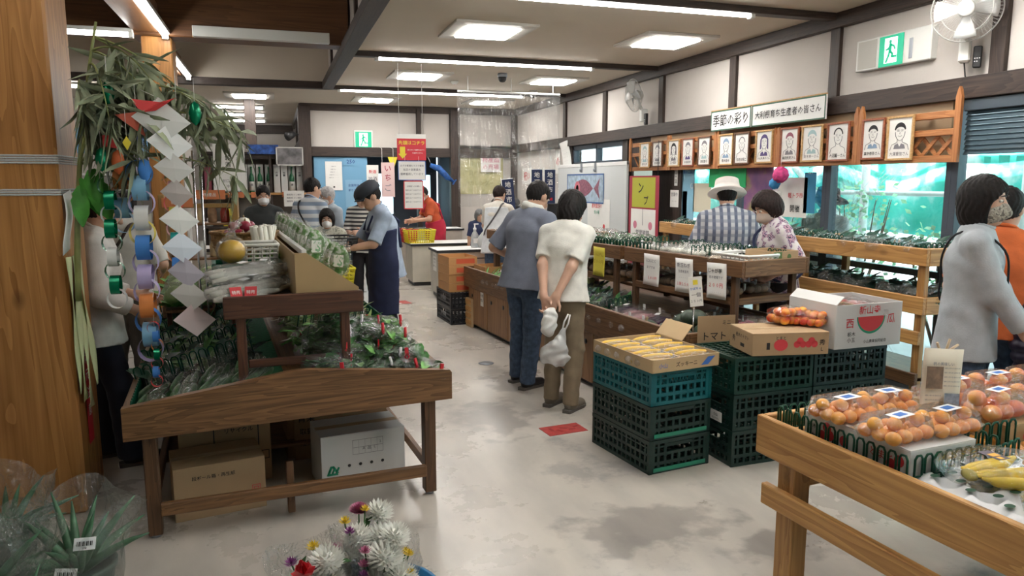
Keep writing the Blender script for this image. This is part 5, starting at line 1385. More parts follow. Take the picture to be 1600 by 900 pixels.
# bags standing on the sloping top
G9 = 'upright bags of greens on the slanted box'
pg = thing('herb_packet', 'upright printed clear packet of green herbs on the tan slanted box', 'packet', (0, 0, 0), 0, G9)
q = MB(); q.ball((0, 0, .075), (.05, .016, .08), 14, 10, .05); q.build('herb_bundle', blotch('herb_mix', ((.3, (.03, .12, .03)), (.5, (.12, .26, .07)), (.64, (.55, .58, .50))), 40, const=False), pg)
q = MB(); q.surf(lambda u, v: (.058 * math.cos(6.2832 * u) * (.75 + .25 * math.sin(math.pi * v)), .020 * math.sin(6.2832 * u) * max(.15, math.sin(math.pi * min(v * 1.15, 1))), .17 * v), 18, 6); q.build('pouch', FILMC, pg)
q = MB(); q.box((0, -.021, .075), (.05, .001, .06), 0); q.build('printed_label', blotch('herb_label', ((.3, (.72, .74, .68)), (.55, (.20, .42, .22)), (.66, (.75, .75, .72))), 60), pg)
for k in range(18):
 c_, r_ = k % 2, k // 2; x = .88 + .115 * c_
 put(pg, TL(x, .26 + .25 * r_, 1.262 - .70 * (x - .83)), 0, rot=(.1 * rnd(-1, 1), .12 + rnd(-.1, .1), TL.a + rnd(-.5, .5)))
q = MB(); q.bb((-.012, 0, 0), (.012, 1.5, .028), .002); o = q.build('price_rail', WPLAST); tag(o, 'long white price rail along the high edge of the tan slanted box', 'price rail', None, TL(.815, .13, 1.268), TL.a)
G10 = 'bags of orange carrots beyond the slanted box'
pcar = bag('bagged_carrot', 'bagged vegetables', 'clear bag of orange roots at the far end of the raised shelf', None, 'carrot', plain('carrot_skin', (.62, .24, .04), .5), .10, .06, .035, FILMC, None, G10, many=[f_rod(-.08, .08, (i - 1) * .034, .03, .018, 0, .3) for i in range(3)])
for k in range(5): put(pcar, TS(.62 + .12 * k, 2.56 + .04 * (k % 2), 1.005 + .26 * (k > 1 and k < 4 and 0)), .5 * k)
slot_basket('shopping_basket', 'yellow plastic shopping basket resting on the display beside the apron worker', .22, .34, .22, plain('yellow_plastic', (.72, .62, .02), .4), TL(1.38, 3.0, .66), TL.a, 'shopping basket', .03, 4, BLACKP)
# clip-on sign strip and yellow string
o = sheet('shelf_card', 'small white card standing among the bags at the far end of the raised shelf', 'card', TS(.98, 2.60, 1.15), (R(80), 0, TL.a), .20, .22, PAPER, [(BINK, '産直', 0, .04, .05, .15), (INK, '１００円', 0, -.04, .05, .17)])
q = MB(); q.tube([(0, -.145, -.003), (0, .0, -.003)], .003, 5); q.build("pin", GREYM, o)
# ---------------------------------------------------------------- the long counter
def pumpkin(label, group):
 t = thing('pumpkin', label, 'pumpkin', (0, 0, 0), 0, group); q = MB()
 q.ball((0, 0, .062), (.095, .095, .062), 40, 12, 0, lambda th, a: 1 - .055 * abs(math.sin(5 * a)) ** 3 * math.sin(th) - .12 * math.exp(-((math.pi - th) / .35) ** 2)); q.build('body', PUMP, t)
 q = MB(); q.tube([(0, 0, .105), (.004, 0, .125), (.012, .004, .142)], [.014, .009, .011], 7); q.build('stalk', STALK, t)
 q = MB(); q.box((.05, -.055, .098), (.035, .022, .001), 0, rz=.5, rx=-.5); q.build('price_sticker', STICK, t); return t
pk = pumpkin('dark green pumpkin at the near corner of the long counter', 'pumpkins on the counter')
for x, y, z, s_ in ((.12, .22, 0, 1.05), (.30, .16, 0, 1.1), (.18, .42, 0, 1), (.38, .38, 0, 1.0), (.27, .28, .10, .95), (.12, .62, 0, .95), (.42, .58, .0, .9)): put(pk, CL(x, y, on_counter(x) + z), rnd(0, 6), scale=s_)
G = 'bags of aubergines on the counter'
pe = bag('bagged_aubergine', 'bagged vegetables', 'clear bag of purple striped aubergines beside the pumpkins on the counter', None, 'aubergine', EGGP, .13, .07, .04, FILMC, None, G, many=[f_rod(-.10, .08, (i - 1) * .045, .032, .022, 0, .9) for i in range(3)], sticker=True)
pk2 = bag('bagged_shallot', 'bagged vegetables', 'clear bag of pink and white roots beside the aubergines on the counter', None, 'root_cluster', plain('pink_root', (.48, .20, .22), .5, var=.4, scale=20), .13, .07, .04, FILMC, WHTIE, 'bags of pink roots on the counter', many=[f_rod(-.10, .09, (i - 1.5) * .032, .03, .016, 0, .4) for i in range(4)])
for k in range(8):
 c_, r_ = k % 2, k // 2; put(pe if k % 3 == 1 else pk2, CL(.13 + .21 * c_ + rnd(-.02, .02), .78 + .155 * r_, on_counter(.13 + .21 * c_) + .008), 0, rot=(0, -.12, CL.a + .25 + rnd(-.3, .3)))
G = 'bags of dark greens on the aisle side of the counter'
pq = [proto_greens('clear bag of dark leafy greens on the aisle side of the long counter', G, LEAFD, .14, .07, .045, WHTIE), proto_greens('clear bag of dark leafy greens on the aisle side of the long counter', G, LEAFX, .15, .075, .05, None)]
for k in range(27):
 c_, r_ = k % 3, k // 3; put(pq[k % 2], CL(.12 + .15 * c_ + rnd(-.02, .02), 1.44 + .165 * r_, on_counter(.12 + .15 * c_) + .01 + .03 * (k % 2)), 0, rot=(rnd(-.2, .2), -.15, CL.a + .2 + rnd(-.4, .4)), scale=rnd(.95, 1.15))
pl = proto_greens('long clear bag of pale green stems lying on the counter behind the couple', 'long bags of pale stems on the counter', LEAFL, .24, .08, .045, None, 40, FILMC, L=.22, W=.035)
for k in range(3): put(pl, CL(.42, 2.0 + k * .28, on_counter(.4) + .05), 0, rot=(0, -.1, CL.a + 1.3 + rnd(-.2, .2)))
blu = bag('bagged_rice', 'bag', 'dark blue printed bag lying on the counter among the greens', lambda q: q.ball((0, 0, .04), (.15, .08, .04), 14, 8), 'printed_bag', plain('navy_print', (.02, .03, .16), .3, var=.5, scale=9), .155, .085, .043, FILMC, None, None); put(blu, CL(.30, 1.83, .60), 1.2)
G = 'bags of stems and radish at the far end of the counter'
pr2 = [proto_greens('clear bag of green stems and white radish at the far end of the long counter', G, LEAFM, .13, .06, .04, WHTIE, 20, L=.16, W=.025), proto_greens('clear bag of green stems and white radish at the far end of the long counter', G, WHITEV, .13, .06, .035, None, 12, L=.16, W=.03)]
for k in range(24):
 c_, r_ = k % 4, k // 4; put(pr2[(k * 5) % 2], CL(.11 + .13 * c_ + rnd(-.02, .02), 2.98 + .165 * r_ * .9, on_counter(.11 + .13 * c_) + .01 + .03 * (k % 2)), 0, rot=(rnd(-.2, .2), -.15, CL.a + .3 + rnd(-.5, .5)))
wire_divider('row of green wire hoops across the far part of the long counter', CL(.05, 2.94, .535), CL.a, 10, h=.11, tilt=-.12)
wire_divider('row of green wire hoops across the middle of the long counter', CL(.05, 1.38, .535), CL.a, 10, h=.11, tilt=-.12)
# on the lower tier of the shelf and on its top
G = 'net bags of brown roots on the lower tier'
pbk = bag('bagged_potato', 'bagged vegetables', 'clear bag of brown roots on the lower tier under the brown shelf', None, 'root', BROWNV, .11, .07, .045, FILMC, WHTIE, G, many=[f_ball(-.06 + .055 * (i % 3), -.03 + .06 * (i // 3), .04, .033) for i in range(6)])
pon = bag('bagged_red_onion', 'bagged vegetables', 'clear bag of red onions on the lower tier under the brown shelf', None, 'onion', REDV, .10, .065, .05, FILMC, None, 'bags of red onions on the lower tier', many=[f_ball(-.05 + .06 * (i % 2), -.03 + .06 * (i // 2), .04, .033) for i in range(4)])
for k in range(18):
 c_, r_ = k % 2, k // 2; put(pon if k in (2, 7, 12) else pbk, SL(.17 + .24 * c_, .27 + .125 * r_ + (.16 if r_ > 6 else 0), .822), 0, rot=(0, 0, SL.a + rnd(-.4, .4)))
for k in range(8): put(pbk, SL(.16 + .25 * (k % 2), 1.62 + .22 * (k // 2), .822), 0, rot=(0, 0, SL.a + rnd(-.4, .4)))
for k in range(6): put(pbk if k % 3 else pon, CL(.62 + .15 * (k % 2), .20 + .17 * (k // 2), on_counter(.7) + .002), 0, 'clear bag of roots on the counter under the lower tier, beside the tomato carton', 'bags on the counter under the tier', rot=(0, 0, rnd(0, 3)))
G = 'clear bags of brown ginger on the shelf top'
pgi = bag('bagged_ginger', 'bagged vegetables', 'puffy clear bag of brown taro on top of the farther brown shelf unit', None, 'taro', BROWNV, .15, .10, .065, FILMC, None, G, many=[f_ball(-.09 + .06 * (i % 4), -.05 + .05 * (i // 4 % 3), .035 + .04 * (i // 8), .03) for i in range(12)])
for k in range(6): put(pgi, SL(.17 + .25 * (k % 2), 2.06 + .2 * (k // 2), 1.062), 0, rot=(0, 0, SL.a + 1.4 + rnd(-.2, .2)), scale=1.0)
pgr = proto_greens('clear bag of dark green beans on top of the farther brown shelf unit', 'bags of beans on the shelf top', LEAFD, .13, .08, .055, None, 34, L=.1, W=.02)
for k in range(6): put(pgr, SL(.16 + .25 * (k % 2), 1.50 + .19 * (k // 2), 1.062), 0, rot=(0, 0, SL.a + 1.4 + rnd(-.3, .3)))
for k, (y, lab) in enumerate(((1.38, 'row of green wire hoops at the near end of the farther shelf unit'), (1.95, 'row of green wire hoops between the beans and the taro bags'), (.95, 'row of green wire hoops behind the white bags on the near shelf unit'), (.55, 'row of green wire hoops across the near shelf unit'))): wire_divider(lab, SL(.05, y, 1.062), SL.a, 11, h=.10)
wire_divider('row of green wire hoops along the window edge of the near shelf unit', SL(.55, .12, 1.062), SL.a + R(90), 22, h=.08)
wire_divider('row of green wire hoops along the aisle edge of the shelf tops', SL(.05, 1.0, 1.062), SL.a + R(90), 20, h=.085)
G = 'clear bags of white bulbs on the near shelf unit'
pwh = bag('bagged_garlic', 'bagged vegetables', 'clear bag of white bulbs on top of the near brown shelf unit', None, 'bulb', WHITEV, .12, .07, .045, FILMC, WHTIE, G, many=[f_ball(-.07 + .05 * (i % 3), -.03 + .055 * (i // 3), .035, .028) for i in range(6)])
for k in range(10): put(pwh, SL(.14 + .16 * (k % 3), .62 + .17 * (k // 3), 1.062), 0, rot=(0, 0, SL.a + 1.4 + rnd(-.4, .4)))
G = 'flat bags of pink bread-like roots'
pfl = bag('bagged_ginger_root', 'bagged vegetables', 'flat clear bag of pale pink ginger at the corner of the near shelf unit', None, 'ginger', plain('pale_ginger', (.62, .48, .36), .6, var=.2, scale=14), .15, .065, .03, FILMC, None, G, many=[f_ball(-.1 + .05 * i, .01 * (-1) ** i, .028, .034, .7) for i in range(5)])
for k in range(3): put(pfl, SL(.13 + .09 * k, .34 + .06 * k, 1.062 + .0 * k), 0, rot=(0, 0, SL.a + .5 + .1 * k))
slot_basket('slotted_basket', 'white slotted plastic basket on the near end of the brown shelf', .24, .30, .06, WPLAST, SL(.22, .19, 1.062), SL.a, rows=2)
t = carton('open brown carton with green printing on the near end of the brown shelf', .24, .26, .085, KRAFT, SL(.45, .17, 1.062), SL.a, opened=True)
printing(t, plain('leaf_print', (.10, .17, .05), .6), '-y', [], .24, .26, name='printed_mark', shapes=lambda q: (rect2(q, -.118, .004, -.04, .08), disc(q, .03, .045, .02, 12)))
G = 'bags of white bulbs on the dark stand'
for k in range(10): put(pwh, Fr(2.30, 6.95, CL.a / R(1))(.13 + .2 * (k % 2), .12 + .155 * (k // 2), 1.031 ), 0, 'clear bag of white and green bulbs on the small dark stand', G, rot=(0, 0, rnd(-.4, .4)))
# ---------------------------------------------------------------- yellow squash tray (on the teal crate)
G = 'bags of yellow squash in the cardboard tray'
py = bag('bagged_squash', 'bagged vegetables', 'clear twisted bag of yellow squash in the cardboard tray on the teal crate', None, 'squash', SQUASH, .125, .05, .034, film('squash_film', gloss=.12, haze=.10, scale=40), None, G, many=[f_rod(-.10, .09, -.022, .026, .021, .006), f_rod(-.10, .08, .022, .028, .021, -.005), f_rod(-.09, .09, 0, .056, .019, .004)])
TR = Fr(2.09, 3.80, -82)
for k in range(10):
 c_, r_ = k % 2, k // 2
 put(py, TR(-.21 + .103 * r_, -.125 + .235 * c_, .598), 0, rot=(rnd(-.15, .15), -.12, TR.a + 1.2 + rnd(-.25, .15)))
o = sheet('tomato_sign', 'brown cardboard sign handwritten with black brush letters, behind the squash tray', 'sign', (2.62, 3.97, .69), facing(-4), .26, .19, KRAFT, [(INK, 'トマト', -.01, -.035, .06, .17), (INK, 'ミニ', .07, .05, .032, .09), (INK, '１', .105, -.05, .05, .03)])
# tomatoes, watermelon carton contents
G = 'bags of mixed tomatoes on the brown carton'
pt = bag('bagged_tomato', 'bagged tomatoes', 'clear bag of orange and red tomatoes on the flat brown tomato carton', None, 'tomato', TOM, .12, .09, .055, FILM, None, G, many=[f_ball(-.075 + .05 * (i % 4), -.05 + .05 * (i // 4 % 3), .032 + .045 * (i // 12), .029) for i in range(18)])
put(pt, (2.90, 3.66, .776), .2, scale=1.0); put(pt, (2.98, 3.56, .776), 2.2, scale=.85)
pm2 = bag('bagged_peach', 'bagged fruit', 'red and white tied bag showing over the rim of the watermelon carton', None, 'fruit', plain('red_fruit', (.55, .06, .05), .3), .09, .06, .05, FILMC, REDTIE, 'tied bags in the watermelon carton', many=[f_ball(-.04 + .05 * i, 0, .045, .036) for i in range(3)])
for x, y in ((3.19, 3.58), (3.20, 3.76), (3.43, 3.56), (3.47, 3.74), (3.37, 3.64)): put(pm2, (x, y, .80), rnd(0, 6))
q = MB(); q.bb((-.23, -.18, 0), (.23, .18, .15), .01); o = q.build('packing_paper', KRAFTD); tag(o, 'brown packing paper filling the watermelon carton under the tied bags', 'packing paper', None, (3.32, 3.66, .652), R(2))
q = MB(); q.tube([(0, 0, 0), (0, 0, .30)], .0035, 6); o = thing('card_stand', 'thin metal card stand rising from the near corner of the long counter', 'card stand', CL(.10, .06, .523)); q.build('rod', CHROME, o)
q = MB(); q.box((0, 0, .11), (.02, .02, .016)); q.build('clamp', WPLAST, o); q = MB(); q.box((0, 0, .006), (.06, .06, .012)); q.build('foot', GREYM, o)
sheet('price_card', 'white card with a yellow heading clipped on the thin stand at the counter corner', 'price card', CL(.10, .045, .93), (R(90), R(-6), R(-18)), .085, .19, PAPER, [(YELP, '■', 0, .06, .04, .075), (BINK, 'かぼちゃ', 0, .02, .03, .07), (GREYINK, '一個', 0, -.02, .03, .06), (GREYINK, '１５０円', 0, -.06, .03, .07)])
# ---------------------------------------------------------------- fruit table
def fruit_pack(label, mat, part_name, nx, ny, r, group, name='fruit_pack', over=2, h=.085, labelcol=BINK):
 t = thing(name, label, 'fruit pack', (0, 0, 0), 0, group); W, D2 = nx * r * 2.05 + .012, ny * r * 2.05 + .012
 for j in range(ny):
  for i in range(nx):
   q = MB(); q.ball(((i - (nx - 1) / 2) * r * 2.05 + rnd(-.002, .002), (j - (ny - 1) / 2) * r * 2.05, r * .92 + .003), (r, r, r * .92), 16, 10, 0, lambda th, a: 1 - .05 * math.exp(-((a - 3.0) / .25) ** 2)); q.build(part_name, mat, t)
 for k in range(over):
  q = MB(); q.ball(((k - (over - 1) / 2) * r * 2.2, r * .6 * (-1) ** k, r * 2.3), (r * .95, r * .95, r * .88), 16, 10); q.build(part_name, mat, t)
 H2 = r * (3.1 if over else 2.1)
 q = MB(); n = 6
 prof = [(.94, 0), (1.0, .02), (1.04, r * 1.2), (1.07, r * 1.25), (1.07, r * 1.33), (.98, r * 1.4), (.90, H2 * .96), (.80, H2), (0, H2 * 1.01)]
 pts = []
 for s_, z in prof: pts.append([(s_ * W / 2 * (abs(math.cos(a)) ** .35) * (1 if math.cos(a) > 0 else -1), s_ * D2 / 2 * (abs(math.sin(a)) ** .35) * (1 if math.sin(a) > 0 else -1), z) for a in [6.28318 * i / 28 for i in range(28)]])
 vs = [p for row in pts for p in row]; fs = [[i * 28 + k, i * 28 + (k + 1) % 28, (i + 1) * 28 + (k + 1) % 28, (i + 1) * 28 + k] for i in range(len(prof) - 1) for k in range(28)]
 q.add(vs, fs, True); q.build('clear_lid', FILM, t)
 q = MB(); q.box((W * .08, 0, H2 + .0015), (W * .42, D2 * .30, .001), 0, rz=.1); l_ = q.build('pack_label', STICK, t); q = MB(); q.box((W * .08, 0, H2 + .0025), (W * .22, D2 * .16, .0006), 0, rz=.1); q.build('label_print', labelcol, l_)
 return t
def rt(x, y, z=.645): return RT(x, y, z)
t = carton('white carton with printed red tomatoes, under the four clear packs of apricots', .30, .46, .115, WCARD, rt(.215, -.42), RT.a)
printing(t, RINK, '-x', [('とまと', .12, .07, .035, .09)], .30, .46, name='printed_mark', shapes=lambda q: [disc(q, -.14 + a, .05 + b, .02, 14) for a, b in ((0, 0), (.035, .01), (.02, .035), (.10, .01), (.30, 0), (.33, .02))])
printing(t, INK, '-x', [('栃木', -.19, .075, .02, .05), ('箱', -.19, .03, .035, .05)], .30, .46, shapes=lambda q: disc(q, -.08, .04, .014, 12))
printing(t, GINK, '-y', [('小山', 0, .05, .04, .2)], .30, .46, shapes=lambda q: frame2(q, .09, .02, .13, .07, .004))
ap = fruit_pack('clear pack of apricots, far corner one of four on the white tomato carton', APR, 'apricot', 4, 3, .024, None, over=4)
for k, (x, y, lab) in enumerate(((.115, -.32, 'clear pack of apricots on the white tomato carton, nearest the table corner'), (.325, -.31, 'clear pack of apricots on the white tomato carton, behind the corner one'), (.115, -.545, 'clear pack of apricots on the white tomato carton, nearest the bananas'), (.33, -.55, 'clear pack of apricots on the white tomato carton, behind the paper leaflet'))): put(ap, rt(x, y, .765), RT.a + rnd(-.08, .08), lab, scale=1.06)
# peaches on a raised row of cartons
KR2 = plain('brown_tray_card', (.44, .29, .14), .7, var=.06, scale=4)
t = carton('wide brown carton under the packs of peaches on the fruit table', .82, .40, .095, KR2, rt(1.06, -.36), RT.a)
printing(t, RINK, '-y', [('●', -.30, .05, .05, .06), ('桃', -.1, .05, .05, .06)], .82, .40)
carton('brown carton under the second row of peach packs on the fruit table', .95, .34, .115, KR2, rt(1.08, .03 - .20 + .0, .645), RT.a) if False else None
G = 'packs of peaches on the brown carton'
pp_ = fruit_pack('clear pack of red and yellow peaches on the wide brown carton', PEACH, 'peach', 3, 2, .034, G, over=3)
pos = [(.70 + .235 * i, -.47 + .17 * j) for j in range(2) for i in range(4)]
for k, (x, y) in enumerate(pos):
 if k == 3: continue
 put(pp_, rt(x, y, .745), RT.a + rnd(-.12, .12))
G = 'packs of red peaches along the far edge of the fruit table'
ppr = fruit_pack('clear pack of deep red peaches along the far edge of the fruit table', plain('red_peach', (.55, .10, .08), .45, var=.3, scale=9), 'peach', 3, 2, .033, G, over=2)
for i in range(5): put(ppr, rt(.64 + .235 * i, -.10, .645), RT.a + rnd(-.1, .1))
G = 'packs of green figs at the far end of the fruit table'
pfg = fruit_pack('clear pack of greenish figs at the window end of the fruit table', blotch('fig_skin', ((.35, (.42, .40, .18)), (.6, (.34, .15, .10))), 8, .5, const=False), 'fig', 3, 2, .032, G, over=1)
for i in range(4): put(pfg, rt(1.62 + .22 * (i % 2), -.12 - .19 * (i // 2), .66), RT.a + rnd(-.2, .2))
q = MB(); q.bb((0, 0, 0), (.48, .45, .014), .002); o = q.build('carton_sheet', KR2); tag(o, 'flat brown card sheet under the packs of figs', 'card', None, rt(1.50, -.42, .645), RT.a)
# white foam trays of small orange fruit
def foam_tray(label, mat, nx, ny, r, group):
 t = thing('foam_tray', label, 'fruit tray', (0, 0, 0), 0, group); W, D2 = nx * r * 2 + .02, ny * r * 2 + .02
 q = MB(); q.lathe([(.86, 0), (1.0, .022), (1.05, .024), (1.05, .020), (.98, .016), (.86, .006), (0, .006)], 32, sx=W * .56, sy=D2 * .56); q.build('tray', plain('white_foam', (.80, .76, .76), .6), t)
 for j in range(ny):
  for i in range(nx): q = MB(); q.ball(((i - (nx - 1) / 2) * r * 2, (j - (ny - 1) / 2) * r * 1.9, r + .006), (r, r * .92, r * .95), 14, 9); q.build('loquat', mat, t)
 q = MB(); q.ball((0, 0, .022), (W * .56, D2 * .55, r * 1.6), 18, 8, .02); q.build('stretch_film', FILM, t); return t
ft = foam_tray('white foam tray of orange loquats between the wire hoops and the brown carton', plain('loquat_skin', (.80, .33, .04), .4, var=.15, scale=10), 4, 2, .021, 'foam trays of loquats')
for k, (x, y) in enumerate(((.63, -.62), (.60, -.73), (.83, -.66), (.80, -.79), (.56, -.50), (1.04, -.72))): put(ft, rt(x, y, .648), RT.a + .15 * (k % 2))
t = carton('long brown carton standing behind the trays of loquats', .62, .10, .085, KR2, rt(1.08, -.60), RT.a)
# bananas on white padding
def padding():
 q = MB()
 def f(u, v):
  x = u * .74; y = -v * .95
  return rt(.05 + x, -.66 + y, .668 + .012 * (1 if (int(u * 11) + int(v * 15)) % 2 else -1) * 1.0 + .010 * math.sin(u * 34) * math.sin(v * 40))
 q.surf(f, 22, 30, .005); return q
o = padding().build('foam_sheet', plain('white_padding', (.76, .77, .79), .6)); tag(o, 'white dimpled foam sheet under the bananas on the fruit table', 'padding')
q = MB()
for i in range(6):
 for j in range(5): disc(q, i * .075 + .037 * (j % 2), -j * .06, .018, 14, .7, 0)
o = q.build('painted_hole', plain('hole_shade_green', (.03, .09, .055), .7)); o.parent = bpy.data.objects['foam_sheet']; o.location = rt(.12, -.70, .6925); o.rotation_euler = (0, 0, RT.a)  # flat dark discs painted on the foam for its shaded holes
def bananas(label, n, group=None, bagged=True):
 t = thing('banana_bunch', label, 'bananas', (0, 0, 0), 0, group)
 for k in range(n):
  a = (k - (n - 1) / 2) * .20; q = MB(); pts = []; rs = []
  for i in range(10):
   u = i / 9; th = -.75 + 1.5 * u; x = .13 * math.sin(th); y = .045 * (k - (n - 1) / 2) * (1 - .55 * (1 - u)) ; z = .026 + .012 * (k % 2) * 2 * u + .05 * (1 - math.cos(th * .9))
   pts.append((x, y, z)); rs.append([.005, .008, .015, .0185, .0195, .0195, .019, .0175, .012, .006][i])
  q.tube(pts, rs, 7); b_ = q.build('banana', BANANA, t); q = MB(); q.ball(pts[-1], .006, 6, 5); q.build('banana_tip', STALK, b_)
 q = MB(); q.ball((-.097, 0, .032), (.018, .03, .016), 10, 7); q.build('stem_cluster', plain('banana_stem', (.45, .38, .10), .6), t)
 if bagged:
  q = MB(); sack(q, .17, .115, .05, noise=.06); q.build('plastic_bag', FILM, t)
  q = MB(); q.box((-.05, -.03, .102), (.045, .07, .001), 0, rz=.2); s_ = q.build('printed_panel', plain('banana_label', (.10, .07, .09), .5), t)
  q = MB(); q.box((-.05, -.03, .1032), (.03, .02, .0006), 0, rz=.2); q.box((-.05, -.055, .1032), (.016, .016, .0006), 0, rz=.2); q.build('printed_mark', plain('banana_label_orange', (.80, .42, .04), .5), s_)
 return t
b1 = bananas('bunch of bananas in a printed clear bag on the white foam sheet', 5); put(b1, rt(.27, -.80, .682), RT.a - .25, scale=1.05)
b2 = bananas('bunch of bananas in clear film at the near edge of the white foam sheet', 5); put(b2, rt(.22, -1.06, .682), RT.a + .3)
b3 = bananas('bunch of bananas nearest the entrance on the white foam sheet', 4); put(b3, rt(.42, -1.25, .682), RT.a + .1)
# wire hoops on the fruit table
wire_divider('row of green wire hoops along the aisle edge of the fruit table', rt(.05, -.66, .647), RT.a + R(90), 14, .043, .10)
wire_divider('row of green wire hoops across the end of the fruit table', rt(.05, -.07, .647), RT.a, 12, .045, .10)
wire_divider('row of green wire hoops between the tomato carton and the bananas', rt(.07, -.66, .647), RT.a, 7, .045, .10)
wire_divider('row of green wire hoops before the loquat trays', rt(.42, -.68, .647), RT.a + .2, 4, .045, .09)
wire_divider('row of green wire hoops between the apricots and the loquats', rt(.47, -.66, .647), RT.a + R(82), 7, .045, .11)
wire_divider('row of green wire hoops before the brown peach carton', rt(.52, -.56, .647), RT.a, 4, .045, .12)
# leaflet on its spring clip
t = thing('leaflet_stand', 'thin metal card stand holding a long printed leaflet among the apricots', 'card stand', rt(.44, -.42, .645))
q = MB(); q.tube([(0, 0, 0), (.02, -.01, .36)], .004, 6); q.build('rod', CHROME, t)
q = MB(); q.box((.02, -.012, .36), (.05, .012, .02)); q.tube([(.0, -.012, .37), (-.015, -.012, .40)], .005, 5); q.tube([(.03, -.012, .37), (.045, -.012, .41)], .005, 5); q.tube([(.04, -.012, .365), (.085, -.012, .385)], .005, 5); q.build('clip', plain('wood_clip', (.55, .42, .28), .6), t)
q = MB(); q.box((0, 0, .004), (.08, .06, .008)); q.build('foot', GREYM, t)
LEAFLET = plain('cream_leaflet', (.72, .64, .52), .7)
lf = sheet('leaflet', 'long cream printed leaflet with food photographs, clipped on the metal stand', 'leaflet', rt(.43, -.455, .86), (R(84), R(4), RT.a - .25), .155, .33, LEAFLET, [(GREYINK, '桃の美味しい', .0, .11, .014, .12)] + [(GREYINK, '材料と作り方 皮をむき', (.035, -.035)[k // 5], .095 - .016 * k - .02 * (k // 5), .012, .062) for k in range(9)] + [(RINK, 'レシピ', -.03, -.125, .016, .05)], curl=.006)
q = MB(); q.box((-.035, .06, .012), (.065, .08, .0006), 0); q.build('food_photograph', plain('photo_brown', (.16, .09, .05), .5, var=.5, scale=40), lf)
q = MB(); q.box((.038, -.045, .012), (.06, .10, .0006), 0); q.build('food_photograph', plain('photo_blue', (.18, .20, .25), .5, var=.5, scale=40), lf)
# dark tray under the table
carton('flat brown carton on the shelf beneath the fruit table', .40, .50, .10, KRAFTD, rt(.42, -1.45, .378), RT.a)
# ---------------------------------------------------------------- window rack
G = 'bags of greens on the upper tier of the window rack'
pw = proto_greens('clear bag of dark greens on the upper tier of the window rack', G, LEAFX, .14, .08, .05, None, 30, L=.11, W=.05)
for k in range(22): put(pw, (4.12 + .22 * (k % 2), 3.86 + .305 * (k // 2), 1.118), 0, rot=(0, 0, rnd(-.6, .6) + .2), scale=rnd(.9, 1.15))
G = 'bulky dark bags on the lower tier of the window rack'
pw2 = bag('bagged_greens', 'bagged vegetables', 'bulky bag of blackish greens on the lower tier of the window rack', f_leaves(.15, .12, .07, 46, .14, .06), 'leaf_bundle', LEAFX, .15, .115, .065, film('blue_film', (.80, .88, .92), .16, .10, 30), None, G)
for k in range(11): put(pw2, (4.20 + .03 * (k % 2), 3.88 + .29 * k, .798), 0, rot=(0, 0, rnd(-.7, .7)), scale=rnd(.95, 1.12))
for k in range(8): wire_divider('row of green wire hoops across the upper tier of the window rack', (4.01, 3.78 + .42 * k, 1.118), 0, 10, h=.10, group='green wire hoops across the window rack')
wire_divider('row of green wire hoops along the front edge of the window rack', (4.015, 3.75, 1.118), R(90), 76, h=.09)
# ---------------------------------------------------------------- baskets and goods at the checkout
slot_basket('shopping_basket', 'yellow plastic shopping basket on the cream counter by the hanging signs', .40, .28, .20, plain('yellow_plastic', (.72, .62, .02), .4), (2.16, 11.62, .66), .06, 'shopping basket', .03, 4, BLACKP)
slot_basket('shopping_basket', 'red plastic shopping basket behind the yellow one on the cream counter', .36, .28, .20, plain('red_plastic', (.55, .03, .03), .4), (2.12, 12.05, .66), .06, 'shopping basket', .03, 4, BLACKP) if False else slot_basket('shopping_basket', 'red plastic shopping basket standing beside the yellow one on the cream counter', .20, .28, .20, plain('red_plastic', (.55, .03, .03), .4), (1.98 - .11, 11.98 - .2, .66) if False else (2.02, 11.86, .66), .06, 'shopping basket', .03, 4, BLACKP)
t = thing('spray_bottle', 'clear pump bottle of sanitiser on the counter behind the bagging counter', 'bottle', (2.72, 10.28, .68))
q = MB(); q.lathe([(.0, 0), (.055, .0), (.058, .02), (.058, .17), (.03, .22), (.02, .235), (.02, .25)], 16); q.build('bottle', FILMH, t); q = MB(); q.lathe([(.024, .25), (.024, .28), (.01, .285), (.008, .33)], 12); q.box((.02, 0, .335), (.07, .016, .016)); q.build('pump', WHITE, t)
q = MB(); q.box((0, -.0595, .10), (.07, .002, .07), 0); q.build('label', PAPER, t)
t = thing('carrier_bag', 'white plastic carrier bag standing on the cream counter by the white vested clerk', 'bag', (2.86, 10.22, .68))
q = MB(); q.lathe([(0, 0), (.10, .0), (.12, .06), (.11, .15), (.05, .22), (.02, .25)], 16, sx=1, sy=.6); q.build('bag', film('white_bag', (.9, .9, .9), .08, .62, 22), t)
for s_ in (-1, 1): q = MB(); q.tube([(s_ * .015, 0, .24), (s_ * .05, 0, .31), (s_ * .02, 0, .36)], [.012, .008, .012], 6); q.build('handle', WHITE, t)
q = MB(); q.tube([(0, 0, 0), (0, 0, .42)], [.13, .11], 14); o = q.build('waste_bin', YELP); tag(o, 'yellow bin behind the cream counter, beside the white vested clerk', 'bin', None, (2.62, 10.9, 0))
q = MB(); q.lathe([(.0, 0), (.11, 0), (.125, .7), (.118, .7), (.10, .01)], 16); o = q.build('umbrella_bin', plain('orange_bin', (.62, .18, .03), .5)); tag(o, 'orange bin standing behind the packing counter', 'bin', None, (2.86, 9.75, 0))
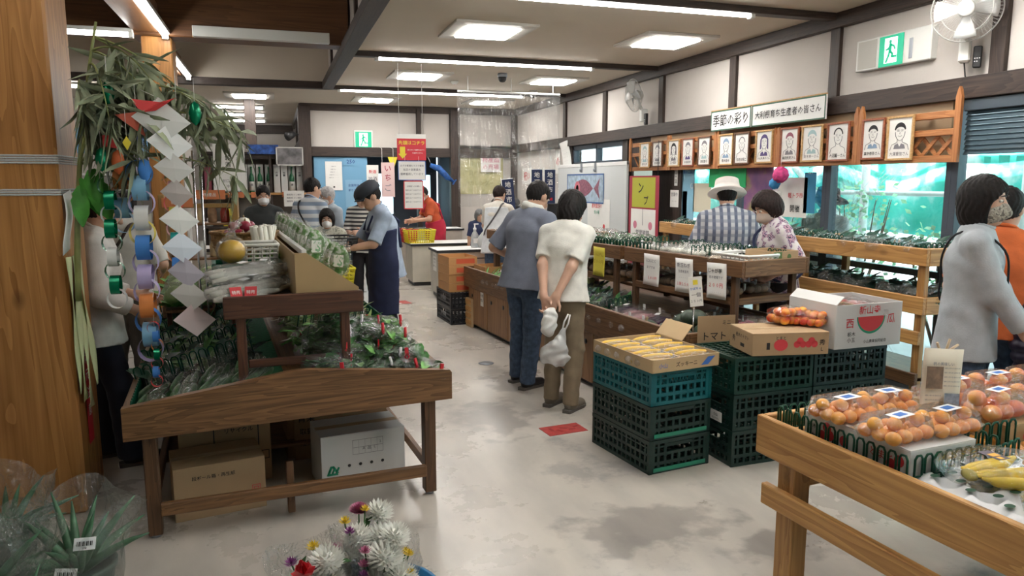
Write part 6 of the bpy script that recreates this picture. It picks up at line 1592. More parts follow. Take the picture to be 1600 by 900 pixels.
# register with screen
for k, (x, y, lab) in enumerate(((1.75, 12.9, 'dark cash register beside the red aproned clerk'), (3.78, 9.66, 'dark cash register behind the clear curtain'))):
 z = .80 if k == 0 else .92; t = thing('cash_register', lab, 'cash register', (x, y, z), .2)
 q = MB(); q.bb((-.2, -.2, 0), (.2, .2, .10)); q.build('drawer', BLACKP, t); q = MB(); q.bb((-.18, -.14, .10), (.18, .16, .20)); q.build('keyboard_body', plain('register_grey', (.22, .23, .25), .5), t); q = MB(); q.box((0, .10, .30), (.28, .03, .20), rx=.25); s_ = q.build('screen', BLACKP, t)
# goods in low baskets by the dark shirted man
wicker('shallow wicker basket of packets in front of the dark shirted man', TL(.95, 2.95, .95), .17, .13, .07) if False else None
for k in range(5):
 q = MB(); q.box((0, 0, .05), (.09, .05, .10), .004); o = q.build('small_packet', (PAPER, YELP, plain('pink_packet', (.7, .3, .35), .5))[k % 3]); tag(o, 'small packet on the low counter before the dark shirted man', 'packet', 'packets on the low counter', (-.60 + k * .16, 8.52, .92), k * .4)
# ---------------------------------------------------------------- floor marks
RED_T = plain('red_floor_tape', (.38, .035, .03), .5, var=.25, scale=20)
q = MB(); q.bb((-.14, -.085, .0005), (.14, .085, .003), 0); o = q.build('floor_marker', RED_T); tag(o, 'worn red square marker on the floor in front of the squash tray', 'floor marker', None, (1.75, 4.37, 0), .1)
q = MB(); [q.box((-.08 + k * .045, (-1) ** k * .02, .0034), (.02, .05, .0004), 0, rz=.5 * k) for k in range(5)]; q.build('printed_mark', plain('marker_print', (.28, .02, .02), .6), o)
q = MB(); q.bb((-.13, -.13, .0005), (.13, .13, .003), 0); o = q.build('floor_marker', RED_T); tag(o, 'red square marker on the floor between the apron man and the checkout', 'floor marker', None, (1.55, 9.85, 0), .2)
q = MB(); q.box((-.05, -.08, .0035), (.10, .06, .0005), 0); q.build('printed_mark', PAPER, o)
q = MB(); q.tube([(0, 0, .0005), (0, 0, .004)], .07, 16); o = q.build('drain_cover', GREYM); tag(o, 'small round drain cover set in the worn aisle floor', 'drain cover', None, tuple([1.75, 6.25, 0]))
# ---------------------------------------------------------------- bouquets in the blue bucket
def petals(q, c, r, n, rows, m=0, cup=.6, w=.35):
 for j in range(rows):
  el = .15 + 1.25 * j / max(rows - 1, 1)
  for k in range(n):
   a = 6.2832 * (k + .5 * (j % 2)) / n; d = Vector((math.cos(a) * math.cos(el), math.sin(a) * math.cos(el), math.sin(el) * cup + .1))
   s_ = Vector((-math.sin(a), math.cos(a), 0)) * r * w * .5; p = Vector(c); L = r * (1 - .25 * j / rows)
   q.add([p, p + d * L * .6 - s_, p + d * L + Vector((0, 0, r * .18)), p + d * L * .6 + s_], [[0, 1, 2, 3]], True)
def pompon(q, c, r):
 c = Vector(c); q.ball(c, (r * .55, r * .55, r * .45), 10, 7)
 for k in range(90):
  z = 1 - 1.45 * (k + .5) / 90; a = k * 2.39996; h = math.sqrt(max(0, 1 - z * z)); d = Vector((h * math.cos(a), h * math.sin(a), z * .8)); s_ = d.orthogonal().normalized() * r * .10
  s_ = d.cross(Vector((0, 0, 1))).normalized() * r * .11 if abs(z) < .98 else s_
  q.add([c + d * r * .35, c + d * r * .75 - s_, c + d * r * rnd(.92, 1.08) + Vector((0, 0, r * .12)), c + d * r * .75 + s_], [[0, 1, 2, 3]], True)
FW = {'white': plain('white_petal', (.80, .80, .74), .6), 'yellow': plain('yellow_petal', (.80, .60, .05), .6), 'red': plain('red_petal', (.58, .02, .03), .5), 'pink': plain('pink_petal', (.55, .17, .30), .6), 'purple': plain('purple_petal', (.28, .06, .26), .6)}
STEMG = plain('flower_stem', (.06, .16, .05), .6, var=.3, scale=20)
def bouquet(label, loc, tilt, flowers):
 t = thing('bouquet', label, 'bouquet', loc, 0, None, tilt); sq = MB(); lq = MB()
 extra = [('white', rnd(-.075, .085), rnd(-.08, .06), rnd(.34, .42), .05) for _ in range(5)] + [(random.choice(('yellow', 'pink', 'purple')), rnd(-.08, .09), rnd(-.09, .07), rnd(.36, .44), .02) for _ in range(4)]
 for col, x, y, z, r in flowers + extra:
  q = MB(); z -= .03; r *= 1.15
  if col == 'red':
   for j in range(4): petals(q, (x, y, z), r * (1 - .18 * j), 6, 2, cup=1.3 + .4 * j, w=1.1)
  elif col == 'white': pompon(q, (x, y, z), r)
  else: petals(q, (x, y, z), r, 22 if r > .03 else 10, 7 if r > .03 else 3, cup=.85, w=.30)
  q.build('flower_head', FW[col], t)
  sq.tube([(0, 0, 0), (x * .35, y * .35, z * .5), (x, y, z)], .0028, 5)
  for _ in range(3):
   u = rnd(.35, .9); leaf(lq, (x * u, y * u, z * u), (rnd(-1, 1), rnd(-1, 1), .5), (0, 0, 1), .07, .025, .2)
 sq.build('stem', STEMG, t); lq.build('foliage', STEMG, t)
 q = MB(); nu = 22
 def f(u, v):
  a = 6.2832 * u; r = .018 + .105 * v ** .8 + .010 * math.sin(5 * a) * v; return (r * math.cos(a), r * math.sin(a), .12 + .34 * v + .03 * math.sin(3 * a) * v)
 q.surf(f, nu, 6); q.build('clear_wrap', FILM, t); return t
random.seed(21)
bouquet('film-wrapped bouquet of white chrysanthemums with one red rose, front of the blue bucket', (.12, 2.36, -.0), (R(10), R(-10), 0), [('white', -.05, -.05, .41, .055), ('red', -.01, -.04, .46, .034), ('purple', -.045, .03, .46, .022), ('yellow', .03, -.06, .40, .02), ('white', .06, .0, .45, .055), ('yellow', .03, .05, .48, .022), ('pink', .09, .05, .45, .02), ('purple', .05, -.07, .38, .02)])
bouquet('film-wrapped bouquet of white and pink chrysanthemums, back of the blue bucket', (.22, 2.48, -.02), (R(4), R(0), .8), [('white', -.03, .0, .46, .05), ('pink', .04, .05, .51, .034), ('yellow', .035, .02, .53, .018), ('yellow', -.03, .055, .50, .022), ('purple', -.06, .01, .49, .02), ('white', .09, .0, .50, .05), ('white', .04, -.05, .44, .055)])
bouquet('film-wrapped bouquet of white chrysanthemums and yellow buds, near the bucket rim', (.265, 2.35, -.02), (R(8), R(2), .3), [('white', .0, .0, .45, .058), ('white', .05, .04, .49, .05), ('yellow', .07, -.03, .46, .018), ('yellow', .08, .01, .44, .018), ('white', .03, -.06, .40, .055), ('purple', -.01, -.075, .39, .02), ('yellow', .06, -.07, .42, .016), ('pink', -.06, .03, .47, .02)])
t = thing('flower_bucket', 'blue round bucket on the floor holding the wrapped bouquets', 'bucket', (.285, 2.40, 0)); t.scale = (1, 1, .76)
q = MB(); q.lathe([(0, .004), (.15, .004), (.16, .0), (.205, .27), (.215, .275), (.215, .285), (.198, .285), (.155, .012), (0, .012)], 32); q.build('tub', plain('blue_plastic', (.01, .16, .36), .35), t)
q = MB(); q.tube([(.212 * math.cos(a), .212 * math.sin(a), .24 - .12 * math.sin(a)) for a in [math.pi * i / 16 for i in range(17)]], .005, 6); q.build('handle', CHROME, t)
# ---------------------------------------------------------------- potted aloes in film at the foot of the timber pillar
ALOE = plain('aloe_leaf', (.07, .17, .09), .45, var=.35, scale=16)
def aloe(label, x, y, s_, seed, sticker=False):
 random.seed(seed); t = thing('potted_aloe', label, 'potted plant', (x, y, 0)); t.scale = (s_,) * 3
 q = MB(); q.lathe([(0, 0), (.10, 0), (.13, .18), (.137, .18), (.137, .20), (.125, .20), (.12, .17), (0, .165)], 24); q.build('pot', plain('green_pot', (.06, .11, .09), .5), t)
 for k in range(15):
  a = k * 2.4; el = rnd(.5, 1.25); L = rnd(.24, .40); d = Vector((math.cos(a) * math.cos(el), math.sin(a) * math.cos(el), math.sin(el)))
  pts = [Vector((0, 0, .16)) + d * L * u + Vector((0, 0, -.10 * (u ** 2) * math.cos(el))) for u in (0, .25, .5, .75, 1)]
  q = MB(); q.tube(pts, [.016, .019, .016, .010, .002], 7); q.build('leaf', ALOE, t)
 q = MB()
 def f(u, v):
  a = 6.2832 * u; w = math.sin(4 * a + 7 * v) * .016 + math.sin(9 * a - 5 * v) * .009 + .02 * math.sin(2 * a + 3 * v + seed); r = .128 + .10 * v + w * (.3 + v); return (r * math.cos(a), r * math.sin(a), .004 + .42 * v + .045 * math.sin(3 * a + seed) * v * v)
 q.surf(f, 44, 12); q.build('clear_wrap', film('aloe_wrap', (.95, .97, .96), .09, .04, 24), t)
 if sticker:
  for (a, z) in ((-1.20, .37), (-1.50, .27)):
   q = MB(); q.M = Matrix.Translation((.222 * math.cos(a), .222 * math.sin(a), z)) @ Euler((R(80), .2, a + R(90))).to_matrix().to_4x4(); q.bb((-.035, -.022, 0), (.035, .022, .001), 0); s2 = q.build('price_sticker', STICK, t)
   q = MB(); q.M = Matrix.Translation((.2245 * math.cos(a), .2245 * math.sin(a), z)) @ Euler((R(80), .2, a + R(90))).to_matrix().to_4x4()
   for k in range(9): rect2(q, -.026 + k * .006, -.006, -.026 + k * .006 + .003 * (1 + k % 2) * .7, .010, .001)
   q.text('198', 0, -.014, .010, .001, .04); q.build('lettering', INK, s2)
aloe('film-wrapped potted aloe with two price stickers, at the foot of the timber pillar', -.765, 2.98, .98, 3, True)
aloe('film-wrapped potted aloe beside the stickered one, nearer the frame edge', -1.04, 2.86, 1.0, 5)
aloe('film-wrapped potted aloe pushed up against the front of the timber pillar', -1.13, 3.42, .9, 8)
t = aloe('film-wrapped potted aloe standing nearest the entrance', -.86, 2.50, .85, 11)
random.seed(5)
# ---------------------------------------------------------------- portrait rack on the window wall
ORW = wood('orange_cedar', (.30, .10, .03), (.50, .22, .08), 1, 1.2, .5, 6); ORWZ = wood('orange_cedar_upright', (.30, .10, .03), (.50, .22, .08), 2, 1.2, .5, 6)
RX = 4.40
t = thing('portrait_rack', 'orange cedar trellis rail of framed portraits hung along the window lintel', 'rail', (RX, 0, 0))
Y0, Y1 = 3.92, 8.80
for z, h_ in ((2.075, .05), (1.955, .045), (1.775, .05)):
 q = MB(); q.bb((0, Y0, z - h_ / 2), (.025, Y1, z + h_ / 2)); q.build('rail', ORW, t)
def picket(y, top, w=.045):
 q = MB(); q.prism([(-w / 2, 0), (w / 2, 0), (w / 2, top - .07), (w * .22, top - .02), (0, top), (-w * .22, top - .02), (-w / 2, top - .07)], (-.012, y, 1.75), (0, 1, 0), (0, 0, 1), (.024, 0, 0)); q.build('picket', ORWZ, t)
for y, tp in ((3.925, .50), (4.84, .45), (4.79, .45), (5.84, .36), (5.79, .36), (6.81, .40), (6.76, .40), (7.80, .40), (7.75, .40), (8.76, .42)): picket(y, tp)
for k in range(36):
 y = Y0 + .06 + k * .132
 for s_ in (-1, 1):
  q = MB(); a = Vector((.036 + .012 * (s_ > 0), y, 1.79)); b = Vector((.036 + .012 * (s_ > 0), y + s_ * .15, 1.945))
  if b.y < Y0 + .02 or b.y > Y1 - .02: continue
  d = b - a; q.box((a + b) / 2, (.010, .028, d.length), .001, rx=-math.atan2(d.y, d.z)); q.build('lattice', ORW, t)
for y in (4.2, 5.17, 6.18, 7.17, 8.2):
 q = MB(); q.bb((.025, y - .02, 2.05), (.06, y + .02, 2.10)); q.build('bracket', ORW, t)
def portrait(y, w, h, frame, label, hair, cloth, name, style, tone=.0):
 t = thing('framed_portrait', label, 'framed portrait', (RX - .014, y, 2.095 - h / 2), None, None, FACE_X)
 b = .016; q = MB()
 for lo, hi in (((-w / 2, h / 2 - b, -.005), (w / 2, h / 2, .013)), ((-w / 2, -h / 2, -.005), (w / 2, -h / 2 + b, .013)), ((-w / 2, -h / 2 + b, -.005), (-w / 2 + b, h / 2 - b, .013)), ((w / 2 - b, -h / 2 + b, -.005), (w / 2, h / 2 - b, .013))): q.bb(lo, hi, .002)
 q.build('frame', frame, t)
 q = MB(); q.bb((-w / 2 + b, -h / 2 + b, -.005), (w / 2 - b, h / 2 - b, .002), 0); q.build('drawing_paper', PAPER, t)
 fx, fy, fr_ = 0, h * .14, w * .20; z = .0042
 def path(q, pts, r=.0016): q.tube([(p[0], p[1], z) for p in pts], r, 4)
 q = MB(); oval = [(fx + fr_ * math.cos(a) * .9, fy + fr_ * 1.25 * math.sin(a)) for a in [math.pi * (1 + i / 12) for i in range(13)]]; path(q, oval)
 path(q, [(fx - fr_ * .35, fy - fr_ * .55), (fx, fy - fr_ * .68), (fx + fr_ * .35, fy - fr_ * .55)], .0014)
 for s_ in (-1, 1):
  path(q, [(fx + s_ * fr_ * .55, fy + .004), (fx + s_ * fr_ * .35, fy + .008), (fx + s_ * fr_ * .18, fy + .004)], .0014)
  path(q, [(fx + s_ * fr_ * .6, fy + fr_ * .3), (fx + s_ * fr_ * .2, fy + fr_ * .34)], .0014)
  path(q, [(fx + s_ * fr_ * .45, fy - fr_ * 1.1), (fx + s_ * fr_ * .5, fy - fr_ * 1.5), (fx + s_ * fr_ * 1.5, fy - fr_ * 1.9), (fx + s_ * fr_ * 1.75, fy - fr_ * 2.7)], .0016)
 path(q, [(fx, fy - fr_ * .05), (fx - fr_ * .1, fy - fr_ * .3), (fx + fr_ * .1, fy - fr_ * .3)], .0012)
 q.build('line_drawing', GREYINK, t)
 q = MB()
 if style == 'long':
  for s_ in (-1, 1): q.add([(fx + s_ * fr_ * .75, fy + fr_ * .9, z), (fx + s_ * fr_ * 1.15, fy + fr_ * .5, z), (fx + s_ * fr_ * 1.25, fy - fr_ * 1.3, z), (fx + s_ * fr_ * .85, fy - fr_ * 1.2, z)], [[0, 1, 2, 3]])
 a0, a1 = (.1, math.pi - .1)
 o_ = [(fx + fr_ * 1.08 * math.cos(a0 + (a1 - a0) * i / 12), fy + fr_ * (.25 + 1.15 * math.sin(a0 + (a1 - a0) * i / 12)), z) for i in range(13)]
 i_ = [(fx + fr_ * .85 * math.cos(a0 + (a1 - a0) * i / 12), fy + fr_ * (.20 + (.55 if style != 'thin' else .98) * math.sin(a0 + (a1 - a0) * i / 12)), z) for i in range(13)]
 q.add(o_ + i_, [[k, k + 1, 14 + k, 13 + k] for k in range(12)]); q.build('drawn_hair', hair, t)
 if cloth:
  q = MB(); q.add([(fx - fr_ * 1.1, fy - fr_ * 2.5, z), (fx - fr_ * .9, fy - fr_ * 1.9, z), (fx - fr_ * .3, fy - fr_ * 1.7, z), (fx, fy - fr_ * 2.2, z), (fx + fr_ * .3, fy - fr_ * 1.7, z), (fx + fr_ * .9, fy - fr_ * 1.9, z), (fx + fr_ * 1.1, fy - fr_ * 2.5, z)], [[0, 1, 2, 3, 4, 5, 6]]); q.build('drawn_clothing', cloth, t)
 q = MB(); q.text(name, 0, -h / 2 + b + .032, .034, .0035, w * .72); q.build('lettering', INK if style != 'pale' else GREYINK, t)
PLUM = plain('plum_ink', (.10, .07, .20), .7); TEALI = plain('pale_teal_ink', (.35, .50, .52), .7); BLUEI = plain('dull_blue_ink', (.22, .32, .46), .7); PINKI = plain('brownish_ink', (.30, .10, .14), .7)
FR1 = wood('light_frame', (.42, .24, .09), (.62, .40, .18), 2, 1.5, .4, 5); FR2 = wood('red_frame', (.22, .06, .03), (.36, .12, .06), 2, 1.5, .4, 5); FR3 = wood('dark_frame', (.09, .04, .02), (.18, .08, .04), 2, 1.5, .4, 5)
WH_F = plain('white_frame', (.66, .66, .62), .5)
PR = [(4.39, .244, .322, FR1, 'framed portrait nearest the bare trellis end, a smiling man in a robe', INK, GREYINK, '大澤重信さん', 'pale'), (4.65, .225, .31, FR2, 'red-framed portrait of a man in a suit, second from the bare trellis end', INK, BLUEI, '真中啓吾さん', 'full'),
(5.02, .25, .313, FR2, 'framed portrait drawn with only an outline of hair, beside the double pickets', INK, None, '大沼昭一さん', 'thin'), (5.33, .257, .31, FR1, 'framed portrait with faint teal clothing and light frame', TEALI, TEALI, '鈴木幸一さん', 'pale'),
(5.62, .25, .314, FR2, 'red-framed portrait of a man with grey hair and a jacket', PINKI, GREYINK, '島田悦男さん', 'full'), (5.98, .255, .307, FR1, 'light-framed portrait with a dark plum bob of hair', PLUM, PLUM, '小山久美子さん', 'long'),
(6.33, .249, .309, FR3, 'dark-framed portrait, very pale, with a grey fringe', GREYINK, None, '五月女昭二', 'thin'), (6.60, .25, .313, FR1, 'light-framed portrait with blue folded arms and cap', BLUEI, BLUEI, '青木佳光', 'full'),
(7.0, .245, .31, FR3, 'dark-framed portrait of a person with ear length hair', GREYINK, TEALI, '高橋節子', 'full'), (7.33, .244, .309, FR2, 'red-framed portrait of a person in a dark striped jacket', GREYINK, PLUM, '久保田宏', 'full'),
(7.64, .255, .308, FR1, 'light-framed portrait of a person with long dark hair', INK, GREYINK, '五十嵐子', 'long'), (8.02, .25, .303, FR3, 'dark-framed portrait second from the far end of the trellis', GREYINK, GREYINK, '久保恵美', 'full'), (8.34, .25, .31, FR1, 'pale green tinted portrait at the far end of the trellis', TEALI, TEALI, '桜井正彦', 'pale')]
for p in PR: portrait(*p)
# calligraphy board above it
GRN = plain('dark_green_trim', (.03, .12, .07), .5)
def board(y, w, label, text, hh):
 o = sheet('calligraphy_board', label, 'sign board', (4.385, y, 2.235), FACE_X, w, .20, plain('white_board', (.78, .78, .76), .5), [(INK, text, 0, 0, hh, w * .90)], border=(GRN, .012), th=.016)
 q = MB(); q.bb((-w / 2, .10, -.012), (w / 2, .112, .014)); q.build('cap_rail', FR1, o); return o
board(6.54, .68, 'white green-edged board brushed with four-season wording, farther of the two boards', '季節の彩り', .125)
board(5.68, 1.00, 'white green-edged board with a longer brushed line of thanks to growers', '大利根育ち生産者の皆さん', .115)
# ---------------------------------------------------------------- escape signs
SG = plain('sign_green', (.0, .30, .16), .4, emit=.55); SW = plain('sign_white', (.85, .95, .90), .4, emit=.75)
def exit_face(t, w, h, x0=0.0, z=.0):
 q = MB(); q.bb((x0 - w / 2, -h / 2, z), (x0 + w / 2, h / 2, z + .004), 0); q.build('green_panel', SG, t)
 q = MB(); q.bb((x0 - w * .26, -h * .40, z + .004), (x0 + w * .26, h * .42, z + .0055), 0); q.build('white_doorway', SW, t)
 q = MB(); zz = z + .0075; k = h
 P2 = lambda a, b: (x0 + a * k, b * k, zz)
 q.ball((x0 - .02 * k, .29 * k, zz), (.062 * k, .062 * k, .002), 14, 6)
 for pts, r in (([(-.01, .20), (-.02, -.02)], .058), ([(.0, .18), (.13, .14), (.19, .03)], .030), ([(-.01, .17), (-.10, .06), (-.19, .04)], .030), ([(-.01, -.02), (.09, -.12), (.07, -.20), (.25, -.21)], .038), ([(-.03, -.02), (-.08, -.18), (-.17, -.36)], .038)):
  for a, b in zip(pts, pts[1:]):
   d = Vector((b[0] - a[0], b[1] - a[1])); q.box(P2((a[0] + b[0]) / 2, (a[1] + b[1]) / 2), (2 * r * k, (d.length + r) * k, .002), 0, rz=math.atan2(d.y, d.x) - math.pi / 2)
 q.build('running_figure', SG, t)
t = thing('exit_sign', 'green emergency exit light with white running figure and wide housing, under the wall fan', 'exit sign', (4.535, 4.64, 2.60), None, None, FACE_X)
q = MB(); q.bb((-.36, -.115, -.02), (.36, .125, .045), .006); q.build('housing', WPLAST, t)
q = MB(); q.bb((-.335, -.10, .045), (-.145, .11, .049), .002); q.build('speaker_panel', plain('speaker_grey', (.50, .49, .45), .7), t)
q = MB(); q.bb((.17, -.085, .045), (.20, .06, .052), .003); q.build('lamp_tube', GREYM, t)
exit_face(t, .23, .225, .0, .046)
t = thing('exit_sign', 'small green emergency exit light with running figure high on the back wall', 'exit sign', (1.60, 13.985, 2.375), None, None, FACE_Y)
q = MB(); q.bb((-.17, -.17, -.02), (.17, .17, .02), .006); q.build('housing', WPLAST, t); exit_face(t, .29, .29, 0, .021)
# ---------------------------------------------------------------- wall fans, cameras
def wall_fan(label, loc, rz, tilt, R0=.205):
 t = thing('wall_fan', label, 'fan', loc, rz)
 q = MB(); q.bb((-.035, .0, -.32), (.035, .09, -.16), .012); q.build('wall_bracket', WPLAST, t)
 q = MB(); q.tube([(0, .03, -.2), (0, -.02, -.10), (0, -.06, 0)], .018, 8); q.build('arm', WPLAST, t)
 M = Matrix.Translation((0, -.10, 0)) @ Matrix.Rotation(tilt, 4, 'X') @ Matrix.Rotation(R(90), 4, 'X')
 q = MB(); q.M = M; q.lathe([(0, -.12), (.05, -.11), (.058, -.05), (.05, -.01), (0, -.005)], 18); q.build('motor', WPLAST, t)
 q = MB(); q.M = M; q.lathe([(0, .075), (.045, .072), (.052, .062), (.0, .055)], 20); q.build('badge', WHITE, t)
 q = MB(); q.M = M
 for k in range(4):
  a0_ = k * math.pi / 2
  q.surf(lambda u, v: ((.03 + u * (R0 - .05)) * math.cos(a0_ + (v - .5) * (.9 - .15 * u)), (.03 + u * (R0 - .05)) * math.sin(a0_ + (v - .5) * (.9 - .15 * u)), .02 + (v - .5) * .05), 6, 6, .0015)
 q.build('blade', plain('fan_blade', (.62, .63, .63), .3), t)
 wire = plain('fan_wire', (.62, .62, .60), .4)
 for nm, s_ in (('front_guard', 1), ('rear_guard', -1)):
  q = MB(); q.M = M
  for k in range(56):
   a = 6.28318 * k / 56; sw = .25 * s_
   q.tube([(.045 * math.cos(a), .045 * math.sin(a), .066 * s_), (R0 * .6 * math.cos(a + sw * .4), R0 * .6 * math.sin(a + sw * .4), .056 * s_), (R0 * math.cos(a + sw), R0 * math.sin(a + sw), .0)], .0011, 4, False)
  for r_, z_ in ((R0, 0), (R0 * .72, .049 * s_)): q.tube([(r_ * math.cos(6.28318 * i / 40), r_ * math.sin(6.28318 * i / 40), z_) for i in range(40)], .0042 if z_ == 0 else .002, 6, closed=True)
  q.build(nm, wire, t)
 q = MB(); q.bb((.05, .02, -.36), (.10, .06, -.22), .006); c = q.build('control_box', BLACKP, t)
 for k in range(5): q = MB(); q.tube([(.062 + .013 * (k % 3), .0195, -.30 - .02 * (k // 3)), (.062 + .013 * (k % 3), .016, -.30 - .02 * (k // 3))], .004, 8); q.build('button', WHITE, c)
 q = MB(); q.tube([(0, .06, -.32), (.01, .07, -.40), (.03, .07, -.47)], .005, 6); q.build('cord', BLACKP, t)
 return t
wall_fan('white wall fan on the window wall beside the emergency exit light, face to the room', (4.42, 3.94, 2.73), R(-52), R(6), .205)
wall_fan('white wall fan on the window wall between the calligraphy board and the far corner', (4.42, 8.55, 2.68), R(-90), R(8), .20)
for k, (x, y, lab) in enumerate(((2.87, 9.4, 'dark dome camera on the ceiling beyond the middle tube light'), (3.85, 11.0, 'small dark dome camera on the ceiling over the clear curtain'))):
 t = thing('dome_camera', lab, 'camera', (x, y, 3.0)); q = MB(); q.lathe([(.06, 0), (.065, -.03), (.06, -.05)], 18); q.build('base', WPLAST if k else GREYM, t); q = MB(); q.lathe([(.055, -.05), (.05, -.085), (.03, -.11), (0, -.115)], 18); q.build('dome', BLACKP, t)
t = thing('smoke_detector', 'round white smoke detector on the ceiling before the checkout', 'smoke detector', (2.45, 10.3, 3.0)); q = MB(); q.lathe([(.055, 0), (.055, -.02), (.04, -.03), (.03, -.045), (0, -.048)], 18); q.build('body', WPLAST, t); q = MB(); q.lathe([(.006, -.0485), (0, -.053)], 8); q.build('indicator', RINK, t)
t = thing('spot_lamp', 'small dark spotlight clamped high on the passage corner post', 'spotlight', (.455, 13.93, 2.45)); q = MB(); q.tube([(0, 0, 0), (-.1, -.05, 0)], .015, 6); q.build('bracket', BLACKP, t); q = MB(); q.tube([(-.08, -.05, .0), (-.19, -.14, -.05)], [.05, .08], 12); q.build('shade', BLACKP, t)
# ---------------------------------------------------------------- hanging signs at the checkout
REDS = plain('sign_red', (.60, .02, .04), .5)
o = sheet('hanging_sign', 'red hanging sign with yellow wording and a yellow arrow pointing down', 'sign', (1.53, 8.6, 1.985), FACE_Y, .335, .245, REDS, [(YELP, '先頭はコチラ', 0, .075, .055, .30), (PAPER, '前の方との間隔をあけて', .05, -.005, .018, .20), (PAPER, 'お並びください', .07, -.04, .018, .17)])
q = MB(); q.flat([(-.135, .03), (-.075, .03), (-.075, -.05), (-.055, -.05), (-.105, -.105), (-.155, -.05), (-.135, -.05)], .0025); q.build('arrow', YELP, o)
q = MB(); q.bb((-.168, .1225, -.001), (.168, .175, .001), 0); q.build('header_strip', PAPER, o)
for x in (-.14, .13): q = MB(); q.tube([(x, .17, 0), (x, .96, 0)], .0025, 5); q.build('cord', PAPER, o)
o = sheet('hanging_sign', 'white blue-bordered notice hanging under the red arrow sign', 'sign', (1.53, 8.6, 1.745), FACE_Y, .325, .225, PAPER, [(GREYINK, '必ずお客様もマスク着用', 0, .055, .03, .27), (GREYINK, '当店の従業員も', 0, .01, .03, .25), (GREYINK, '常時着用しています', 0, -.04, .03, .27)], border=(BINK, .008))
o2 = sheet('hanging_sign', 'white red-bordered notice, lowest of the three hanging signs', 'sign', (1.545, 8.6, 1.465), FACE_Y, .235, .33, PAPER, [(GREYINK, 'お客様へのお願い', 0, .10 - .045 * k, .02, .18) for k in range(1)] + [(GREYINK, '間隔をあけてお並び下さい', 0, .055 - .045 * k, .016, .19) for k in range(4)], border=(RINK, .012))
for oo, top in ((o, .05), (o2, .05)):
 for x in (-.08, .08): q = MB(); q.tube([(x, .1 if oo is o else .16, 0), (x, .16 if oo is o else .24, 0)], .002, 5); q.build('cord', PAPER, oo)
# signs hanging from the shelf edge over the counter
SF = Fr(2.90, 4.13, 10.4)
def shelf_sign(s_, label, mat, inks, w, h, zt=1.04, dx=-.006):
 p = SF(dx, s_, zt - h / 2 + .03); return sheet('price_notice', label, 'price notice', p, (R(90), R(rnd(-2, 2)), SF.a - R(90)), w, h, mat, inks, curl=.004)
shelf_sign(.22, 'white handwritten price notice with red figures, nearest the corner of the brown shelf', PAPER, [(INK, 'じゃが芋', -.01, .07, .035, .13), (GREYINK, '詰め放題です', .0, .025, .022, .15), (RINK, '２００円', 0, -.03, .04, .13), (GREYINK, '・・・・・・', 0, -.08, .018, .12)], .185, .245)
shelf_sign(.55, 'white handwritten price notice with red underlined price, middle of three on the near shelf unit', PAPER, [(GREYINK, '新玉ねぎ', 0, .075, .035, .14), (GREYINK, '生産者直売', 0, .03, .022, .14), (RINK, '１袋１５０円', .01, -.06, .032, .15), (GREYINK, '・・・・・', 0, -.015, .02, .12)], .185, .245)
shelf_sign(.92, 'white handwritten price notice farthest from the corner on the near shelf unit', PAPER, [(GREYINK, 'にんにく', 0, .07, .03, .14), (GREYINK, 'おすすめ', 0, .02, .025, .14), (RINK, '１８０円', .02, -.06, .028, .10)], .185, .24)
shelf_sign(1.62, 'yellow handwritten notice hanging from the farther shelf unit', plain('yellow_card', (.66, .56, .06), .7), [(plain('ochre_ink', (.40, .26, .02), .7), 'いんげん', 0, .06, .035, .14), (plain('ochre_ink', (.40, .26, .02), .7), '１００円', 0, .0, .035, .14)], .165, .245)
shelf_sign(2.20, 'grey white notice beyond the yellow one on the farther shelf unit', PAPER, [(GREYINK, '里芋', 0, .06, .04, .10), (plain('orange_ink', (.60, .25, .08), .7), '１５０円', .0, -.02, .03, .10)], .14, .225)
# ---------------------------------------------------------------- clear curtain round the packing counter
t = thing('clear_curtain', 'clear plastic sheet hanging from a ceiling rail around the packing counter', 'curtain', (0, 0, 0))
q = MB(); q.tube([(2.36, 9.75, 2.80), (3.80, 9.75, 2.80)], .014, 8); q.build('rail', WHITE, t)
for x in (2.5, 3.1, 3.7): q = MB(); q.tube([(x, 9.75, 2.80), (x, 9.75, 3.0)], .005, 5); q.build('hanger', WHITE, t)
q = MB()
def cur(u, v):
 x = 2.36 + 1.44 * u; w = .5 + .5 * v
 return (x, 9.75 + .020 * math.sin(x * 34 + 2.5 * math.sin(v * 4 + x * 3)) * (1.2 - .5 * v) + .012 * math.sin(x * 83 + v * 9) * v + .010 * math.sin(v * 30 + x * 8), 1.28 + 1.52 * v)
q.surf(cur, 110, 36); q.build('plastic_sheet', film('curtain_film', (.95, .965, .965), .13, .05, 9, .06), t)
# ---------------------------------------------------------------- posters and papers on the back wall
def bp(name, label, cat, x0, y0, x1, y1, mat, inks=(), **k):
 return sheet(name, label, cat, ((x0 + x1) / 2, 13.985, (y0 + y1) / 2), FACE_Y, x1 - x0, y1 - y0, mat, inks, **k)
LB = plain('light_blue_board', (.16, .36, .55), .6)
q = MB(); q.bb((.70, 13.985, .55), (1.66, 14.03, 2.06)); struct('wall_blue_panel', q, LB)
for k, (x, lab) in enumerate(((.92, 'white typed list on the light blue board, beside the passage post'), (1.62, 'white and red wine poster on the light blue board, next to the yellow pennant'))):
 sheet('poster', lab, 'poster', (x + .13, 13.97, 1.72), FACE_Y, (.30, .22)[k], (.52, .40)[k], PAPER, ([(GREYINK, 'お知らせ ' + '・' * j, 0, .17 - .05 * j, .022, .22) for j in range(5)] + [(INK, '■', -.0, -.20, .04, .08)]) if k == 0 else [(RINK, '新酒', 0, .08, .07, .16), (GREYINK, '地酒', 0, -.05, .09, .16)])
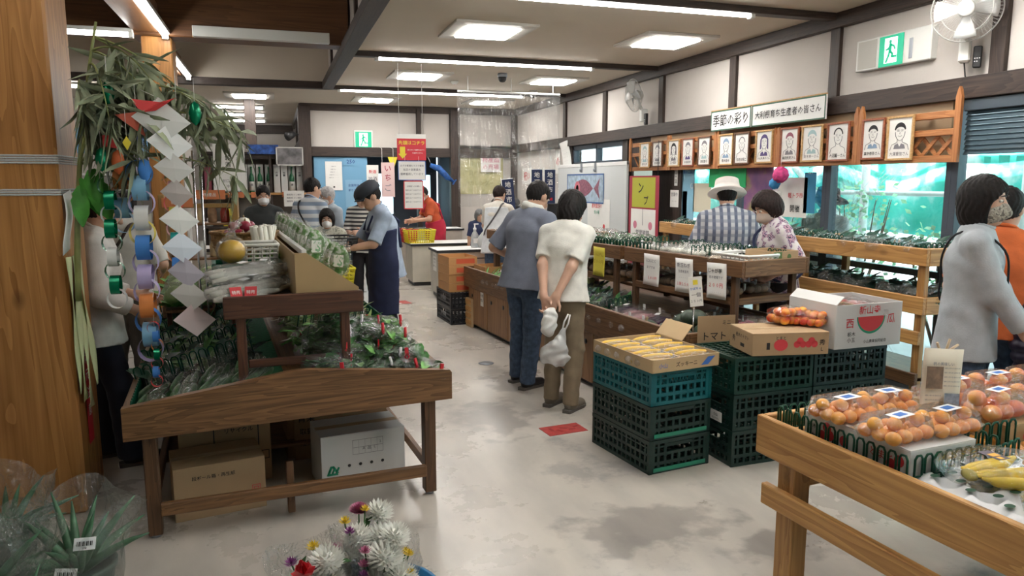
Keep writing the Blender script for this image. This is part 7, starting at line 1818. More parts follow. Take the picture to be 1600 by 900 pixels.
sheet('poster', 'small navy print with figures on the light blue board', 'poster', (1.36, 13.97, 1.98), FACE_Y, .26, .14, LB, [(plain('navy_ink', (.02, .05, .22), .6), '250', 0, 0, .10, .24)])
sheet('poster', 'faint blue notice low on the light blue board', 'poster', (1.40, 13.97, 1.40), FACE_Y, .30, .50, plain('paler_blue', (.22, .42, .60), .6), [(plain('navy_ink', (.02, .05, .22), .6), '全国発送', 0, .15, .05, .22), (plain('navy_ink', (.02, .05, .22), .6), '承ります', 0, .06, .05, .22)])
for k, x in enumerate((1.98, 2.45)):
 o = sheet('hanging_banner', ('pink and white banner with large lettering, first beside the yellow pennant', 'pink and white banner with large lettering, nearest the red hanging sign')[k], 'banner', (x, 13.6, 1.65), FACE_Y, .24, .62, plain('pink_banner', (.62, .45, .44), .7), [(plain('maroon_ink', (.30, .03, .06), .7), 'い', 0, .20, .14, .18), (plain('maroon_ink', (.30, .03, .06), .7), 'ち', 0, .04, .14, .18), (GREYINK, 'ご', 0, -.14, .14, .18)])
 for xx in (-.1, .1): q = MB(); q.tube([(xx, .31, 0), (xx, .56, .0), (xx, .60, -.35)], .003, 5); q.build('cord', PAPER, o)
q = MB(); q.prism([(-.09, 0), (.09, 0), (0, -.26)], (0, 0, 0), (1, 0, 0), (0, 0, 1), (0, .003, 0)); o = q.build('pennant', YELP); tag(o, 'yellow triangular pennant hung from the dark lintel on the back wall', 'pennant', None, (2.12, 13.92, 2.07))
# the lit room behind the checkout opening
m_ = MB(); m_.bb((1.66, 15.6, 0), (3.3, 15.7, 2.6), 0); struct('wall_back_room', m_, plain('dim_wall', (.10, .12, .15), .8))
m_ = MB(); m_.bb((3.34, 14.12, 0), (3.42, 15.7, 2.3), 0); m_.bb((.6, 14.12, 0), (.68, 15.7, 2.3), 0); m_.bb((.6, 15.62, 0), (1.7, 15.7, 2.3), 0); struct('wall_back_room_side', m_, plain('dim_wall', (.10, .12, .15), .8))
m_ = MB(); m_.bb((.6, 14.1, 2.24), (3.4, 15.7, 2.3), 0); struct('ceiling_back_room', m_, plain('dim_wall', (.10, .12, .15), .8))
DAY = plain('daylit_window', (.62, .93, 1.0), .5, emit=2.2)
for k, (x0, x1, z0, z1) in enumerate(((1.78, 2.36, .95, 1.78), (2.95, 3.15, .9, 1.75))):
 q = MB()
 for a, b in (((x0 - .05, 15.54, z0 - .05), (x1 + .05, 15.6, z0)), ((x0 - .05, 15.54, z1), (x1 + .05, 15.6, z1 + .05)), ((x0 - .05, 15.54, z0), (x0, 15.6, z1)), ((x1, 15.54, z0), (x1 + .05, 15.6, z1))): q.bb(a, b)
 o = struct('window_%d' % (11 + k), q, FRAMEM); q = MB(); q.bb((x0, 15.585, z0), (x1, 15.595, z1), 0); q.build('pane', DAY, o)
q = MB(); q.tube([(0, 0, 0), (.16, .0, -.06), (.32, 0, -.22), (.44, .02, -.30)], [.04, .065, .055, .025], 10); q.box((.46, .02, -.31), (.02, .08, .11), .004, ry=.6); o = q.build('carp_streamer', plain('blue_streamer', (.02, .10, .34), .6, var=.6, scale=12)); tag(o, 'blue carp streamer hanging in the opening by the dark post of the checkout', 'streamer', None, (2.78, 13.7, 1.92))
q = MB(); q.tube([(0, 0, .05), (0, .22, .16)], .004, 5); q.build('cord', PAPER, o)
# yellowed notice board and papers behind the curtain
bp('notice_board', 'large pale yellow poster on the wall behind the clear curtain', 'poster', 3.42, 1.38, 4.28, 2.10, plain('pale_yellow_poster', (.50, .47, .24), .7, var=.15, scale=9), [(plain('olive_ink', (.34, .32, .14), .7), '大利根 農産物', 0, .22, .10, .7), (plain('olive_ink', (.34, .32, .14), .7), '直売所 案内', 0, .05, .10, .7), (plain('olive_ink', (.34, .32, .14), .7), 'カレンダー', 0, -.15, .10, .7)])
sheet('poster', 'white poster with pink lettering over the pale yellow one', 'poster', (4.02, 13.95, 2.02), FACE_Y, .40, .44, PAPER, [(plain('pink_ink', (.62, .22, .30), .7), '特産品', 0, .02, .12, .34), (plain('pink_ink', (.62, .22, .30), .7), 'の売場', 0, -.12, .11, .34)])
for k, (y, z, w, h, tx, lab) in enumerate(((13.3, 1.72, .55, .30, '祝い', 'pale sheet with red brush writing on the window wall near the back corner'), (11.7, 1.95, .22, .40, 'の', 'white slip with pink writing on the window wall by the dark door post'))):
 sheet('poster', lab, 'poster', (4.54, y, z), FACE_X, w, h, PAPER, [(RINK, tx, 0, 0, .18, w * .85)])
sheet('picture_card', 'small card with a green drawn figure on the window wall before the door', 'card', (4.54, 11.45, 1.53), FACE_X, .18, .28, PAPER, [(GINK, '●', 0, -.04, .10, .1), (INK, '手洗', 0, .10, .05, .14)])
sheet('tilted_paper', 'white paper curling from the dark door post, above the fish poster', 'paper', (4.45, 11.1, 2.02), (R(90), R(-14), R(-70)), .20, .46, PAPER, [(GREYINK, '・・・・', 0, .1 - .06 * j, .03, .14) for j in range(4)], curl=.02)
NB = plain('navy_banner', (.012, .025, .085), .6)
for k, (x, y, z, tilt, lab) in enumerate(((3.02, 9.60, 1.42, -6, 'tilted navy banner with white brush lettering on the packing counter'), (3.42, 9.60, 1.55, 0, 'first of two upright navy banners with white brush lettering beside the masked clerk'), (3.61, 9.60, 1.55, 0, 'second of two upright navy banners, nearer the window wall'))):
 o = sheet('banner', lab, 'banner', (x, y, z), (R(90), R(tilt), 0), .155, .46, NB, [(PAPER, ch, 0, .16 - .10 * j, .085, .12) for j, ch in enumerate('地酒市')] + [(REDS, '■', .02, -.17, .05, .06)])
 q = MB(); q.tube([(-.085, -(z - .92) + .0, -.006), (-.085, .26, -.006)], .006, 6); q.build('pole', WHITE, o); q = MB(); q.tube([(-.085, .235, -.004), (.08, .235, -.004)], .005, 6); q.build('cross_bar', WHITE, o)
# ---------------------------------------------------------------- window wall beyond the portraits: door with fish poster, vertical posters
WB = plain('white_display_board', (.60, .62, .62), .5)
o = sheet('display_board', 'tall white board standing before the far window, holding the red fish poster', 'board', (4.36, 9.97, .95), FACE_X, 2.44, 1.86, WB, [], th=.03)
for x in (-.9, .9): q = MB(); q.bb((x - .03, -.95, -.06), (x + .03, -.90, .16)); q.build('foot', GREYM, o)
q = MB(); q.bb((-1.22, .88, -.016), (1.22, .93, .02)); q.build('top_bar', WHITE, o)
for x in (-.25, .25): q = MB(); q.bb((x - .03, .80, .016), (x + .03, .93, .03)); q.tube([(x, .83, .03), (x, .83, .05)], .02, 8); q.build('clamp', GREYM, o)
fp = sheet('fish_poster', 'blue framed poster of a large red fish on the white board', 'poster', (4.338, 10.1, 1.52), FACE_X, 1.35, .42, plain('pale_sea_blue', (.35, .45, .55), .6, var=.3, scale=12), [], border=(plain('poster_blue', (.05, .12, .32), .6), .02))
q = MB(); n_ = 14; q.add([(-.38 + .75 * i / n_, .13 * math.sin(math.pi * min(1, i / n_ * 1.1 + .02)) ** .7 * (1 if i < n_ else .2) + 0, .003) for i in range(n_ + 1)] + [(-.38 + .75 * i / n_, -.12 * math.sin(math.pi * min(1, i / n_ * 1.1 + .02)) ** .7, .003) for i in range(n_, -1, -1)], [list(range(2 * n_ + 2))])
q.add([(.34, .0, .003), (.55, .15, .003), (.50, 0, .003), (.55, -.15, .003)], [[0, 1, 2, 3]]); q.build('fish_drawing', plain('fish_maroon', (.24, .09, .13), .6, var=.4, scale=30), fp)
q = MB(); disc(q, -.26, .0, .105, 20, 1, .0036); q.build('fish_eye', plain('fish_pink', (.55, .16, .20), .6), fp); q = MB(); disc(q, -.26, 0, .05, 16, 1, .0042); disc(q, -.26, 0, .05, 16, 1, .0042); q.build('fish_pupil', plain('fish_dark', (.05, .08, .08), .5), fp)
sheet('poster', 'white notice with red and green print under the fish poster', 'poster', (4.34, 9.6, 1.10), FACE_X, .75, .55, PAPER, [(RINK, '産地直送の', -.05, .18, .07, .5), (GINK, '旬の味', -.05, .09, .06, .4), (RINK, '●', .2, -.1, .09, .1)])
sheet('poster', 'white notice beside the red and green one, low on the board', 'poster', (4.34, 10.5, 1.10), FACE_X, .60, .55, PAPER, [(GREYINK, 'のし承ります', 0, .1, .05, .45)])
YG = plain('yellow_green_banner', (.42, .42, .04), .6); MAR = plain('maroon_banner', (.36, .03, .06), .6)
o = sheet('tall_banner', 'tall maroon-edged yellow banner with large dark characters beside the dark posts', 'banner', (4.36, 8.30, 1.10), FACE_X, .78, 1.18, MAR, [])
q = MB(); q.bb((-.30, .20, .001), (.30, .57, .004), 0); q.build('yellow_field', YG, o); q = MB(); q.text('ン', -.06, .44, .16, .0055); q.text('プ', .08, .29, .13, .0055); q.build('lettering', INK, o)
q = MB(); q.bb((-.32, -.38, .001), (.32, .18, .004), 0); q.build('white_notice', PAPER, o); q = MB(); q.text('｜', 0, .08, .2, .0055); q.text('営業時間', 0, -.12, .09, .0055, .5); q.text('九時より五時', 0, -.22, .08, .0055, .5); q.text('まで', 0, -.31, .07, .0055, .4); q.build('lettering', GREYINK, o)
q = MB(); disc(q, -.2, -.02, .05, 14, 1, .0055); disc(q, .2, -.02, .05, 14, 1, .0055); q.build('pink_flower_print', plain('pink_ink', (.62, .22, .30), .7), o)
for xx in (-.34, .34): q = MB(); q.tube([(xx, .55, -.004), (xx, 1.0, -.004)], .004, 5); q.build('cord', BLACKP, o)
sheet('poster', 'white slip with small print on the dark post beside the tall banner', 'notice', (4.492, 7.78, 1.42), FACE_X, .19, .20, PAPER, [(GREYINK, '営業中', 0, .05, .05, .16), (GREYINK, '・・・', 0, -.03, .04, .16)])
sheet('poster', 'narrow black and white vertical sign high on the dark post', 'sign', (4.495, 7.74 + .02, 1.72), FACE_X, .07, .30, PAPER, [(INK, ch, 0, .10 - .065 * j, .05, .05) for j, ch in enumerate('出入口注')])
sheet('poster', 'pale teal strip along the bottom of the trellis by the tall banner', 'sign', (4.385, 8.38, 1.70), FACE_X, .48, .10, plain('pale_teal', (.50, .66, .62), .6), [])
# papers on the glass
for k, (y, z, w, h, mat, inks, lab) in enumerate(((7.55, 1.47, .30, .60, plain('sky_blue_poster', (.25, .50, .66), .6), [(BINK, '営業のご案内', 0, .26, .05, .36), (PAPER, '○', .1, .1, .08, .1)], 'sky blue poster on the window nearest the dark posts'), (6.235, 1.51, .45, .54, blotch('sunset_poster', ((.3, (.10, .05, .18)), (.5, (.22, .09, .20)), (.65, (.30, .30, .06))), 3, .6, const=False), [], 'purple sunset-coloured poster on the window behind the white hat'), (5.76, 1.475, .47, .36, PAPER, [(RINK, '軽トラ市', .08, .02, .06, .2), (INK, '開催', .08, -.10, .07, .2)], 'large white poster on the window behind the woman in the floral blouse'), (5.495, 1.52, .15, .36, plain('blue_strip', (.04, .25, .45), .6), [(PAPER, '祭', 0, .2, .07, .1)], 'blue strip poster beside the large white poster on the window'), (7.24, 1.44, .36, .32, plain('cream_poster', (.62, .58, .46), .7), [], 'plain cream sheet on the window beside the white hat'), (7.60, 1.35, .10, .32, plain('brown_strip', (.12, .05, .03), .6), [], 'narrow brown sheet on the window beside the cream one'))):
 sheet('window_poster', lab, 'poster', (4.525, y, z), FACE_X, w, h, mat, inks)
q = MB(); q.bb((-.33, -.11, -.002), (.33, .11, .002), 0); o = q.build('green_banner', plain('bright_green_banner', (.02, .48, .16), .6)); tag(o, 'bright green banner across the top of the window behind the white hat', 'banner', None, (4.515, 6.76, 1.67), None, FACE_X)
POM = plain('pink_tissue', (.66, .06, .24), .7, var=.3, scale=30)
def pompom(label, loc, r, mat):
 q = MB(); q.ball((0, 0, 0), r, 26, 16, .10); o = q.build('tissue_pompom', mat); tag(o, label, 'decoration', None, loc); q = MB(); q.tube([(0, 0, r * .9), (0, 0, r + .22)], .003, 5); q.build('cord', PAPER, o)
pompom('pink tissue ball hanging below the trellis by the large white poster', (4.36, 5.69, 1.68), .07, POM); pompom('small blue tissue ball hanging next to the pink one', (4.40, 5.82, 1.60), .05, plain('blue_tissue', (.05, .30, .62), .7)); pompom('small white tissue ball hanging below the pink one', (4.40, 5.80, 1.50), .05, PAPER)
# ---------------------------------------------------------------- over the bottle shelving
sheet('blue_poster', 'blue wave-patterned strip above the boxed bottles', 'poster', (-.13, 11.96, 2.10), FACE_Y, .44, .14, plain('wave_blue', (.03, .10, .38), .5, var=.7, scale=14), [])
sheet('framed_photograph', 'pale framed photograph hanging at the passage end of the bottle shelves', 'picture', (.25, 11.93, 2.0), FACE_Y, .40, .28, plain('grey_photo', (.20, .19, .20), .4, var=.7, scale=7), [], border=(PAPER, .018))
sheet('white_placard', 'white placard with bold vertical writing leaning on the bottle shelf by the bamboo', 'placard', (-.62, 11.93, 1.92), FACE_Y, .44, .50, PAPER, [(INK, '御', -.02, .15, .08, .1), (INK, '銘', -.02, .05, .08, .1), (INK, '酒', -.02, -.05, .08, .1), (GREYINK, '地', .12, .1, .05, .08), (GREYINK, '元', .12, .03, .05, .08)])
sheet('white_placard', 'white card of small drawings under the vertical placard', 'placard', (-.62, 11.90, 1.59), FACE_Y, .46, .22, PAPER, [(GREYINK, '甘口 辛口', 0, .04, .05, .36), (GREYINK, '冷 燗', 0, -.04, .05, .3)])
sheet('white_placard', 'white price sheet below the shelf beside the striped shirt', 'placard', (.29, 11.93, 1.36), FACE_Y, .30, .24, PAPER, [(GREYINK, '贈答用 のし無料', 0, .06 - .05 * j, .03, .24) for j in range(3)])
sheet('yellow_card', 'yellow card below the bottle shelf beside the dark shirted man', 'card', (-.66, 11.99, 1.082), FACE_Y, .18, .26, YELP, [(INK, '特価', 0, 0, .06, .14)])
t = thing('wooden_rack', 'ochre wooden rack of dry goods with orange tags, behind the white garland', 'rack', (-1.0, 7.35, 0))
OCH = plain('ochre_post', (.30, .17, .05), .5, var=.15, scale=8)
for x in (0, .62): q = MB(); q.bb((x, 0, 0), (x + .05, .3, 1.5)); q.build('upright', OCH, t)
for z in (.55, .9, 1.22): q = MB(); q.bb((.05, 0, z), (.62, .3, z + .02)); q.build('shelf_board', OAKX, t)
for k in range(10):
 q = MB(); q.lathe([(0, 0), (.038, 0), (.04, .02), (.04, .10), (.03, .13), (.03, .15), (0, .152)], 12); o = q.build('goods_jar', (BROWNV, plain('jar_red', (.32, .05, .04), .4), PAPER, plain('jar_tan', (.46, .34, .18), .5))[k % 4]); tag(o, 'small jar of dry goods on the ochre wooden rack', 'jar', 'jars on the ochre rack', (-.89 + .11 * (k % 5), 7.47, (.92, 1.242)[k // 5]))
for k, (x, z) in enumerate(((.16, 1.43), (.44, 1.50))): sheet('price_tag', ('wide orange price tag on the ochre rack, nearer the lavender paper chain', 'orange price tag high on the ochre rack beside its post')[k], 'price tag', (-1.0 + x, 7.34, z), FACE_Y, .26, .085, PT, [(PAPER, '特産品', 0, 0, .035, .2)])
q = MB(); q.bb((.05, .0, 1.38), (.62, .02, 1.42)); q.build('top_rail', OCH, t)
# ---------------------------------------------------------------- side room seen through the bamboo
sheet('side_banner', 'broad light blue banner on the side room wall behind the bamboo', 'banner', (-2.5, 14.17, 2.30), FACE_Y, 1.9, .42, plain('side_blue', (.20, .42, .66), .6, var=.4, scale=3), [(plain('navy_ink', (.02, .05, .22), .6), '新鮮 野菜', 0, 0, .22, 1.4)])
sheet('side_banner', 'pale lavender cloth hanging in the side room behind the paper chains', 'cloth', (-2.10, 14.1, 1.75), FACE_Y, .30, .60, plain('lavender_cloth', (.44, .38, .55), .8), [])
t = thing('side_shelf', 'white shelf unit of goods in the side room behind the bamboo', 'shelf', (-3.3, 13.7, 0))
for z in (.4, .9, 1.4, 1.75): q = MB(); q.bb((0, 0, z - .03), (1.9, .4, z)); q.build('shelf_board', WHITE, t)
for x in (0, 1.87): q = MB(); q.bb((x, 0, 0), (x + .03, .4, 1.9)); q.build('upright', WHITE, t)
for k in range(14):
 q = MB(); q.bb((-.05, -.06, 0), (.05, .06, .18), .006); o = q.build('goods_box', (plain('goods_teal', (.10, .36, .46), .6), plain('goods_orange', (.6, .28, .12), .6), BOXW, plain('goods_blue', (.08, .2, .5), .6))[k % 4]); tag(o, 'small box of goods on the white side room shelves behind the bamboo', 'box', 'boxes on the side room shelves', (-3.15 + .25 * (k % 7), 13.85, (.9, 1.4)[k // 7]))
# ---------------------------------------------------------------- bamboo with paper decorations, tied to the timber pillar
BAM = plain('bamboo_stem', (.24, .26, .09), .5, var=.3, scale=10); BLEAF = plain('drying_bamboo_leaf', (.27, .30, .19), .65, var=.45, scale=9); BLEAF2 = plain('fresh_leaf', (.06, .30, .03), .5, var=.3, scale=12)
random.seed(31)
t = thing('bamboo_branch', 'cut bamboo with drying leaves tied upright to the timber pillar', 'bamboo', (-.80, 4.02, 0))
def bez(p0, p1, p2, n=14): return [Vector(p0) * (1 - u) ** 2 + Vector(p1) * 2 * u * (1 - u) + Vector(p2) * u * u for u in [i / n for i in range(n + 1)]]
main = bez((-.122, -.03, 1.05), (-.10, -.02, 1.7), (.05, -.05, 2.35), 20); q = MB(); q.tube(main, [.016 - .0005 * i for i in range(21)], 8); q.build('culm', BAM, t)
q1, q2 = MB(), MB()
ends = [(.15, -.1, 2.12), (.42, -.05, 2.05), (.58, .02, 1.98), (.66, -.1, 1.86), (.30, -.15, 2.05), (.0, -.26, 2.02), (.02, .15, 1.95), (.25, .2, 1.92), (.48, .15, 1.75), (.12, -.3, 1.90), (.06, .1, 1.86), (.60, .1, 1.65), (.35, -.1, 1.85), (.05, -.1, 1.78), (.2, .0, 1.98), (.0, -.2, 1.95), (.14, .1, 1.80), (.02, -.2, 1.92), (.24, -.2, 1.90), (.10, .05, 2.02), (.5, -.1, 1.98), (.55, .05, 1.85), (.18, -.15, 1.72)]
for e in ends:
 st = main[random.randint(10, 19)]; mid = (Vector(st) + Vector(e)) / 2 + Vector((0, 0, .16)); pts = bez(st, mid, e, 10); q1.tube(pts, [.006 - .0004 * i for i in range(11)], 5)
 for i in range(3, 11):
  for _ in range(3):
   d = Vector((rnd(-.6, .8), rnd(-.7, .7), rnd(-1.3, .1)))
   if pts[i].x < .08: d.x = abs(d.x)
   leaf(q2, pts[i], d, (rnd(-1, 1), rnd(-1, 1), .5), rnd(.13, .22), rnd(.018, .034), rnd(0, .5))
 for _ in range(4):
  p = pts[-1] + Vector((rnd(-.02, .02), rnd(-.02, .02), 0)); leaf(q2, p, (rnd(-.35, .35), rnd(-.35, .35), -1), (1, 0, 0), rnd(.18, .30), rnd(.022, .032), rnd(-.2, .2))
q1.build('twig', BAM, t); q2.build('foliage', BLEAF, t)
q = MB()
for k in range(9): leaf(q, (-.06 + rnd(-.02, .06), -.05, 1.62 + rnd(-.05, .06)), (rnd(.1, .5), rnd(-.5, -.1), -1), (.2, -1, 0), rnd(.10, .2), rnd(.05, .10), .2)
q.build('fresh_foliage', BLEAF2, t)
for z in (1.70, 1.555):
 q = MB(); [q.bb((-1.366, 3.924, z + k * .011), (-.939, 4.326, z + k * .011 + .009), .004) for k in range(4 if z > 1.6 else 3)]
 o = q.build('binding_tape', film('white_tape_film', (.8, .8, .8), .18, .72, 30)); tag(o, ('upper band', 'lower band')[z < 1.6] + ' of white plastic tape wound round the timber pillar', 'tape')
q = MB(); q.surf(lambda u, v: (-.935 + .01 * math.sin(v * 5), 3.93 + .13 * u - .05 * v, 1.56 - .28 * v + .02 * u), 5, 6, .002); q.M = Matrix.Identity(4); o = q.build('paper_slip', PAPER); tag(o, 'white paper slip hanging from the tape at the pillar edge', 'paper')
PGREEN = plain('pale_green_paper', (.58, .62, .34), .7)
t = thing('crepe_streamer', 'pale green crepe paper streamer hanging down the pillar edge', 'streamer', (-.925, 3.90, 0))
for k in range(4):
 q = MB(); ph = rnd(0, 6); q.surf(lambda u, v: (-.006 + .012 * k * v + .006 * math.sin(v * 9 + ph + u * 3), .03 + .055 * k + .055 * (u - .5) * (1 + .4 * v) + .015 * math.sin(v * 4 + ph), 1.27 - (.66 + .05 * (k % 3)) * v), 3, 16, .0012); q.build('paper_strip', PGREEN, t)
o = sheet('red_sign', 'narrow red sign with white writing on the lower side of the timber pillar', 'sign', (-.938, 4.10, .56), (R(90), 0, R(90)), .09, .50, REDS, [(PAPER, ch, 0, .19 - .09 * j, .065, .07) for j, ch in enumerate('足元注意')])
# paper ring chains
def ring_chain(label, x, y, z0, n, cols, r=.028, w=.026, step=.045, sw=.0):
 t = thing('paper_chain', label, 'paper chain', (x, y, 0))
 q = MB(); q.tube([(0, 0, z0), (.0, 0, z0 + .12), (.03, .06, z0 + .38)], .0015, 4); q.build('thread', PAPER, t)
 for k in range(n):
  q = MB(); ax = k % 2; cx = sw * math.sin(k * .7) + rnd(-.004, .004); cz = z0 - k * step
  ring = [((cx + r * math.cos(a)) if ax == 0 else cx, (r * math.cos(a)) if ax else 0, cz + r * 1.08 * math.sin(a)) for a in [6.28318 * i / 18 for i in range(18)]]
  vs, fs = [], []
  for p in ring:
   for s_ in (-1, 1): vs.append((p[0] + (s_ * w / 2 if ax else 0), p[1] + (s_ * w / 2 if not ax else 0), p[2]))
  for i in range(18): j = (i + 1) % 18; fs.append([i * 2, j * 2, j * 2 + 1, i * 2 + 1])
  q.add(vs, fs, True); q.build('paper_ring', cols[k % len(cols)], t)
 return t
FOILG = plain('green_foil', (.0, .22, .10), .25, .5); CP = lambda n_, c: plain('paper_' + n_, c, .6)
C_ = dict(bl=CP('blue', (.05, .22, .62)), lav=CP('lavender', (.50, .42, .68)), or_=CP('orange', (.72, .24, .06)), re=CP('red', (.62, .04, .04)), ye=CP('yellow', (.78, .62, .05)), wh=PAPER, pk=CP('pink', (.70, .36, .40)), sky=CP('sky', (.22, .46, .68)), tea=CP('teal', (.0, .30, .28)))
ring_chain('shiny green foil paper chain hanging nearest the timber pillar', -.73, 3.86, 1.60, 9, [FOILG, FOILG, C_['wh']], .042, .042, .066)
ring_chain('blue and orange paper chain hanging between the green foil chain and the lavender one', -.685, 3.93, 1.70, 5, [C_['sky'], C_['or_'], C_['or_'], C_['sky']], .046, .06, .068)
ring_chain('long blue and lavender paper chain reaching down to the sloped display', -.60, 3.87, 1.66, 13, [C_['bl'], C_['sky'], C_['lav'], C_['wh'], C_['ye'], C_['bl'], C_['lav'], C_['lav'], C_['lav'], C_['or_']], .055, .062, .070)
ring_chain('thin red, blue and green foil paper chain touching the cucumber bags', -.575, 3.83, .93, 7, [C_['re'], C_['bl'], C_['or_'], FOILG, C_['re'], C_['bl']], .026, .026, .044, .008)
ring_chain('multicoloured paper chain with red and teal rings behind the white garland', -.465, 3.95, 1.64, 8, [C_['or_'], C_['pk'], C_['re'], C_['ye'], C_['pk'], C_['tea'], C_['or_'], C_['bl'], C_['re'], C_['or_']], .042, .05, .062)
GREY_CH = CP('grey', (.56, .56, .60))
# white garland of folded paper diamonds
t = thing('diamond_garland', 'long garland of white paper diamonds hanging from the bamboo', 'garland', (-.49, 3.80, 0))
q = MB(); q.tube([(.01, .004, 1.98), (.0, .004, 2.0), (-.08, .05, 2.04)], .0018, 4); q.build('thread', PAPER, t)
dm = [(.01, 1.90, .125, PAPER), (.04, 1.795, .105, CP('white_shade', (.74, .73, .72))), (.05, 1.68, .09, PAPER), (.055, 1.565, .085, CP('pale_pink_white', (.72, .66, .64))), (.06, 1.44, .088, PAPER), (.065, 1.31, .092, CP('pale_blue_white', (.64, .68, .76))), (.075, 1.19, .092, CP('pale_lavender_white', (.68, .64, .74))), (.085, 1.08, .095, PAPER), (.10, .96, .10, CP('pale_rose', (.76, .62, .62)))]
for k, (x, z, r, mt) in enumerate(dm):
 q = MB(); a = .5 * math.sin(k * 1.7); ca, sa = math.cos(a), math.sin(a)
 vs = [(x - r * ca, -r * sa, z + .1 * r), (x + .05 * r, .004, z - r * .82), (x + r * ca, r * sa, z - .1 * r), (x - .05 * r, .004, z + r * .82), (x, -.004, z)]
 q.add(vs + [(p[0], p[1] + .001, p[2]) for p in vs], [[0, 1, 4], [1, 2, 4], [2, 3, 4], [3, 0, 4], [5, 9, 6], [6, 9, 7], [7, 9, 8], [8, 9, 5]]); q.build('paper_diamond', mt, t)
def folded(name, label, loc, pts, mat, cord=.12):
 q = MB(); q.add(pts + [(p[0], p[1] + .002, p[2]) for p in pts], [list(range(len(pts))), [len(pts) + i for i in range(len(pts))][::-1]]); o = q.build(name, mat); tag(o, label, 'paper decoration', None, loc); q = MB(); top = max(pts, key=lambda p: p[2]); q.tube([top, (top[0], top[1], top[2] + cord)], .0014, 4); q.build('thread', PAPER, o)
folded('folded_paper', 'red folded paper fan at the head of the white diamond garland', (-.50, 3.79, 1.93), [(-.10, 0, .06), (-.06, -.01, .0), (.0, .0, .01), (.09, -.01, .07), (.02, .01, .05)], C_['re'])
folded('folded_paper', 'coral red paper triangle hanging among the bamboo leaves', (-.615, 3.82, 1.87), [(-.06, 0, .05), (.03, -.01, .065), (.065, .0, -.05)], CP('coral', (.72, .16, .10)))
folded('folded_paper', 'small yellow paper kite under the coral triangle', (-.63, 3.80, 1.795), [(-.018, 0, 0), (0, 0, -.035), (.018, 0, 0), (0, 0, .03)], C_['ye'])
folded('folded_paper', 'small red paper slip deep among the bamboo leaves', (-.71, 3.86, 1.80), [(-.03, 0, -.02), (.03, 0, -.03), (.03, 0, .03), (-.03, 0, .03)], C_['re'])
for k, (x, y, z, mt, lab) in enumerate(((-.34, 3.86, 1.94, FOILG, 'shiny green foil drop hanging among the outer bamboo leaves'), (-.70, 3.84, 2.02, FOILG, 'shiny green foil drop near the top of the bamboo'), (-.745, 3.84, 1.72, FOILG, 'shiny green foil ball between the bamboo and the foil chain'), (-.68, 3.85, 1.71, CP('orange_red', (.68, .14, .04)), 'small orange paper lantern among the hanging bamboo leaves'), (-.57, 3.84, 1.675, C_['bl'], 'small blue paper crescent above the lavender chain'))):
 q = MB(); q.lathe([(0, -.06), (.02, -.04), (.03, 0), (.02, .04), (.0, .055)], 10); o = q.build('foil_drop' if 'foil' in lab else 'paper_ornament', mt); tag(o, lab, 'paper decoration', None, (x, y, z)); q = MB(); q.tube([(0, 0, .05), (0, 0, .16)], .0014, 4); q.build('thread', PAPER, o)
t = thing('rod_stand', 'slim metal display rods rising behind the white diamond garland', 'rod', (-.40, 4.25, 0))
for x in (0, .035): q = MB(); q.tube([(x, 0, .60), (x, 0, 1.78)], .006, 7); q.build('rod', CHROME, t)
q = MB(); q.ball((.035, 0, 1.80), .02, 10, 7); q.build('finial', WHITE, t)
q = MB(); q.box((.02, 0, .60), (.12, .08, .012)); q.build('foot', GREYM, t)
random.seed(9)
# ---------------------------------------------------------------- the people
SK = plain('skin', (.56, .33, .23), .5, var=.06, scale=14); SKL = plain('skin_pale', (.60, .37, .27), .5, var=.06, scale=14)
HB = plain('black_hair', (.010, .008, .008), .6, var=.4, scale=50, spec=.22); HBR = plain('dark_brown_hair', (.017, .009, .008), .6, var=.4, scale=50, spec=.22); HG = plain('grey_hair', (.38, .37, .37), .5, var=.3, scale=50)
cl = lambda n_, c, **k: plain('cloth_' + n_, c, .85, **dict(dict(var=.10, scale=16, bump=.12, bscale=140), **k))
MASK = cl('mask_white', (.76, .77, .78), var=.02); MASKB = cl('mask_black', (.02, .02, .022))
NAVY = cl('navy', (.018, .026, .075)); DENIM = cl('denim', (.045, .075, .13), var=.35, scale=30); BLACKC = cl('black', (.014, .013, .016)); DKNAVY = cl('dark_navy', (.012, .015, .03))
SHOEB = plain('black_shoe', (.015, .014, .016), .45); SHOEG = plain('taupe_shoe', (.16, .14, .11), .7)
# the couple at the counter
p = person('woman in white T-shirt and khaki trousers, hands clasped behind her holding a white bag', 1.93, 4.84, -50, 1.56, .0075, lean=.10, head=(.42, -.25), lw=(-.045, -.21, .80), rw=(.035, -.215, .80), lhd=((.30, -.1, -.85), (-.2, -1, 0)), rhd=((-.35, -.1, -.85), (.2, -1, 0)), feet=((-.09, .02), (.10, -.03)), skin=SKL, hair=('bob', HB), shirt=dict(mat=cl('white_tee', (.70, .69, .64)), hem=-.07, sleeve=.78, loose=.024, flare=.02), pants=dict(mat=cl('khaki', (.20, .155, .10)), loose=.014, len=.97), shoes=SHOEG, curl=.7)
G_ = Field((-.1, -.08, -.2), (.1, .08, .08), .008)
for (x_, z_, rx_, rz_) in ((0, .0, .045, .05), (.015, -.06, .05, .07), (-.02, -.09, .045, .065)): G_.ell((x_, 0, z_), (rx_, .035, rz_), None, .03)
G_.wob(.006, (60, 50, 55)); o = G_.build('folded_cloth', cl('folded_white', (.70, .70, .68), var=.05)); tag(o, 'folded white cloth held behind the back of the woman in white', 'cloth', None, (1.755, 4.655, .725), .5)
t = thing('carrier_bag', 'white plastic carrier bag hanging from the clasped hands of the woman in white', 'bag', (1.775, 4.66, .37), -.3, None, (.0, .32, -.35))
G_ = Field((-.16, -.1, -.03), (.16, .1, .32), .008)
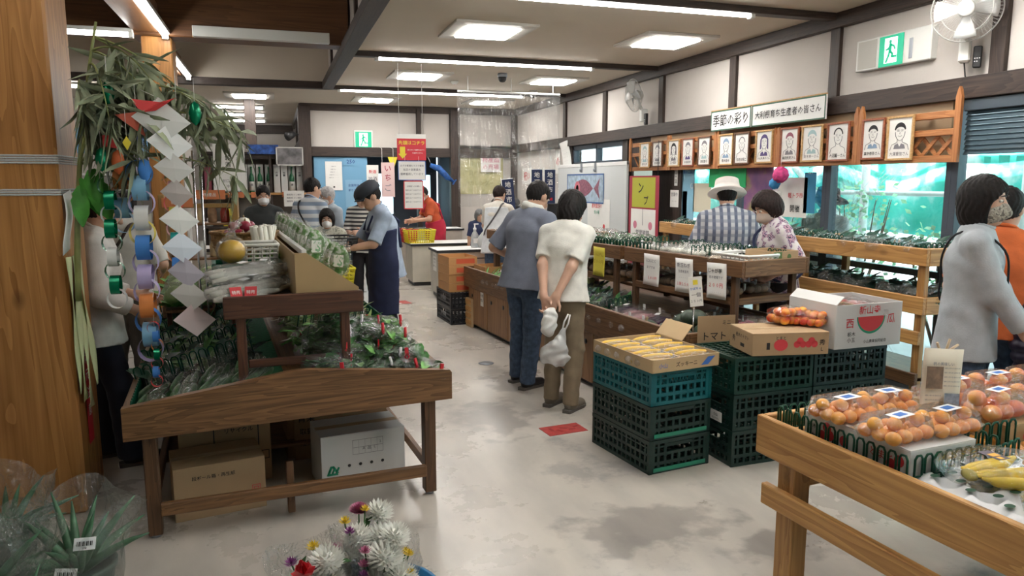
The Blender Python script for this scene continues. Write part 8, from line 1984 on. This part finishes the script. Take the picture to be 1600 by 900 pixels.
G_.ell((0, 0, .09), (.085, .05, .085), None, .03); G_.ell((-.055, 0, .05), (.045, .035, .05), None, .03); G_.ell((.06, 0, .055), (.045, .035, .05), None, .03); G_.cap((0, 0, .15), (0, 0, .26), .055, .012, .03)
G_.wob(.006, (60, 50, 45)); G_.build('bag', film('carrier_film', (.9, .91, .92), .10, .55, 18), t)
for s_ in (-1, 1): q = MB(); q.tube([(s_ * .008, 0, .25), (s_ * .015, 0, .31), (s_ * .006, 0, .37)], .006, 6); q.build('handle', WHITE, t)
p = person('man in grey-blue shirt and jeans with a white towel round his neck', 1.86, 5.50, -62, 1.64, .008, lean=.16, head=(.40, -.1), lw=(-.25, .17, .98), rw=(.23, .10, .88), feet=((-.10, .05), (.11, -.05)), build=1.08, skin=SK, hair=('crop', HB), shirt=dict(mat=cl('grey_blue', (.17, .19, .25)), hem=-.12, sleeve=.95, loose=.030, flare=.03), pants=dict(mat=DENIM, loose=.012, cuff=.05), shoes=SHOEB)
nk = p['N'] + p['D'] * .005; q = MB(); q.tube([nk + p['X'] * .03 + p['F'] * .14 - p['D'] * .24, nk + p['X'] * .075 + p['F'] * .09 - p['D'] * .06, nk + p['X'] * .085 + p['D'] * .02, nk - p['F'] * .085 + p['D'] * .035, nk - p['X'] * .085 + p['D'] * .02, nk - p['X'] * .075 + p['F'] * .09 - p['D'] * .06, nk - p['X'] * .03 + p['F'] * .14 - p['D'] * .22], [.028, .032, .034, .036, .034, .032, .028], 8); q.build('neck_towel', cl('towel_white', (.72, .72, .68), bump=.4), p['o'])
# shop staff
p = person('shop worker in navy apron and pale blue checked shirt, carrying a black basket', .985, 6.95, 96, 1.62, .008, lean=.14, head=(.42, .1), lw=(-.15, .40, 1.02), rw=(.14, .42, 1.01), lhd=((.35, .9, .1), (.2, 0, 1)), rhd=((-.35, .9, .1), (-.2, 0, 1)), skin=SK, hair=('crop', HB), shirt=dict(mat=cl('pale_blue_shirt', (.34, .41, .52), var=.12), hem=-.16, sleeve=.95, loose=.026, flare=.02), pants=dict(mat=DKNAVY, loose=.018), shoes=SHOEB, apron=dict(mat=NAVY, bot=.40, top=.30, cut=-.06), mask=None)
head_lathe('cap', p, [(.112, .03), (.114, .06), (.100, .105), (.06, .132), (.0, .14)], plain('navy_cap', (.025, .03, .04), .8), (0, -.008, .008), -.08)
q = MB(); q.surf(lambda u, v: tuple(p['hd']((u - .5) * .15, .07 + .085 * v * math.sin(math.pi * (.12 + .76 * u)), .055 - .018 * v - .03 * (u - .5) ** 2 * 4)), 10, 5, .004); q.build('cap_brim', plain('navy_cap', (.025, .03, .04), .8), p['o'])
slot_basket('carry_basket', 'black slotted basket of packets held by the worker in the navy apron', .34, .24, .13, BLACKP, (.985 - .45 * math.sin(R(96)), 6.95 + .45 * math.cos(R(96)), .985), R(96), 'basket', .02, 3)
for k in range(4): q = MB(); q.ball((0, 0, .03), (.05, .035, .03), 10, 7, .05); o = q.build('small_parcel', FILMH); tag(o, 'small film-wrapped parcel in the black basket of the apron worker', 'parcel', 'parcels in the black basket', (.985 - .45 * math.sin(R(96)) + .07 * (k % 2) - .04, 6.95 + .45 * math.cos(R(96)) + .06 * (k // 2) - .03, 1.0 + .045))
p = person('clerk in red-orange T-shirt and red apron bending over the counter behind the yellow basket', 2.58, 12.30, 95, 1.58, .011, lean=.30, head=(.45, 0), lw=(-.16, .40, .98), rw=(.12, .42, .97), skin=SK, hair=('short', HBR), shirt=dict(mat=cl('rust_tee', (.52, .09, .03)), hem=-.08, sleeve=.8, loose=.018), pants=dict(mat=cl('red_skirt', (.40, .015, .04)), loose=.03), shoes=SHOEB, apron=dict(mat=cl('red_apron', (.42, .015, .045)), bot=.45, top=.12, cut=-.16), mask=MASK)
p = person('clerk with short dark hair in a long white vest, back turned at the packing counter', 2.80, 9.45, -32, 1.58, .010, lean=.16, head=(.40, -.3), lw=(-.12, .38, 1.02), rw=(.24, .36, 1.03), skin=SKL, hair=('short', HBR), shirt=dict(mat=cl('cream_tee', (.62, .58, .52)), hem=-.05, sleeve=.85, loose=.012), pants=dict(mat=DENIM, loose=.018), shoes=SHOEB)
G_ = Field((-.4, -.35, .5), (.4, .6, 1.5), .010); P, D, s, b, X1 = p['P'], p['D'], p['s'], p['b'], p['X']
G_.ecap(P + D * .42 * s, P + D * .10 * s, (.155 * s + .03, .10 * s + .03), (.150 * s + .035, .108 * s + .035), X1, .03); G_.ecap(P + D * .1 * s, P - D * .22, (.150 * s + .035, .108 * s + .035), (.17 * s + .05, .13 * s + .05), X1, .03); G_.half(P - D * .20, -D); G_.half(P + D * .43 * s, D); G_.build('vest', cl('white_vest', (.60, .62, .64)), p['o']); strap(p, 1, cl('grey_strap', (.10, .10, .10)), g=.06)
person('person in black clothes and black mask, half hidden behind the navy banners', 3.36, 10.85, 165, 1.62, .011, head=(.25, .6), skin=SK, hair=('short', HB), shirt=dict(mat=BLACKC, hem=-.1, sleeve=.9), pants=dict(mat=BLACKC), shoes=SHOEB, mask=MASKB)
person('person with grey-black hair seated low behind the packing counter', 2.98, 11.0, 170, 1.20, .012, head=(.4, .2), skin=SK, hair=('bob', plain('pepper_hair', (.12, .12, .12), .5)), shirt=dict(mat=NAVY, hem=-.1, sleeve=.9), pants=dict(mat=BLACKC), shoes=SHOEB)
# shoppers round the far end of the sloped display
p = person('girl with white mask and pale camouflage top at the far end of the sloped display', .52, 8.0, 172, 1.33, .009, lean=.06, head=(.20, 0), lw=(-.10, .24, .74), rw=(.12, .24, .72), skin=SKL, hair=('bob', HB), shirt=dict(mat=blotch('pale_camo', ((0, (.30, .29, .24)), (.42, (.46, .44, .36)), (.55, (.22, .23, .19)), (.66, (.52, .50, .42))), 20), hem=-.16, sleeve=.9, loose=.03, flare=.03), pants=dict(mat=cl('grey_trousers', (.2, .2, .22))), shoes=SHOEB, mask=MASK)
p = person('man in pale blue striped T-shirt with a black strap across his back', .38, 9.0, -38, 1.66, .009, lean=.06, head=(.25, -.4), lw=(-.22, .20, .92), rw=(.26, .12, .86), skin=SK, hair=('crop', HB), shirt=dict(mat=striped('blue_stripe', (.24, .31, .42), (.62, .65, .68), 11, 2), hem=-.1, sleeve=.85, loose=.022), pants=dict(mat=NAVY), shoes=SHOEB); strap(p, -1, BLACKC)
person('grey-haired person standing beyond the man in the striped T-shirt', .68, 9.75, 120, 1.55, .011, head=(.3, -.2), skin=SK, hair=('short', HG), shirt=dict(mat=cl('pale_blue', (.42, .48, .54)), hem=-.1, sleeve=1.8), pants=dict(mat=NAVY), shoes=SHOEB, mask=MASK)
person('dark-haired man with white mask and charcoal T-shirt leaning over the low counter', -.12, 9.35, 178, 1.58, .009, lean=.20, head=(.12, .1), lw=(-.20, .32, .98), rw=(.22, .30, .98), build=1.0, skin=SK, hair=('crop', HB), shirt=dict(mat=cl('charcoal', (.035, .04, .042)), hem=-.1, sleeve=.9, loose=.02), pants=dict(mat=BLACKC), shoes=SHOEB, mask=MASK)
person('woman with tied hair in black and white striped top, beyond the apron worker', 1.06, 9.42, 150, 1.54, .010, lean=.05, head=(.4, .3), lw=(-.1, .28, 1.0), rw=(.1, .28, 1.0), skin=SKL, hair=('bun', HB), shirt=dict(mat=striped('mono_stripe', (.62, .61, .56), (.035, .035, .04), 20, 2), hem=-.1, sleeve=1.5, loose=.025), pants=dict(mat=BLACKC), shoes=SHOEB)
# shoppers on the far side of the bamboo
p = person('man in white shirt and grey trousers with dark strap, beyond the paper chains', -1.08, 6.0, -12, 1.56, .008, lean=.10, head=(.35, .6), lw=(-.18, .22, .95), rw=(.20, .24, .96), feet=((-.10, .0), (.11, .04)), build=1.05, skin=SK, hair=('crop', HB), shirt=dict(mat=cl('white_shirt', (.66, .65, .61)), hem=-.08, sleeve=.95, loose=.026), pants=dict(mat=cl('grey_slacks', (.16, .145, .13)), loose=.022), shoes=SHOEB); strap(p, 1, cl('brown_strap', (.05, .035, .03)), g=.05)
p = person('person in white top and navy trousers, half hidden by the timber pillar', -1.00, 4.62, -75, 1.58, .008, lean=.06, head=(.35, -.1), lw=(-.12, .25, .95), rw=(.18, .22, .9), feet=((-.13, .06), (.10, .17)), skin=SK, hair=('short', HBR), shirt=dict(mat=cl('soft_white', (.66, .63, .60)), hem=-.14, sleeve=1.7, loose=.028, flare=.035), pants=dict(mat=DKNAVY, loose=.016, cuff=.065), shoes=SHOEB)
# shoppers between the counter and the windows
p = person('man in white bucket hat and blue-grey checked shirt, back turned', 3.64, 5.42, -25, 1.62, .008, lean=.06, head=(.2, -.1), lw=(-.2, .24, .98), rw=(.24, .22, .97), build=1.08, skin=SK, hair=('crop', HB), shirt=dict(mat=striped('grey_plaid', (.11, .13, .19), (.50, .51, .53), 17, 0, (.16, .18, .25), 2, duty=.45), hem=-.15, sleeve=1.85, loose=.026, flare=.02), pants=dict(mat=BLACKC), shoes=SHOEB)
head_lathe('bucket_hat', p, [(.165, .005), (.150, .025), (.112, .055), (.106, .075), (.098, .125), (.06, .142), (0, .146)], cl('hat_white', (.72, .66, .62), var=.04), (0, -.008, .012), -.10)
person('dark-haired person in grey outside the window, beyond the white bucket hat', 5.0, 7.5, -60, 1.54, .010, head=(.2, .4), skin=SK, hair=('short', HB), shirt=dict(mat=cl('grey_top', (.30, .31, .33)), hem=-.1, sleeve=.9), pants=dict(mat=BLACKC), shoes=SHOEB, mask=MASK, z=-.02)
p = person('woman with full dark hair and floral blouse at the window side of the counter', 3.68, 4.76, 72, 1.55, .008, lean=.10, head=(.45, .25), lw=(-.18, .14, .92), rw=(.20, .14, .92), skin=SKL, hair=('fluffy', HBR), shirt=dict(mat=blotch('floral_print', ((0, (.60, .57, .56)), (.46, (.56, .50, .54)), (.52, (.16, .10, .18)), (.57, (.50, .30, .36)), (.61, (.06, .05, .09)), (.69, (.62, .58, .58))), 20), hem=-.12, sleeve=.95, loose=.026, flare=.02), pants=dict(mat=BLACKC, loose=.03), shoes=SHOEB, mask=cl('mask_taupe', (.42, .34, .29))); strap(p, 1, NAVY, g=.05)
p = person('person in dark sun hat and pale grey polo outside the window', 5.02, 5.86, -50, 1.56, .010, head=(.15, -.5), skin=SK, hair=('short', HB), shirt=dict(mat=cl('pale_polo', (.36, .39, .39)), hem=-.1, sleeve=.9), pants=dict(mat=BLACKC), shoes=SHOEB, z=-.02)
head_lathe('sun_hat', p, [(.19, -.01), (.18, .01), (.112, .045), (.108, .07), (.098, .125), (.05, .143), (0, .146)], cl('hat_black', (.02, .02, .025)), (0, 0, .012), -.05)
p = person('woman with swept dark bob, grey long-sleeved shirt and jeans beside the fruit table', 3.40, 2.88, -140, 1.63, .007, lean=.02, head=(.05, -.25), lw=(-.12, .26, .86), rw=(.10, .27, .84), lhd=((.5, .6, -.6), (.3, -.6, -.4)), rhd=((-.5, .6, -.6), (-.3, -.6, -.4)), feet=((-.09, .02), (.10, 0)), skin=SKL, build=.95, hair=('bob', HB), shirt=dict(mat=cl('grey_shirt', (.38, .41, .44)), hem=-.17, sleeve=1.82, loose=.022, flare=.02, cr=.013), pants=dict(mat=DENIM, loose=.018), shoes=SHOEB, mask=blotch('pattern_mask', ((0, (.26, .24, .21)), (.48, (.40, .39, .33)), (.56, (.13, .12, .11))), 50), curl=.6)
strap(p, 1, BLACKC, 'bag_strap', .0055, .034)
t = thing('shoulder_bag', 'black shoulder bag at the hip of the woman in the grey shirt', 'bag', (3.66, 2.66, .66), .2)
q = MB(); q.lathe([(0, 0), (.07, .0), (.085, .08), (.08, .17), (.06, .20), (0, .205)], 16, sx=1, sy=.5); q.build('bag', BLACKC, t); q = MB(); q.tube([(-.06, 0, .19), (-.05, 0, .30), (.0, 0, .34), (.05, 0, .30), (.06, 0, .19)], .007, 6); q.build('handle', BLACKC, t)
p = person('person in orange T-shirt with a quilted jacket over one arm', 3.82, 3.06, -62, 1.58, .008, head=(.1, -.2), lw=(-.16, .24, .98), rw=(.20, .26, .98), lhd=((.8, .5, .1), (.1, .3, -.9)), skin=SK, hair=('short', HB), shirt=dict(mat=cl('orange_tee', (.66, .15, .04)), hem=-.1, sleeve=.85, loose=.022), pants=dict(mat=DENIM), shoes=SHOEB)
# quilted jacket hanging over the forearm
t = thing('quilted_jacket', 'dark purple quilted jacket draped over the arm of the person in orange', 'jacket', (3.93, 2.80, .60), -.6)
PUF = plain('quilted_nylon', (.035, .028, .055), .38, var=.25, scale=12)
G_ = Field((-.24, -.14, -.05), (.24, .14, .50), .009)
for k in range(6): z = .02 + k * .062; w = .17 - .012 * abs(k - 2); G_.ecap((-w, 0, z), (w, 0, z + .008), (.062, .036), (.058, .036), (0, 1, 0), .012)
for x in (-.10, .10): G_.cap((x, 0, .36), (x * .7, .0, .44), .055, .045, .02)
G_.wob(.003); G_.build('jacket_body', PUF, t)
G_ = Field((-.16, -.14, .22), (.30, .16, .52), .009)
for k in range(4): G_.cap((.16 + .012 * k, .03, .44 - .055 * k), (.20 + .012 * k, .03, .42 - .055 * k), .048, .046, .012)
G_.build('sleeve', PUF, t)
